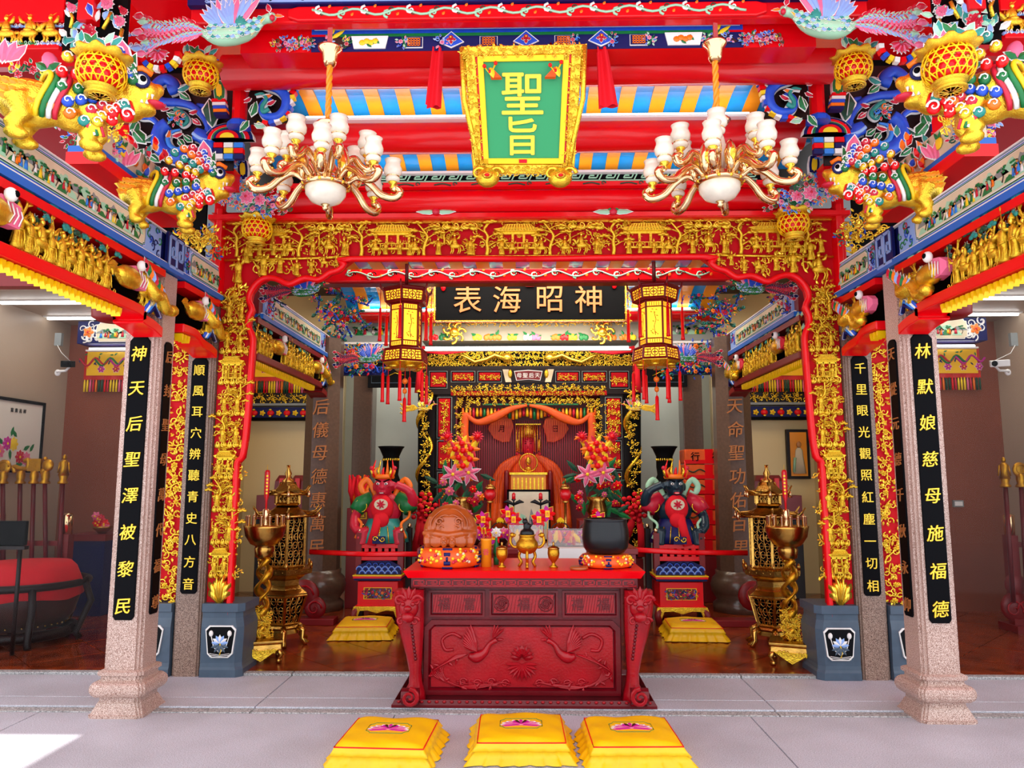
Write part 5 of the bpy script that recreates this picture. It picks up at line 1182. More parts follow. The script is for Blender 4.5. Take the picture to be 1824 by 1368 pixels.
m = MB('gold'); m.box(a.x - .02, a.x - .005, Y - .02, Y + .05, a.z, b.z); m.box(b.x + .005, b.x + .02, Y - .02, Y + .05, a.z, b.z); m.box(a.x, b.x, Y - .015, Y + .05, a.z - .01, a.z); build('gilt_edge', m, t)
m = MB('chrome')
for q in (-.8, .8): m.tube([(q, Y + .03, b.z - .02), (q, Y + .03, 5.2)], .008, 5)
build('hanging_wire', m, t)
for ch, px in zip('表海昭神', (833, 903, 979, 1048)): letter(t, ch, W(px, 533, Y - .01), .34, 'text_bronze', bold=.006)
for px in (766, 1120):
    for k in range(6): put(random.choice(GS), t, W(px, 506 + k * 13, Y), .09, 0, ru(0, 6), 'carved_border')
m = MB('red'); p = W(944, 504, Y); m.box(p.x - .05, p.x + .05, Y - .03, Y - .02, p.z - .05, p.z + .04); m.mat('rafter_orange'); m.box(p.x - .035, p.x + .035, Y - .033, Y - .03, p.z - .02, p.z - .01); m.box(p.x - .035, p.x + .035, Y - .033, Y - .03, p.z + .01, p.z + .02); build('red_seal', m, t)
for px, py in ((790, 512), (1094, 508)): p = W(px, py, Y); m = MB('red'); m.ell((p.x, Y - .02, p.z), (.03, .02, .05)); build('ribbon_knot', m, t)
for s in (-1, 1):
    sd = 'left' if s < 0 else 'right'; Y = 9.75
    def M_(px, py, Y=Y): p = W(px, py, Y); p.x = s * abs(p.x); return p
    t = thing('painted_board', 'landscape board with hill shaped top behind the %s hexagonal lantern' % sd, 'panel', M_(650, 614), 'landscape boards')
    m = MB('white'); q = [M_(*c) for c in ((604, 613), (735, 613), (735, 560), (700, 556), (678, 562), (662, 578), (640, 582), (628, 590), (604, 591))]; m.prism([(p.x, p.z) for p in q], Y, Y + .05); build('border', m, t)
    m = MB('grey_paint'); c = sum(q, Vector()) / len(q); m.prism([(c.x + (p.x - c.x) * .95, c.z + (p.z - c.z) * .86) for p in q], Y - .01, Y); build('painted_field', m, t)
    m2 = scenery(None, None, .75, .2, 3); m = MB('green'); m.at(c.x - s * .03, Y - .011, c.z - .03); m.mats = m2.mats; m.add(m2.v, m2.f); m.mi = m2.mi; m.sm = m2.sm; build('painted_scene', m, t)
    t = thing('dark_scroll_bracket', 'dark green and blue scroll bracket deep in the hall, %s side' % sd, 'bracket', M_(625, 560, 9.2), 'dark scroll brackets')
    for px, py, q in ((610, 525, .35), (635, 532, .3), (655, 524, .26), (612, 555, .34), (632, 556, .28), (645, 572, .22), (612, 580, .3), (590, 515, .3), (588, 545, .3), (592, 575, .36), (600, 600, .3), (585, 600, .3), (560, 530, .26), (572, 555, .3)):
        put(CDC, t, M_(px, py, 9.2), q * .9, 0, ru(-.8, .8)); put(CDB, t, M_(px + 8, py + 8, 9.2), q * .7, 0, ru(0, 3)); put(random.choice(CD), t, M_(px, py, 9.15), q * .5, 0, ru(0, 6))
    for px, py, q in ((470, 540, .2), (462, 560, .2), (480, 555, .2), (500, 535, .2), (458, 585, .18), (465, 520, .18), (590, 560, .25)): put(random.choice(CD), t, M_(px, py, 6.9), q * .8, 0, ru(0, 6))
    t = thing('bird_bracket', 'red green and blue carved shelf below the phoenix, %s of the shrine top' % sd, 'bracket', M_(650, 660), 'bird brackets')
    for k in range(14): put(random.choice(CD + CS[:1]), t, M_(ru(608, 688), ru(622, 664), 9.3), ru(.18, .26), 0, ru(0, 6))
    m = MB('navy'); a, b = M_(604, 668, 9.4), M_(690, 652, 9.4); m.box(*sorted((a.x, b.x)), 9.4, 9.5, a.z, b.z); m.mat('blue')
    for k in range(9): m.spiral(a.x + (b.x - a.x) * (k + .5) / 9, (a.z + b.z) / 2, .05, 0, 1.2, .012, 9.39)
    build('wave_base', m, t)
    Y = 10.2; t = thing('rear_wall_carving', 'black carved panel with gold outline high on the grey rear wall, %s of the shrine' % sd, 'panel', M_(690, 690, Y), 'dark wall panels')
    a, b = M_(655, 690, Y), M_(752, 640, Y); m = MB('panel_black'); m.box(*sorted((a.x, b.x)), Y, Y + .06, a.z, b.z); build('board', m, t); m = MB('slate'); x0, x1 = sorted((a.x, b.x)); m.tube([(x0 + .05, Y - .005, a.z + .06), (x1 - .05, Y - .005, a.z + .06), (x1 - .05, Y - .005, b.z - .04), (x0 + .05, Y - .005, b.z - .04)], .008, 4, closed=True); m.mat('gold'); m.tube([((x0 + x1) / 2 - .1, Y - .01, a.z + .15), ((x0 + x1) / 2, Y - .01, a.z + .2), ((x0 + x1) / 2 + .15, Y - .01, a.z + .16)], .01, 4); build('outline', m, t)
    # octagonal hall pillars
    X, YY = s * 2.50, 9.15; R = .235
    t = thing('hall_pillar', 'dark brown octagonal hall pillar with seven gilt characters, %s side' % sd, 'pillar', (X, YY, .03), 'octagonal hall pillars')
    m = MB('brown_pillar'); m.lathe([(R * 1.02, .5), (R, 1.2), (R * .93, 3.3)], 8, (X, YY, 0), smooth=False, ph=PI / 8); build('shaft', m, t)
    m = MB('brown_pillar'); m.lathe([(R * 1.25, .03), (R * 1.25, .12), (R * 1.05, .16), (R * 1.3, .25), (R * 1.36, .33), (R * 1.25, .41), (R * 1.08, .45), (R * 1.1, .5)], 20, (X, YY, 0)); build('drum_base', m, t)
    for k, ch in enumerate(('后儀母德惠萬民', '天命聖功佑百男')[s > 0]): letter(t, ch, (X + s * -.02, YY - R * .965, 2.44 - k * .277), .2, 'text_bronze', bold=.006, slant=.1)
    m = MB('brown_pillar'); m.box(*sorted((s * 2.15, s * 2.42)), 10.3, 10.6, .03, 3.6); tag(build('square_pillar', m, bevel=.01), 'dark square pillar behind the octagonal pillar, %s side' % sd, 'pillar', 'square rear pillars')
# ================================================================ BANNERS
def banner(name_lbl, x0, x1, Y, z0, z1, seed, carve=False):
    t = thing('fringed_banner', name_lbl, 'banner', ((x0 + x1) / 2, Y, z1), 'fringed banners'); r = random.Random(seed); h = z1 - z0; w_ = x1 - x0
    m = MB('red_silk'); m.grid(lambda u, v: (x0 + w_ * u, Y - .006 * math.sin(u * 25), z0 + h * (.28 + .72 * v)), 24, 3); m.grid(lambda u, v: (x1 - w_ * u, Y + .01 - .006 * math.sin(u * 25), z0 + h * (.28 + .72 * v)), 24, 3); build('red_border', m, t)
    m = MB('satin'); m.box(x0 + w_ * .06, x1 - w_ * .06, Y - .012, Y - .007, z0 + h * .38, z1 - h * .02); f = build('yellow_field', m, t)
    m = MB('crimson'); cz = z0 + h * .68
    for q in range(3 if w_ < 1 else 4):
        cx = x0 + w_ * (.2 + .6 * q / (2 if w_ < 1 else 3)); m.mat(('crimson', 'green', 'magenta', 'orange')[q % 4]); m.tube(spline([(cx - .18, Y - .015, cz + .05), (cx - .08, Y - .015, cz - .04), (cx + .02, Y - .015, cz + .06), (cx + .12, Y - .015, cz - .02), (cx + .18, Y - .015, cz + .03)], 4), .013, 5); m.mat('orange')
        m.flower(cx + .1, cz - .08, .05, ('magenta', 'crimson')[q % 2], 'yellow', Y - .014, 6, 'white', .01)
        for j in range(6): m.mat(('navy', 'green', 'orange')[j % 3]); m.leaf(cx - .18 + .06 * j, cz + .1 * math.sin(j * 2), r.random() * 6, .05, .02, .004, Y - .014)
    build('embroidery', m, f)
    n = int(w_ / .035)
    for k in range(n):
        c = ('yellow', 'yellow', 'pink', 'crimson', 'orange', 'dark_green', 'dark_green', 'red', 'crimson', 'yellow')[k % 10]; x = x0 + w_ * (k + .5) / n; m = MB(c); m.lathe([(.012, z0 + .0), (.013, z0 + h * .2), (.005, z0 + h * .29)], 6, (x, Y, 0)); build('tassel', m, t)
    return t
for s in (-1, 1):
    sd = 'left' if s < 0 else 'right'
    a, b = W(147, 698, 9.08), W(240, 622, 9.08)
    a.x, b.x = sorted((s * abs(a.x), s * abs(b.x)))
    banner('yellow dragon banner with coloured fringe on the rear wall of the %s side room' % sd, a.x, b.x, 9.08, a.z, b.z, 4)
    a, b = W(455, 700, 10.3), W(556, 625, 10.3); a.x, b.x = sorted((s * abs(a.x) , s * abs(b.x)))
    banner('yellow banner with fringe glimpsed inside the hall on the %s, above the cream wall' % sd, a.x - .5 * (s < 0), b.x + .5 * (s > 0), 10.3, a.z, b.z, 5)
    t = thing('carved_overdoor', 'gilt carving over painted lanterns, above the cream wall on the %s' % sd, 'carving', (s * 3.4, 10.35, 2.4), 'carved overdoors')
    zz = [W(455, q, 10.35).z for q in (700, 719, 723, 728, 744, 749)]; x0, x1 = sorted((s * 2.75, s * 4.1))
    m = MB('dark_wood'); m.box(x0, x1, 10.36, 10.42, zz[1], zz[0] + .05); m.mat('grey_paint'); m.box(x0, x1, 10.3, 10.45, zz[2], zz[1]); m.mat('navy'); m.box(x0, x1, 10.34, 10.45, zz[4], zz[3] + .02); m.mat('black'); m.box(x0, x1, 10.33, 10.45, zz[5], zz[4]); build('boards', m, t)
    for k in range(9): put(random.choice(GS), t, (x0 + .08 + k * .15, 10.34, (zz[0] + zz[1]) / 2), .17, 0, ru(0, 6))
    for k in range(12):
        x = x0 + .06 + k * .115; zq = (zz[3] + zz[4]) / 2
        if k % 2: m = MB('yellow'); m.flower(x, zq, .045, 'yellow', 'orange', 10.33, 5, None, .01); build('painted_flower', m, t)
        else: m = MB('red'); m.ell((x, 10.33, zq), (.05, .02, .04), 10, 6); m.mat('yellow'); m.ell((x, 10.31, zq - .045), (.02, .01, .012)); m.ell((x, 10.31, zq + .045), (.02, .01, .012)); build('painted_lantern', m, t)
    # side room painted beam end and tube
    t = thing('painted_beam_end', 'blue and white scroll painted beam block high in the %s side room' % sd, 'beam', (s * 5.3, 8.9, 3.3), 'painted beam blocks')
    a, b = W(137, 612, 8.8), W(240, 572, 8.8); x0, x1 = sorted((s * abs(a.x), s * abs(b.x))); m = MB('navy'); m.box(x0, x1, 8.8, 9.1, a.z, b.z); build('block', m, t)
    zc = (a.z + b.z) / 2; hx = (x1 - x0)
    m = MB('white')
    for k in range(16): m.spiral((x0 + .05 + .32 * hx * rnd()) if s < 0 else (x1 - .05 - .32 * hx * rnd()), zc + ru(-.1, .1), .05, ru(0, 6), 1.1, .009, 8.795)
    xx = x0 + hx * .2 if s < 0 else x1 - hx * .2; m.flower(xx, zc, .07, 'orange', 'crimson', 8.79, 5, 'cream', .01); build('white_scrolls', m, t)
    xa = x0 + hx * .68 if s < 0 else x1 - hx * .68; m = MB('white'); m.at(xa, 8.79, zc); m.prism(cartouche(.24, .12), 0, .01); m.mat('cream'); m.prism(cartouche(.23, .11), -.005, .01); build('picture_field', m, t)
    m2 = scenery(None, None, .4, .18, 8); m = MB('green'); m.at(xa, 8.784, zc); m.mats = m2.mats; m.add(m2.v, m2.f); m.mi = m2.mi; m.sm = m2.sm; build('painted_scene', m, t)
    tube_light('tube light under the painted beam block in the %s side room' % sd, x0 + .1, x1 - .1, 8.9, a.z - .05)
    # dark red round post head under ceiling beside front pillar
    m = MB('dark_red'); p = W(200, 548, 6.0); m.lathe([(.10, -.12), (.15, -.09), (.16, .1), (.1, .16)], 18, (s * abs(p.x), 6.0, p.z)); m.tube([(s * abs(p.x), 6.0, p.z), (s * abs(p.x), 6.3, p.z + .05)], .1, 14); m.tube([(s * abs(p.x), 6.2, p.z), (s * abs(p.x), 6.2, 3.3)], .08, 12); tag(build('post_cap', m), 'dark red rounded beam end beside the bracket tip of the %s front pillar' % sd, 'beam', 'rounded beam ends')
# ================================================================ SHRINE
YS = 9.9
def S(px, py, d=0): return W(px, py, YS - d)
def srect(m, x0, y0, x1, y1, d0=0, d1=.05):
    a, b = S(x0, y1), S(x1, y0); m.box(a.x, b.x, YS - d0, YS + d1, a.z, b.z)
sh = thing('shrine', 'carved black and gilt shrine facade around the veiled goddess', 'shrine', (0, YS, .03))
m = MB('dark_wood'); srect(m, 748, 652, 1137, 704, .05, .3); srect(m, 775, 700, 812, 1000, .02, .3); srect(m, 1072, 700, 1110, 1000, .02, .3); srect(m, 745, 690, 775, 1000, -.1, .3); srect(m, 1110, 690, 1140, 1000, -.1, .3); build('frame', m, sh, bevel=.008)
m = MB('dark_red'); a, b = S(745, 990), S(1140, 990); m.box(a.x, b.x, YS - .28, YS + .6, .03, a.z); build('shrine_base', m, sh, bevel=.01)
m = MB('board_cream'); srect(m, 755, 580, 1135, 612, .2, .25); fb = build('fruit_board', m, sh)
for k, px in enumerate((772, 790, 850, 870, 885, 912, 940, 955, 990, 1006, 1020, 1040, 1090, 1112, 1125)):
    p = S(px, 601, .21); c = ('red', 'green', 'yellow', 'orange', 'orange', 'yellow', 'white', 'pink', 'orange', 'red', 'yellow', 'green', 'orange', 'orange', 'yellow')[k]; m = MB(c)
    for j in range(3): m.ell((p.x - .03 + j * .03, YS - .205, p.z + .012 * (j % 2)), (.035, .01, .04), 8, 5)
    m.mat('green'); m.leaf(p.x, p.z + .02, ru(0, 3), .09, .035, .01, YS - .206); m.leaf(p.x, p.z, ru(0, 3), .08, .03, .01, YS - .206); build('painted_fruit', m, fb)
m = MB('matte_black'); srect(m, 752, 570, 1120, 580, .22, .2); srect(m, 746, 624, 1138, 652, .0, .1); build('black_ground', m, sh)
def sgold(x0, y0, x1, y1, size, d=.0, pool=None):
    a, b = S(x0, y1, d), S(x1, y0, d); strew(sh, pool or GS, a.x, b.x, a.z, b.z, YS - d, size)
sgold(754, 570, 1118, 580, .09, .23); 
x = 752
pe = [(748, 641, 650), (790, 634, 650), (830, 630, 650), (870, 627, 650), (941, 624, 650), (1010, 627, 650), (1050, 630, 650), (1090, 634, 650), (1132, 641, 650)]
for i in range(46):
    px = 750 + i * 8.4; yt = 640 - 16 * (1 - abs(px - 941) / 195) ** .7
    for py in (648, (yt + 648) / 2, yt):
        put(random.choice(GS), sh, S(px + ru(-2, 2), py, .03), .09, 0, ru(0, 6))
for q in (-1, 1):
    m = MB('gold_smooth'); m.tube([S(941 + q * a, b, .1) for a, b in ((40, 640), (60, 632), (75, 640), (95, 645), (115, 634), (128, 630))], [.035, .03, .03, .025, .02, .012], 7); m.ell(S(941 + q * 38, 637, .1), (.07, .05, .07)); build('crest_dragon', m, sh)
    m = MB('gold_smooth'); c = S(941 + q * 132, 592, .3)
    for k in range(14): a = k * .9; m.spiral(c.x + .09 * math.cos(a), c.z + .09 * math.sin(a), .06, a, 1, .018, c.y)
    m.ell(c, (.07, .06, .07)); build('dragon_medallion', m, sh)
    m = MB('red_cloth'); m.tube([S(941 + q * a, b, .2) for a, b in ((190, 622), (150, 628), (110, 625))], [.05, .03, .015], 6, .3); m.tube([S(941 + q * a, b, .2) for a, b in ((192, 630), (196, 700))], [.03, .05], 6, .4); build('red_drape', m, sh)
tube_light('bright tube light across the top of the shrine', -1.3, 1.3, YS - .45, W(940, 620, YS - .45).z, .022)
# small framed panels
def spanel(x0, y0, x1, y1, n=2):
    m = MB('grey_paint'); srect(m, x0, y0, x1, y1, .065, 0); m.mat('matte_black'); srect(m, x0 + 1, y0 + 1, x1 - 1, y1 - 1, .07, 0); pb = build('small_panel', m, sh)
    m = MB('red_back'); srect(m, x0 + 3, y0 + 3, x1 - 3, y1 - 3, .074, 0); build('red_ground', m, pb)
    a, b = S(x0 + 3, y1 - 3, .08), S(x1 - 3, y0 + 3, .08); q = min(b.z - a.z, .14); nx = max(1, round((b.x - a.x) / q * 1.3)); nz = max(1, round((b.z - a.z) / q))
    for i in range(nx):
        for j in range(nz): put(random.choice(GS), pb, (a.x + (b.x - a.x) * (i + .5) / nx, YS - .09, a.z + (b.z - a.z) * (j + .5) / nz), q * .95, 0, ru(0, 6))
for r_ in ((765, 662, 798, 693), (804, 662, 847, 682), (851, 662, 894, 682), (989, 662, 1032, 682), (1036, 662, 1080, 682), (1085, 662, 1119, 693), (779, 708, 806, 781), (779, 785, 806, 837), (779, 841, 806, 905), (1078, 708, 1106, 781), (1078, 785, 1106, 837), (1078, 841, 1106, 905)): spanel(*r_)
for px in (755, 1129): sgold(px - 2, 663, px + 3, 693, .06, .07)
m = MB('dark_wood'); srect(m, 899, 656, 985, 683, .08, 0)
c = S(941, 670, .09); m.mat('white'); m.prism([(c.x + a, c.z + b) for a, b in ((-.19, .07), (0, .085), (.19, .07), (.16, -.06), (0, -.045), (-.16, -.06))], YS - .085, YS - .05); m.mat('dark_red'); m.prism([(c.x + a * .94, c.z + b * .85) for a, b in ((-.19, .07), (0, .085), (.19, .07), (.16, -.06), (0, -.045), (-.16, -.06))], YS - .09, YS - .05); cp = build('fan_plaque', m, sh)
for k, ch in enumerate('母聖后天'): letter(cp, ch, (c.x - .12 + k * .08, YS - .095, c.z + .01), .07, 'white', bold=.02)
for q in (-1, 1): m = MB('cream'); m.prism([(c.x + q * .3, c.z - .08), (c.x + q * .22, c.z - .08), (c.x + q * .26, c.z + .09), (c.x + q * .34, c.z + .09)], YS - .1, YS - .05); m.mat('gold'); m.ell((c.x + q * .24, YS - .1, c.z + .03), (.03, .02, .06)); build('scroll_ornament', m, cp)
sgold(804, 687, 1080, 697, .10, .1)
m = MB('red_back'); srect(m, 804, 697, 1080, 705, .06, 0); build('red_strip', m, sh); sgold(806, 698, 1078, 704, .06, .07)
sgold(812, 708, 1070, 720, .11, .04); sgold(809, 716, 824, 850, .12, .04); sgold(1060, 716, 1074, 850, .12, .04); sgold(826, 720, 846, 730, .1, .05); sgold(1040, 720, 1060, 730, .1, .05)
# gilt dragon columns
for q, px in ((-1, 754), (1, 1132)):
    m = MB('matte_black'); a, b = S(px, 990, .2), S(px, 700, .2); m.tube([a, b], .07, 12); build('column_core', m, sh)
    m = MB('gold'); n = 60; m.tube([(a.x + .085 * math.cos(i * .32), a.y - .0 + .085 * math.sin(i * .32), a.z + (b.z - a.z) * i / n) for i in range(n + 1)], [.03 + .012 * math.sin(i * .3) for i in range(n + 1)], 7); build('column_dragon', m, sh)
    for k in range(17): put(random.choice(GS), sh, (a.x + ru(-.05, .05), a.y - .09, a.z + (b.z - a.z) * (k + .5) / 17), .14, 0, ru(0, 6), 'carved_cloud')
    put(GS[0], sh, (a.x, a.y - .05, b.z), .2, 0, 1)
F3 = phoenix('gilded phoenix with raised wings on the shrine column left of the goddess', 'gold', 'gold_smooth', S(754, 728, .35), .30, ('gold',) * 4, 'gilt phoenixes')
copy_tree(F3, S(1131, 728, .35), None, (-.30, .30, .30), 'gilded phoenix with raised wings on the shrine column right of the goddess')
for q, px in ((-1, 752), (1, 1132)):
    t = thing('red_rosette', 'red cloth rosette with streamers tied to the shrine column on the %s' % ('left' if q < 0 else 'right'), 'rosette', S(px, 903, .5), 'red rosettes')
    c = S(px, 903, .5); m = MB('red_cloth')
    for k in range(26): a = k * 2.4; r_ = .012 * k ** .55 * 2.6; m.ell((c.x + r_ * math.cos(a), c.y - .05 + r_ * .3, c.z + r_ * math.sin(a)), (.035, .035, .03), 6, 4)
    build('rosette', m, t)
    m = MB('red_cloth')
    for dx, L in ((-12, 985), (-4, 970)) if q < 0 else ((-13, 955), (10, 992)): a = S(px + dx * .3, 908, .5); b = S(px + dx * 1.2, L, .5); m.tube([a, (a + b) / 2 + Vector((.02, 0, 0)), b], [.03, .045, .055], 8, .3)
    build('streamer', m, t)
# interior
m = MB('dark_red'); a, b = S(818, 1000, -.6), S(1066, 700, -.6); m.box(a.x, b.x, YS + .6, YS + .65, .03, b.z); a, b = S(812, 1000), S(1072, 705)
m.box(a.x - .03, a.x, YS, YS + .6, .03, b.z); m.box(b.x, b.x + .03, YS, YS + .6, .03, b.z); m.box(a.x, b.x, YS, YS + .6, b.z, b.z + .05); build('niche_lining', m, sh)
for k in range(38):
    px = 824 + k * 6.4; m = MB(('orange', 'yellow', 'orange', 'crimson', 'satin', 'orange', 'green')[k % 7]); p = S(px, 726, .02); q = S(px, 744 + 3 * math.sin(k), .02); m.lathe([(.018, q.z), (.02, (p.z + q.z) / 2), (.012, p.z)], 6, (p.x, YS + .03, 0)); build('valance_tassel', m, sh)
m = MB('green'); srect(m, 860, 719, 1030, 722, .03, 0); build('green_strip', m, sh)
m = MB('orange_silk')
for q in (-1, 1):
    a, b, c_ = S(941, 722, .0), S(941 + q * 55, 745, .0), S(941 + q * 112, 742, 0)
    m.tube(spline([S(941 + q * u, v, .03) for u, v in ((2, 722), (30, 728), (62, 744), (90, 752), (112, 738))], 5), [.02, .022, .025, .03, .035, .04, .045, .05, .055, .06, .06, .06, .055, .05, .045, .04, .035, .03, .03, .03, .03], 8, .5)
    m.tube(spline([S(941 + q * u, v, .02) for u, v in ((112, 735), (114, 770), (110, 800), (114, 840))], 5), .055, 8, .5)
build('silk_drape', m, sh)
m = MB('crimson')
for k in range(52): p = S(838 + k * 4, 748, 0); m.tube([(p.x, YS + .1, p.z), (p.x, YS + .1, p.z - 1.1)], .0035, 3)
bc = build('bead_curtain', m, sh); bc['kind'] = 'stuff'
# the goddess
t = thing('goddess_statue', 'red faced goddess statue in orange silk behind the bead curtain, beaded crown', 'statue', (0, YS + .35, .9))
G = lambda px, py, d=-.3: W(px, py, YS - d)
c = G(941, 793); m = MB('crimson'); m.ell(c, (.095, .09, .14), 16, 12); m.ell(c + Vector((0, -.085, -.01)), (.016, .022, .04)); m.tube([c + Vector((0, .02, -.1)), c + Vector((0, .03, -.25))], .06, 10); m.ell(c + Vector((0, .1, -.6)), (.3, .17, .42), 12, 8); build('body', m, t, remesh=.014, smooth_it=1)
m = MB('black')
for q in (-1, 1): m.ell(c + Vector((q * .035, -.085, .02)), (.018, .008, .006)); m.tube([c + Vector((q * .015, -.09, .045)), c + Vector((q * .055, -.08, .05))], .004, 4)
m.mat('red'); m.ell(c + Vector((0, -.087, -.065)), (.022, .008, .01)); build('face_paint', m, t)
m = MB('gold'); m.lathe([(.11, .10), (.125, .15), (.13, .26), (.11, .27)], 14, c); m.box(c.x - .17, c.x + .17, c.y - .12, c.y + .1, c.z + .27, c.z + .285)
for k in range(10): m.tube([(c.x - .16 + k * .0355, c.y - .12, c.z + .27), (c.x - .16 + k * .0355, c.y - .13, c.z + (.1 if 2 < k < 7 else -.1))], .007, 4)
for q in (-1, 1): m.mat('gold'); m.ell(c + Vector((q * .15, -.03, 0)), (.03, .03, .09)); m.mat('crimson'); m.ell(c + Vector((q * .15, -.05, -.12)), .025)
build('beaded_crown', m, t)
m = MB('orange_silk'); m.loft([[(c.x + a * 1.0 * wx, c.y + .12 + b * .22, z) for a, b in [(math.cos(i * PI / 8), math.sin(i * PI / 8)) for i in range(16)]] for wx, z in ((.12, c.z - .13), (.28, c.z - .22), (.38, c.z - .4), (.46, c.z - .8), (.52, c.z - 1.2))], smooth=True)
for q in (-1, 1):
    for k in range(3): m.tube(spline([c + Vector((q * .1, -.03, -.15)), c + Vector((q * (.26 + .05 * k), -.06, -.3)), c + Vector((q * (.36 + .06 * k), -.08, -.6)), c + Vector((q * (.40 + .07 * k), -.1, -1.1))], 4), .045, 8)
build('silk_robe', m, t)
m = MB('gold'); m.tube([(c.x + .12 * math.cos(a), c.y - .16, c.z - .24 + .12 * math.sin(a)) for a in [i * PI / 9 for i in range(18)]], .012, 5, closed=True); m.ell((c.x, c.y - .16, c.z - .22), (.04, .03, .06)); m.ell((c.x, c.y - .16, c.z - .32), (.05, .03, .03)); build('breast_disc', m, t)
m = MB('rafter_orange'); m.box(c.x - .23, c.x + .23, c.y - .22, c.y - .15, c.z - .80, c.z - .40); m.mat('gold')
for k in range(8): m.box(c.x - .2 + k * .054, c.x - .18 + k * .054, c.y - .235, c.y - .2, c.z - .62, c.z - .44)
m.box(c.x - .25, c.x + .25, c.y - .24, c.y - .15, c.z - .40, c.z - .37); m.box(c.x - .25, c.x + .25, c.y - .24, c.y - .15, c.z - .66, c.z - .64); m.mat('dark_red')
for q in (-1, 1): m.lathe([(.035, -.95), (.035, -.38), (.02, -.34)], 8, (c.x + q * .29, c.y - .2, c.z))
build('throne_front', m, t)
for q in (-1, 1):
    t = thing('ceremonial_fan', 'orange shield shaped ceremonial fan behind the goddess, %s' % ('left' if q < 0 else 'right'), 'fan', G(941 + q * 50, 770), 'ceremonial fans')
    m = MB('orange_silk'); c2 = G(941 + q * 48, 768); pts = [(-.14, .20), (.05, .22), (.17, .12), (.15, -.05), (.06, -.16), (-.04, -.20), (-.1, -.12), (-.2, -.02), (-.22, .1)]
    m.prism([(c2.x + q * (a * .8 + b * .4), c2.z + (b * .8 - a * .4)) for a, b in pts], c2.y - .02, c2.y); build('fan', m, t, bevel=.006); letter(t, '日月'[q < 0], c2 + Vector((0, -.03, .03)), .1, 'black', bold=.01)
# ================================================================ ALTAR TABLE
YA = 5.42
def A(px, py, d=0): return W(px, py, YA - d)
tb = thing('altar_table', 'carved rosewood altar table with phoenix panel, in the middle', 'table', (A(934, 1268).x, YA + .4, .012))
xl, xr = A(718, 1020).x, A(1150, 1020).x; xc = (xl + xr) / 2; zt_ = A(934, 1017).z; TZ = zt_; YB = YA + .85
m = MB('red'); m.loft([[(xl + e, YA + e, z), (xr - e, YA + e, z), (xr - e, YB - e, z), (xl + e, YB - e, z)] for e, z in ((.03, zt_ - .055), (.004, zt_ - .012), (.0, zt_ - .004), (.006, zt_))], smooth=False); build('table_top', m, tb)
m = MB('rosewood'); m.box(xl + .05, xr - .05, YA + .05, YB - .05, A(0, 1047).z, zt_ - .05); fz = build('apron', m, tb, bevel=.004)
m = MB('rosewood_light'); fret_run(m, xl + .06, xr - .07, A(0, 1046).z + .005, zt_ - .065, YA + .044, .008, 17); build('key_fret', m, fz)
bx0, bx1 = A(750, 1100).x, A(1110, 1100).x; z0 = A(0, 1252).z + .0; z1 = A(0, 1046).z
m = MB('rosewood'); m.box(bx0, bx1, YA + .12, YB - .1, z0, z1); build('carcass', m, tb, bevel=.006)
def fr_(x0, x1, za, zb, w_, nm, mat='rosewood', ch=0, d=.02, parent=None):
    m = MB(mat); o = [(x0 + ch * 0, za), (x1, za), (x1, zb - ch), (x1 - ch, zb), (x0 + ch, zb), (x0, zb - ch)]; i_ = [(x0 + w_, za + w_), (x1 - w_, za + w_), (x1 - w_, zb - w_ - ch * .7), (x1 - w_ - ch * .7, zb - w_), (x0 + w_ + ch * .7, zb - w_), (x0 + w_, zb - w_ - ch * .7)]
    y = YA + .12; m.loft([[(p[0], y, p[1]) for p in o], [(p[0], y - d, p[1]) for p in o], [(p[0] + (q[0] - p[0]) * .7, y - d, p[1] + (q[1] - p[1]) * .7) for p, q in zip(o, i_)], [(q[0], y - .002, q[1]) for q in i_]], cap=False); return build(nm, m, parent or tb)
for n_, (a, b) in enumerate(((760, 862), (870, 995), (1003, 1105))):
    x0, x1 = A(a, 1080).x, A(b, 1080).x; za, zb = A(0, 1101).z, A(0, 1053).z
    dr = fr_(x0, x1, za, zb, .022, 'drawer')
    m = MB('rosewood_light'); m.box(x0 + .03, x1 - .03, YA + .108, YA + .12, za + .03, zb - .03); m.mat('rosewood')
    for k in range(18): xx = x0 + .04 + (x1 - x0 - .08) * k / 17; m.tube([(xx - .01, YA + .106, za + .035), (xx + .01, YA + .106, zb - .035)], .0012, 3)
    fd = build('carved_field', m, dr)
    for k, ch in enumerate((('福', '富'), ('', '福', ''), ('禧', '福'))[n_]):
        nn = (2, 3, 2)[n_]; xx = x0 + (x1 - x0) * (k + .6) / (nn + .2) if nn == 2 else x0 + (x1 - x0) * (k + .55) / (nn + .1)
        if ch: letter(fd, ch, (xx, YA + .104, (za + zb) / 2), .095, 'rosewood', bold=.004)
        else:
            m = MB('rosewood'); zc = (za + zb) / 2; m.tube([(xx + .05 * math.cos(a), YA + .104, zc + .05 * math.sin(a)) for a in [i * PI / 8 for i in range(16)]], .005, 5, closed=True); m.spiral(xx, zc, .035, 0, 1.5, .007, YA + .104); m.spiral(xx, zc, .035, PI, 1.5, .007, YA + .104); build('roundel', m, fd)
x0, x1 = A(752, 1170).x, A(1108, 1170).x; za, zb = A(0, 1240).z, A(0, 1106).z
fp = fr_(x0, x1, za, zb, .045, 'phoenix_panel', 'rosewood', .05, .03)
m = MB('rosewood_light'); m.box(x0 + .05, x1 - .05, YA + .112, YA + .12, za + .05, zb - .05); pf = build('panel_field', m, fp)
PH = bpy.data.objects['phoenix']
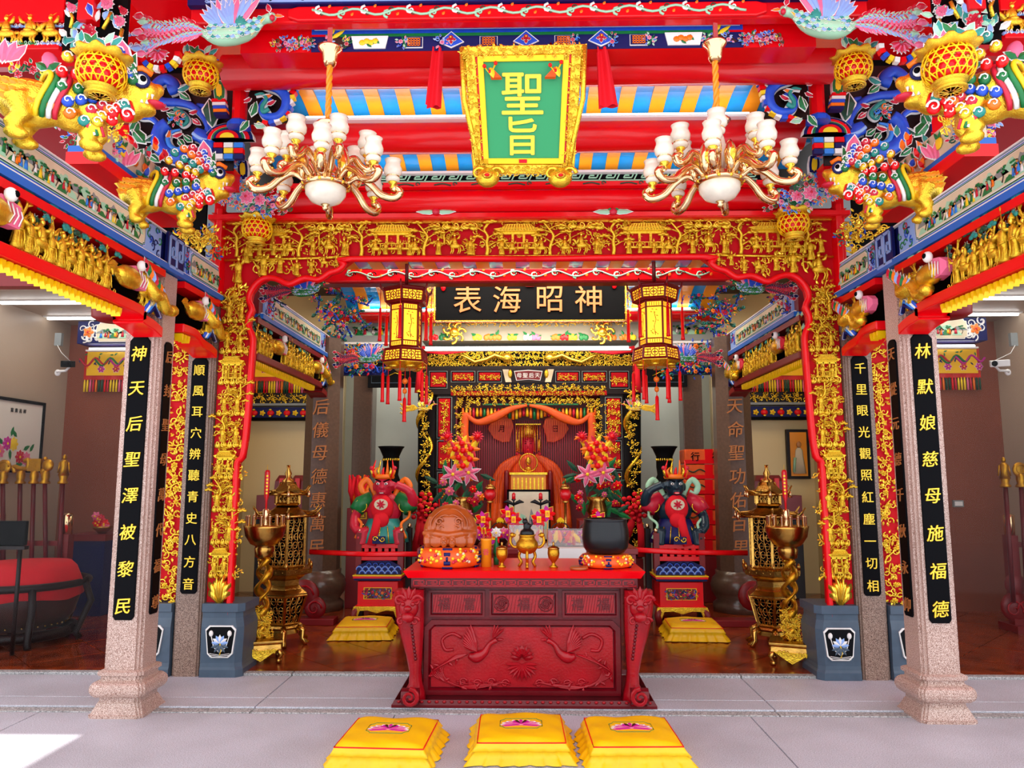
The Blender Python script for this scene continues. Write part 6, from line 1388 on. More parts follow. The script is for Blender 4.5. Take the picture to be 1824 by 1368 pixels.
for q in (-1, 1):
    c = Vector(((x0 + x1) / 2 + q * .33, YA + .108, (za + zb) / 2 + .07)); m = MB('rosewood_light')
    m.tube(spline([c + Vector((q * .05, 0, -.06)), c + Vector((0, -.01, -.07)), c + Vector((-q * .06, -.01, -.04)), c + Vector((-q * .1, -.01, .02)), c + Vector((-q * .15, -.01, .05))], 4), [.02, .025, .03, .036, .04, .04, .036, .032, .028, .024, .02, .018, .016, .016, .016, .018, .018], 8, .7); m.leaf(c.x - q * .15, c.z + .05, PI if q > 0 else 0, .05, .02, .01, c.y - .01)
    for k in range(4): m.leaf(c.x - q * .12, c.z + .06, PI / 2 + q * (-.9 + .25 * k) * -1, .11, .02, .012, c.y - .01)
    for k in range(8): m.leaf(c.x - q * .01, c.z - .03, (PI / 2 - q * (.25 + .13 * k)), .2 - .012 * k, .03, .014, c.y - .015)
    build('carved_phoenix', m, pf)
    m = MB('rosewood_light')
    for k in range(7): pts = spline([c + Vector((q * .06, 0, -.05)), c + Vector((q * (.16 + .012 * k), -.004 * k, -.07 - .008 * k)), c + Vector((q * (.24 + .01 * k), -.004, -.16 - .006 * k)), c + Vector((q * (.17 - .02 * k), -.004, -.26 - .004 * k)), c + Vector((q * (.02 - .04 * k), -.002, -.27 + .005 * k))], 5); m.tube(pts, .006, 5)
    for j in range(2, 20, 2):
        for sgn in (-1, 1): m.leaf(pts[j].x, pts[j].z, j * .4 * q + sgn, .05, .02, .01, c.y - .005)
    m.tube(spline([c + Vector((q * .1, 0, .06)), c + Vector((q * .17, 0, .09)), c + Vector((q * .24, 0, .05)), c + Vector((q * .22, 0, -.02)), c + Vector((q * .16, 0, -.02))], 4), .012, 6); build('carved_tail', m, pf)
    m = MB('rosewood_light')
    for k in range(4): m.spiral((x0 + x1) / 2 + q * (.12 + k * .10), za + .075 + .008 * (k % 2), .03, 0, 1.3, .009, YA + .108); m.tube([((x0 + x1) / 2 + q * (.08 + k * .1), YA + .108, za + .07), ((x0 + x1) / 2 + q * (.17 + k * .1), YA + .108, za + .09)], .006, 5)
    build('carved_cloud', m, pf)
m = MB('rosewood_light'); cx = (x0 + x1) / 2; cz = (za + zb) / 2 + .0
for k in range(9): m.leaf(cx, cz - .0, PI * k / 8, .085, .05, .025, YA + .108)
for k in range(7): m.leaf(cx, cz + .01, PI * (k + .5) / 7, .055, .04, .035, YA + .10)
for k in range(11): m.leaf(cx, cz - .05, PI + PI * k / 10, .12, .03, .02, YA + .108)
build('carved_lotus', m, pf)
for q in (-1, 1):   # cabriole legs with lion heads
    sx = -1 if q < 0 else 1; X = lambda px, py: A(px, py).x
    prof = [(753, 703, 1050), (753, 702, 1075), (753, 705, 1100), (752, 712, 1130), (750, 722, 1165), (748, 728, 1195), (750, 727, 1215), (754, 718, 1232), (757, 708, 1250)]
    m = MB('rosewood_light'); rings = []
    for a, b, y_ in prof:
        i_, o_ = abs(X(a, y_)), abs(X(b, y_)); i_ -= .0; z = A(0, y_).z; dd = (o_ - i_) * .35
        ii, oo = (xc - (i_ - .0) + 0, 0) if 0 else (0, 0)
        xi = A(a, y_).x if q < 0 else A(1865 - a + 2, y_).x; xo_ = A(b, y_).x if q < 0 else A(1865 - b + 2, y_).x
        rings.append([(xi, YA + .1, z), (xi, YA + .02, z), (xi + (xo_ - xi) * .3, YA - .02, z), (xi + (xo_ - xi) * .75, YA - .02, z), (xo_, YA + .03, z), (xo_, YA + .14, z)])
    m.loft(rings, smooth=True); lg = build('leg', m, tb)
    m = MB('rosewood_light'); c = A(728 if q < 0 else 1139, 1082, .05); m.ell(c, (.07, .05, .08), 12, 8); m.ell(c + Vector((0, -.03, -.06)), (.05, .05, .04)); m.ell(c + Vector((0, -.05, -.0)), (.03, .03, .022))
    for w_ in (-1, 1): m.ell(c + Vector((w_ * .035, -.045, .03)), .016); m.spiral(c.x + w_ * .06, c.z + .05, .04, 0, 1.3, .014, c.y - .03); m.spiral(c.x + w_ * .05, c.z - .09, .03, 0, 1.3, .012, c.y - .03)
    for k in range(7): m.leaf(c.x, c.z + .03, PI * (.1 + .13 * k), .12, .035, .02, c.y - .02)
    build('lion_head', m, lg)
    m = MB('rosewood')
    for k in range(10): p = A(733 + k * .8 if q < 0 else 1134 - k * .8, 1115 + k * 6.5, .02); m.ell(p, (.012, .012, .014), 6, 4)
    build('beaded_ridge', m, lg)
    m = MB('rosewood'); c = A(731 if q < 0 else 1139, 1240, .04); m.prismx([(c.y + .05 * math.cos(a), c.z + .055 * math.sin(a)) for a in [i * PI / 8 for i in range(16)]], c.x - .06, c.x + .06); m.mat('rosewood_light'); m.spiral(c.x, c.z, .06, PI / 2, 1.6, .018, c.y - .05, 18, q); build('scroll_foot', m, lg, bevel=.008)
a, b = A(703, 1262).x, A(1165, 1262).x
m = MB('rosewood'); m.loft([[(a - e, YA - e, z), (b + e, YA - e, z), (b + e, YB + e, z), (a - e, YB + e, z)] for e, z in ((.02, .012), (.02, .03), (.0, .06), (-.02, A(0, 1250).z))], smooth=False); bs = build('base_rail', m, tb)
m = MB('rosewood_light')
for k in range(34): m.ell((a + .03 + k * (b - a - .06) / 33, YA - .012, .05), (.015, .008, .01), 6, 4)
o = build('bead_row', m, bs); o['kind'] = 'stuff'
# ---- things on the table
def T(px, Y): return W(px, 1000, Y).x
def brocade_cushion(label, x, y, R, h, z=TZ):
    t = thing('brocade_cushion', label, 'cushion', (x, y, z), 'brocade cushions'); m = MB('orange_silk')
    m.lathe([(R * .75, 0), (R * .95, h * .12), (R, h * .4), (R * .97, h * .7), (R * .85, h * .95), (R * .6, h), (.01, h * .96)], 32, (x, y, z)); build('cushion', m, t)
    m = MB('navy')
    for a in (-PI / 2, -PI / 2 + 1.25, -PI / 2 - 1.25):
        for v in range(5):
            f = v / 4; w_ = .28 * abs(f - .5) + .03 if abs(a + PI / 2) < .1 else .1 + .08 * (1 - f); q = R * (1.0 + .012 - .12 * (2 * f - .9) ** 2)
            m.tube([(x + q * math.cos(a + w_ * u), y + q * math.sin(a + w_ * u), z + h * (.1 + .8 * f)) for u in (-1, -.5, 0, .5, 1)], h * .11, 5, .2)
    build('purple_panel', m, t)
    m = MB('yellow')
    for k in range(64):
        a = -PI / 2 + ru(-1.15, 1.15)
        if abs(a + PI / 2) < .16: continue
        f = ru(.3, .95); q = R * (1.01 - .13 * (2 * f - .9) ** 2) + .002; m.mat(random.choice(('yellow', 'satin', 'crimson', 'rafter_orange', 'cream'))); m.ell((x + q * math.cos(a), y + q * math.sin(a), z + h * f), (R * .055, R * .03, R * .05), 5, 3)
    o = build('brocade_blossoms', m, t); o['kind'] = 'stuff'
    return t
yk = 5.72
x = T(802, yk); brocade_cushion('orange brocade cushion under the carved wooden fish on the altar table', x, yk, .24, .15)
t = thing('wooden_fish', 'glossy amber wooden fish drum with carved dragons, on the left cushion', 'drum', (x, yk, TZ + .14)); zb = TZ + .145
m = MB('tan_skin'); m.lathe([(.12, 0), (.185, .02), (.205, .08), (.20, .15), (.17, .22), (.12, .275), (.06, .305), (.005, .315)], 40, (x, yk, zb), sy=.8)
m.tube([(x - .19, yk - .06, zb + .1), (x - .1, yk - .155, zb + .105), (x, yk - .17, zb + .09), (x + .1, yk - .155, zb + .105), (x + .19, yk - .06, zb + .1)], .022, 8)
for q in (-1, 1): m.ell((x + q * .15, yk - .10, zb + .05), (.045, .045, .06)); m.ell((x + q * .09, yk - .145, zb + .05), (.055, .03, .05)); m.ell((x + q * .03, yk - .165, zb + .045), (.028, .03, .045))
build('body', m, t, remesh=.006, smooth_it=1)
m = MB('tan_skin')
for q in (-1, 1):
    m.tube(spline([(x + q * .10, yk - .14, zb + .13), (x + q * .095, yk - .14, zb + .2), (x + q * .04, yk - .125, zb + .235), (x, yk - .125, zb + .23)], 4), .008, 6); m.spiral(x + q * .07, zb + .19, .028, 0, 1.4, .009, yk - .145); m.spiral(x + q * .055, zb + .145, .02, 0, 1.4, .007, yk - .155)
    for k in range(3): m.tube(spline([(x + q * (.13 + .02 * k), yk - .12 + .03 * k, zb + .12), (x + q * (.13 + .015 * k), yk - .11 + .03 * k, zb + .2), (x + q * .06, yk - .09 + .04 * k, zb + .27 + .01 * k), (x, yk - .08 + .04 * k, zb + .28 + .01 * k)], 4), .006, 5)
    m.ell((x + q * .03, yk - .19, zb + .065), .014); m.spiral(x + q * .03, zb + .04, .018, 0, 1.2, .005, yk - .195)
build('carved_scrolls', m, t)
yk = 5.70; x = T(1079, yk); brocade_cushion('orange brocade cushion under the black singing bowl on the altar table', x, yk, .205, .095)
t = thing('singing_bowl', 'large black singing bowl on the right cushion of the altar table', 'bowl', (x, yk, TZ + .09)); zb = TZ + .098
m = MB('bowl_black'); m.lathe([(.10, 0), (.14, .01), (.168, .05), (.175, .11), (.172, .17), (.162, .225), (.160, .24), (.166, .25), (.158, .255), (.150, .24), (.155, .1), (.1, .02), (.005, .015)], 44, (x, yk, zb)); build('bowl', m, t)
for k, (px, Y_) in enumerate(((894, 5.62), (986, 5.62))):
    x = T(px, Y_); t = thing('lidded_cup', 'brass lidded cup on the altar table, %s of the tripod burner' % ('left' if k == 0 else 'right'), 'cup', (x, Y_, TZ), 'brass lidded cups')
    m = MB('bronze_gold'); m.lathe([(.03, 0), (.032, .008), (.014, .02), (.012, .035), (.022, .05), (.038, .07), (.044, .10), (.042, .13), (.038, .135)], 20, (x, Y_, TZ)); build('cup', m, t)
    m = MB('brass'); m.lathe([(.043, .135), (.044, .14), (.03, .152), (.01, .158), (.006, .17), (.01, .178), (.003, .186)], 20, (x, Y_, TZ)); build('lid', m, t)
Yb = 5.62; x = T(939, Yb); t = thing('incense_burner', 'brass tripod incense burner with dark lion lid, centre of the altar table', 'incense burner', (x, Yb, TZ))
m = MB('bronze_gold'); m.lathe([(.03, .10), (.06, .115), (.082, .15), (.08, .18), (.06, .205), (.055, .225), (.066, .235), (.06, .24)], 26, (x, Yb, TZ)); build('vessel', m, t)
for a in (-PI / 2, PI / 6, 5 * PI / 6): m = MB('bronze_gold'); ca, sa = math.cos(a), math.sin(a); m.tube(spline([(x + .05 * ca, Yb + .05 * sa, TZ + .13), (x + .07 * ca, Yb + .07 * sa, TZ + .08), (x + .05 * ca, Yb + .05 * sa, TZ + .04), (x + .07 * ca, Yb + .07 * sa, TZ + .004)], 4), .012, 7); build('leg', m, t)
for q in (-1, 1): m = MB('bronze_gold'); m.tube(spline([(x + q * .06, Yb, TZ + .15), (x + q * .10, Yb, TZ + .15), (x + q * .125, Yb, TZ + .19), (x + q * .11, Yb, TZ + .24), (x + q * .085, Yb, TZ + .23)], 4), .011, 7); m.ell((x + q * .11, Yb, TZ + .235), (.02, .02, .02)); build('dragon_handle', m, t)
m = MB('bowl_black'); m.lathe([(.055, .24), (.05, .265), (.03, .28)], 18, (x, Yb, TZ)); m.ell((x, Yb, TZ + .30), (.03, .03, .03)); m.ell((x - .015, Yb - .01, TZ + .335), (.022, .022, .022)); m.tube([(x + .02, Yb, TZ + .29), (x + .04, Yb, TZ + .32), (x + .03, Yb, TZ + .35)], .008, 5); m.lathe([(.006, .35), (.001, .375)], 5, (x - .03, Yb, TZ)); m.lathe([(.006, .35), (.001, .37)], 5, (x - .005, Yb, TZ)); build('lion_lid', m, t, remesh=.005)
x, Y_ = T(866, 5.68), 5.68; t = thing('incense_canister', 'bamboo coloured incense canister with red character, beside the wooden fish', 'canister', (x, Y_, TZ)); m = MB('rafter_orange'); m.lathe([(.04, 0), (.04, .19), (.043, .193), (.043, .205), (.036, .205), (.034, .19)], 20, (x, Y_, TZ)); build('tube', m, t); letter(t, '香', (x, Y_ - .041, TZ + .11), .05, 'crimson', bold=.01)
m = MB('crimson')
for k in range(9): a = k * .7; m.tube([(x + .02 * math.cos(a), Y_ + .02 * math.sin(a), TZ + .1), (x + .028 * math.cos(a), Y_ + .028 * math.sin(a), TZ + .26)], .002, 4)
build('incense_sticks', m, t)
x, Y_ = T(884, 5.8), 5.8; t = thing('bud_vase', 'small green bottle vase with a flower, behind the left brass cup', 'vase', (x, Y_, TZ)); m = MB('green'); m.lathe([(.02, .06), (.026, .1), (.018, .15), (.008, .18), (.01, .2)], 14, (x, Y_, TZ)); m.lathe([(.02, 0), (.022, .05), (.016, .062)], 12, (x, Y_, TZ)); build('bottle', m, t); m = MB('white'); m.flower(x, TZ + .24, .04, 'white', 'yellow', Y_, 8, 'pale_green'); build('bloom', m, t)
x, Y_ = T(1031, 5.5), 5.5; m = MB('tan_skin'); m.lathe([(.06, 0), (.068, .012), (.06, .024), (.03, .022), (.01, .024)], 24, (x, Y_, TZ)); tag(build('wooden_dish', m), 'small round wooden dish at the table edge below the black bowl', 'dish')
# ---- offering table behind
YO = 6.75; OZ = .97
t = thing('offering_table', 'dark red offering table behind the altar table, crowded with offerings', 'table', (0, YO + .5, .03))
m = MB('dark_red'); m.box(-.98, .98, YO, YO + 1.1, OZ - .05, OZ); build('table_top', m, t, bevel=.006)
for a in (-.92, .92):
    for b in (YO + .06, YO + 1.04): m = MB('dark_red'); m.box(a - .04, a + .04, b - .04, b + .04, .03, OZ - .05); build('leg', m, t)
m = MB('white'); m.box(-.08, .52, YO - .004, YO + .5, OZ, OZ + .004); m.box(-.08, .52, YO - .008, YO - .002, OZ - .12, OZ + .004); tag(build('white_cloth', m), 'white cloth on the offering table, seen right of the tripod burner', 'cloth')
def O(px, py, Y): return W(px, py, Y)
def flower_basket(label, px, Y_):
    x = O(px, 900, Y_).x; t = thing('flower_basket', label, 'basket', (x, Y_, OZ), 'pink flower baskets')
    m = MB('drum_wood'); m.lathe([(.05, 0), (.09, .06), (.095, .07)], 14, (x, Y_, OZ)); m.tube([(x + .10 * math.cos(a), Y_, OZ + .08 + .13 * math.sin(a)) for a in [i * PI / 12 for i in range(13)]], .007, 5); build('basket', m, t)
    for k in range(5): m = MB('pink'); m.flower(x + (k - 2) * .035, OZ + .10 + .02 * (k % 2), .05, 'pink' if k % 2 else 'magenta', 'yellow', Y_ - .07, 8, 'white', .02); build('bloom', m, t)
    for k in range(3): m = MB('yellow'); m.leaf(x + (k - 1) * .03, OZ + .2, PI / 2 + (k - 1) * .4, .06, .03, .02, Y_); build('yellow_tip', m, t)
for k, px in enumerate((842, 891, 998, 1048)): flower_basket('pink lotus basket, %s along the offering table' % ('leftmost', 'second from the left', 'third from the left', 'rightmost')[k], px, 7.1)
def ornament(label, px, py, Y_, ch, h=.2):
    p = O(px, py, Y_); t = thing('paper_ornament', label, 'ornament', (p.x, Y_, OZ), 'red paper ornaments')
    m = MB('rafter_orange'); m.box(p.x - .004, p.x + .004, Y_, Y_ + .008, OZ, p.z); build('stick', m, t)
    for k in range(7): a = k * .9; m = MB(('red', 'crimson', 'magenta')[k % 3]); m.leaf(p.x, p.z, a, .08, .05, .02, Y_ - .01, 'yellow' if k % 2 else None); build('petal', m, t)
    m = MB('gold_paint'); m.box(p.x - .02, p.x + .02, Y_ - .04, Y_ - .02, p.z - .03, p.z + .03); tg = build('gold_tag', m, t); letter(tg, ch, (p.x, Y_ - .042, p.z), .035, 'red', bold=.02)
for k, (px, py, ch) in enumerate(((861, 925, '國'), (862, 945, '泰'), (915, 925, '金'), (960, 925, '生'), (1067, 925, '財'), (826, 930, '安'), (880, 955, '福'), (1015, 960, '春'), (905, 915, '喜'), (975, 915, '吉'))):
    ornament('red paper flower with gold tag reading %s on the offering table' % ('country', 'peace', 'gold', 'life', 'wealth', 'calm', 'blessing', 'spring', 'joy', 'luck')[k], px, py, 7.0 + .04 * (k % 3), ch)
for k, (x0, x1, y0, fm) in enumerate(((906, 968, 934, 'crimson'), (976, 1040, 943, 'grey_paint'))):
    a = O(x0, y0, 6.9); b = O(x1, 990, 6.9); t = thing('acrylic_box', 'clear acrylic offering box with %s, behind the tripod burner' % ('red frame' if k == 0 else 'gold joss paper and fan'), 'box', ((a.x + b.x) / 2, 6.95, OZ), 'acrylic boxes')
    m = MB('acrylic'); m.box(a.x, b.x, 6.9, 7.02, OZ + .004, a.z); build('case', m, t); m = MB(fm); m.tube([(a.x, 6.9, OZ + .01), (b.x, 6.9, OZ + .01), (b.x, 6.9, a.z), (a.x, 6.9, a.z)], .006, 4, smooth=False, closed=True); build('rim', m, t)
    for j in range(7): m = MB(('crimson', 'yellow', 'orange', 'red', 'rafter_orange')[j % 5]); m.leaf(a.x + (b.x - a.x) * (j + .5) / 7, OZ + .03, ru(.8, 2.3), .13, .05, .02, 6.96); build('contents', m, t)
p = O(941, 935, 7.5); q = O(903, 872, 7.5); r_ = O(981, 935, 7.5)
t = thing('picture_frame', 'black framed picture of pale mountains standing before the goddess', 'frame', (p.x, 7.5, OZ)); m = MB('black'); zt2 = q.z
for a in ((q.x, r_.x, zt2 - .02, zt2), (q.x, r_.x, OZ, OZ + .02), (q.x, q.x + .02, OZ, zt2), (r_.x - .02, r_.x, OZ, zt2)): m.box(a[0], a[1], 7.5, 7.52, a[2], a[3])
build('frame', m, t); m = MB('cream'); m.box(q.x + .02, r_.x - .02, 7.508, 7.515, OZ + .02, zt2 - .02); pc = build('picture', m, t)
m = MB('grey_paint'); 
for k in range(4): xx = q.x + .06 + k * .1; m.mat(('grey_paint', 'pale_green')[k % 2]); m.prism([(xx - .06, OZ + .12), (xx + .06, OZ + .12), (xx + .02, OZ + .28 - .03 * k), (xx - .02, OZ + .32 - .05 * (k % 2))], 7.504, 7.508)
build('painted_hills', m, pc)
for k, px in enumerate((873, 1007)):
    p = O(px, 880, 7.45); t = thing('oil_lamp', 'red glass altar lamp with brass cap, %s of the framed picture' % ('left' if k == 0 else 'right'), 'lamp', (p.x, 7.45, OZ), 'altar lamps')
    m = MB('brass'); m.lathe([(.06, 0), (.05, .015), (.015, .03), (.012, p.z - OZ - .09), (.04, p.z - OZ - .07)], 14, (p.x, 7.45, OZ)); m.lathe([(.045, .045), (.06, .05), (.035, .085), (.01, .1), (.008, .14), (.002, .15)], 14, (p.x, 7.45, p.z)); build('stand', m, t); m = MB('candle_red'); m.lathe([(.02, -.07), (.055, -.03), (.06, .01), (.04, .045)], 16, (p.x, 7.45, p.z)); build('red_globe', m, t)
for k, px in enumerate((915, 963)):
    p = O(px, 893, 7.3); t = thing('crane_candlestick', 'dark candlestick with red candle before the framed picture, %s one' % ('left' if k == 0 else 'right'), 'candlestick', (p.x, 7.3, OZ), 'dark candlesticks')
    m = MB('bowl_black'); m.lathe([(.04, 0), (.03, .02), (.008, .04), (.007, p.z - OZ), (.025, p.z - OZ + .02)], 12, (p.x, 7.3, OZ))
    for w_ in (-1, 1): m.tube([(p.x, 7.3, p.z - .03), (p.x + w_ * .06, 7.3, p.z + .0), (p.x + w_ * .1, 7.3, p.z - .01)], [.012, .02, .004], 6)
    build('crane', m, t); m = MB('candle_red'); m.lathe([(.018, .02), (.018, .07), (.004, .085)], 10, (p.x, 7.3, p.z)); build('candle', m, t)
def bouquet(label, px, s):
    Y_ = 8.6; b = O(px, 925, Y_); t = thing('altar_bouquet', label, 'flowers', (b.x, Y_, b.z), 'altar bouquets')
    m = MB('dark_red'); m.box(b.x - .22, b.x + .22, Y_ - .15, Y_ + .25, .03, b.z); tag(build('flower_stand', m, bevel=.01), 'dark red stand under the tall bouquet, %s' % ('left' if s < 0 else 'right'), 'stand', 'flower stands')
    m = MB('brass'); m.lathe([(.08, .0), (.12, .1), (.09, .2), (.12, .25)], 16, (b.x, Y_, b.z)); build('vase', m, t)
    r = random.Random(int(px))
    for k in range(46):
        p = O(px + s * 4 + r.uniform(-42, 38), r.uniform(838, 925), Y_); m = MB(r.choice(('dark_green', 'green', 'dark_green'))); m.leaf(p.x, p.z, r.uniform(0, 6.28), .2, .06, .02, Y_ + .05); build('leaf', m, t)
    for k in range(16):
        p = O(px + r.uniform(-40, 36), r.uniform(850, 920), Y_ - .1); c = r.choice(('crimson', 'red', 'pink', 'crimson', 'orange')); m = MB(c); m.flower(p.x, p.z, r.uniform(.035, .06), c, 'yellow', p.y, 7, None, .03); build('bloom', m, t)
    for dx, dy in ((-18, 845), (10, 842)):
        p = O(px + dx, dy, Y_ - .15); m = MB('white')
        for k in range(6): m.mat('pink'); m.leaf(p.x, p.z, k * 1.05 + .3, .14, .05, .03, p.y, 'white')
        m.mat('yellow'); m.ell((p.x, p.y - .04, p.z), .02); build('lily', m, t)
    for dx, dy in ((0, 830), (-8, 815), (12, 818), (0, 803), (-14, 800), (14, 800), (-2, 790)):
        p = O(px + dx, dy, Y_ - .15); m = MB('orange')
        for k in range(6): m.mat(('orange', 'yellow', 'crimson')[k % 3]); m.leaf(p.x, p.z, k * 1.05, .11, .05, .02, p.y)
        m.mat('red'); m.ell((p.x, p.y - .03, p.z), .035); build('tinsel_flower', m, t)
    for dx in (-28, 26):
        a = O(px + dx * .35, 815, Y_ - .1); c = O(px + dx, 778, Y_ - .1); m = MB('yellow'); m.tube([a, (a + c) / 2, c], [.03, .04, .035], 8)
        for k in range(10): p = a.lerp(c, k / 9); m.mat('orange'); m.leaf(p.x - .03, p.z, 1 + k, .07, .03, .03, p.y - .03)
        build('tinsel_plume', m, t); m = MB('crimson')
        for k in range(12): m.leaf(c.x, c.z, k * .524, .075, .03, .02, c.y - .03)
        m.mat('red'); m.ell((c.x, c.y - .06, c.z), .03); build('pompom', m, t)
bouquet('tall bouquet of lilies, roses and tinsel plumes left of the goddess', 825, -1); bouquet('tall bouquet of lilies, roses and tinsel plumes right of the goddess', 1064, 1)
# ================================================================ KNEELING CUSHIONS
def lotus(m, s=1.0, y0=0):
    for k in range(9): a = PI * (.0 + k / 8); m.mat('white'); m.prismz([(0, y0), (.105 * s * math.cos(a - .16), y0 + .075 * s * math.sin(a - .16)), (.12 * s * math.cos(a), y0 + .085 * s * math.sin(a)), (.105 * s * math.cos(a + .16), y0 + .075 * s * math.sin(a + .16))], 0, .001)
    for k in range(9): a = PI * (.0 + k / 8); m.mat('magenta' if k % 2 else 'pink'); m.prismz([(0, y0), (.09 * s * math.cos(a - .13), y0 + .062 * s * math.sin(a - .13)), (.105 * s * math.cos(a), y0 + .073 * s * math.sin(a)), (.09 * s * math.cos(a + .13), y0 + .062 * s * math.sin(a + .13))], 0, .002)
    for k in range(5): a = PI * (.15 + k * .175); m.mat('drum_wood' if k % 2 else 'magenta'); m.prismz([(0, y0 + .01), (.05 * s * math.cos(a - .2), y0 + .01 + .06 * s * math.sin(a - .2)), (.06 * s * math.cos(a), y0 + .01 + .075 * s * math.sin(a)), (.05 * s * math.cos(a + .2), y0 + .01 + .06 * s * math.sin(a + .2))], 0, .003)
    for k in (-1, 1): m.mat('magenta'); m.prismz([(k * .02, y0), (k * .11 * s, y0 - .015), (k * .09 * s, y0 - .03), (0, y0 - .012)][::k], 0, .002)
def kneeler(label, x, y, z, hw, h, rz, group, seed):
    t = thing('kneeling_cushion', label, 'cushion', (0, 0, 0), group, world=False); r = random.Random(seed); ph = r.random() * 6
    def top(u, v):
        a, b = 2 * u - 1, 2 * v - 1; e = max(0, 1 - a ** 6) * max(0, 1 - b ** 6)
        return (a * hw, b * hw, h * .80 + h * .2 * e ** .5 + .02 * e * (1 - e) * math.sin(a * 5 + b * 7 + ph))
    m = MB('satin'); m.grid(top, 24, 24); build('cushion_top', m, t)
    m = MB('red'); m.tube([(a * hw * 1.005, b * hw * 1.005, h * .80) for a, b in [(-1 + 2 * i / 8, -1) for i in range(8)] + [(1, -1 + 2 * i / 8) for i in range(8)] + [(1 - 2 * i / 8, 1) for i in range(8)] + [(-1, 1 - 2 * i / 8) for i in range(8)]], .004, 5, closed=True); build('red_piping', m, t)
    def ring(k, z, amp, fr=1.0):
        out = []; n = 176
        for i in range(n):
            f = i / n * 4; sd = int(f); q = f - sd; a, b = ((-1 + 2 * q, -1), (1, -1 + 2 * q), (1 - 2 * q, 1), (-1, 1 - 2 * q))[sd]
            wv = amp * (math.sin(i * fr * .9 + ph) + .6 * math.sin(i * fr * .37 + 2 * ph) + .4 * math.sin(i * 1.9)); L = math.hypot(a, b); kk = k + wv
            out.append((a * hw * kk, b * hw * kk, z + wv * h * .25 * (z < .02)))
        return out
    m = MB('satin'); m.loft([ring(1.0, h * .80, 0), ring(1.04, h * .68, .006), ring(1.10, h * .52, .014), ring(1.06, h * .48, .010), ring(1.16, h * .25, .03), ring(1.24, .006, .045)], smooth=True, cap=False); build('ruffled_skirt', m, t)
    m = MB('green'); q = hw * .5; m.tube([(q * a, -.0 + q * b * .82, h * 1.003) for a, b in ((-1.0, -.5), (-.85, -.62), (-.75, -.85), (.75, -.85), (.85, -.62), (1, -.5), (1, .5), (.85, .62), (.75, .85), (-.75, .85), (-.85, .62), (-1, .5))], .0022, 4, closed=True); build('green_outline', m, t)
    m = MB('magenta'); m.at(0, -.02, h * 1.002, sc=hw / .24); lotus(m); build('lotus_embroidery', m, t)
    t.location = (x, y, z); t.rotation_euler = (0, 0, rz); return t
for k, (px, Y_, rz, lb) in enumerate(((-.815, 4.59, -.05, 'left'), (-.04, 4.69, .02, 'middle'), (.61, 4.64, .03, 'right'))):
    kneeler('yellow satin kneeling cushion with embroidered lotus before the altar, %s of three' % lb, px, Y_, .0, .25, .135, rz, 'front kneeling cushions', k)
for k, (px, rz, lb) in enumerate(((650, .06, 'left'), (1234, -.05, 'right'))):
    kneeler('ruffled yellow kneeling cushion on the tiles before the %s guardian statue' % lb, W(px, 1110, 7.72).x, 7.72, .031, .245, .15, rz, 'rear kneeling cushions', 8 + k)
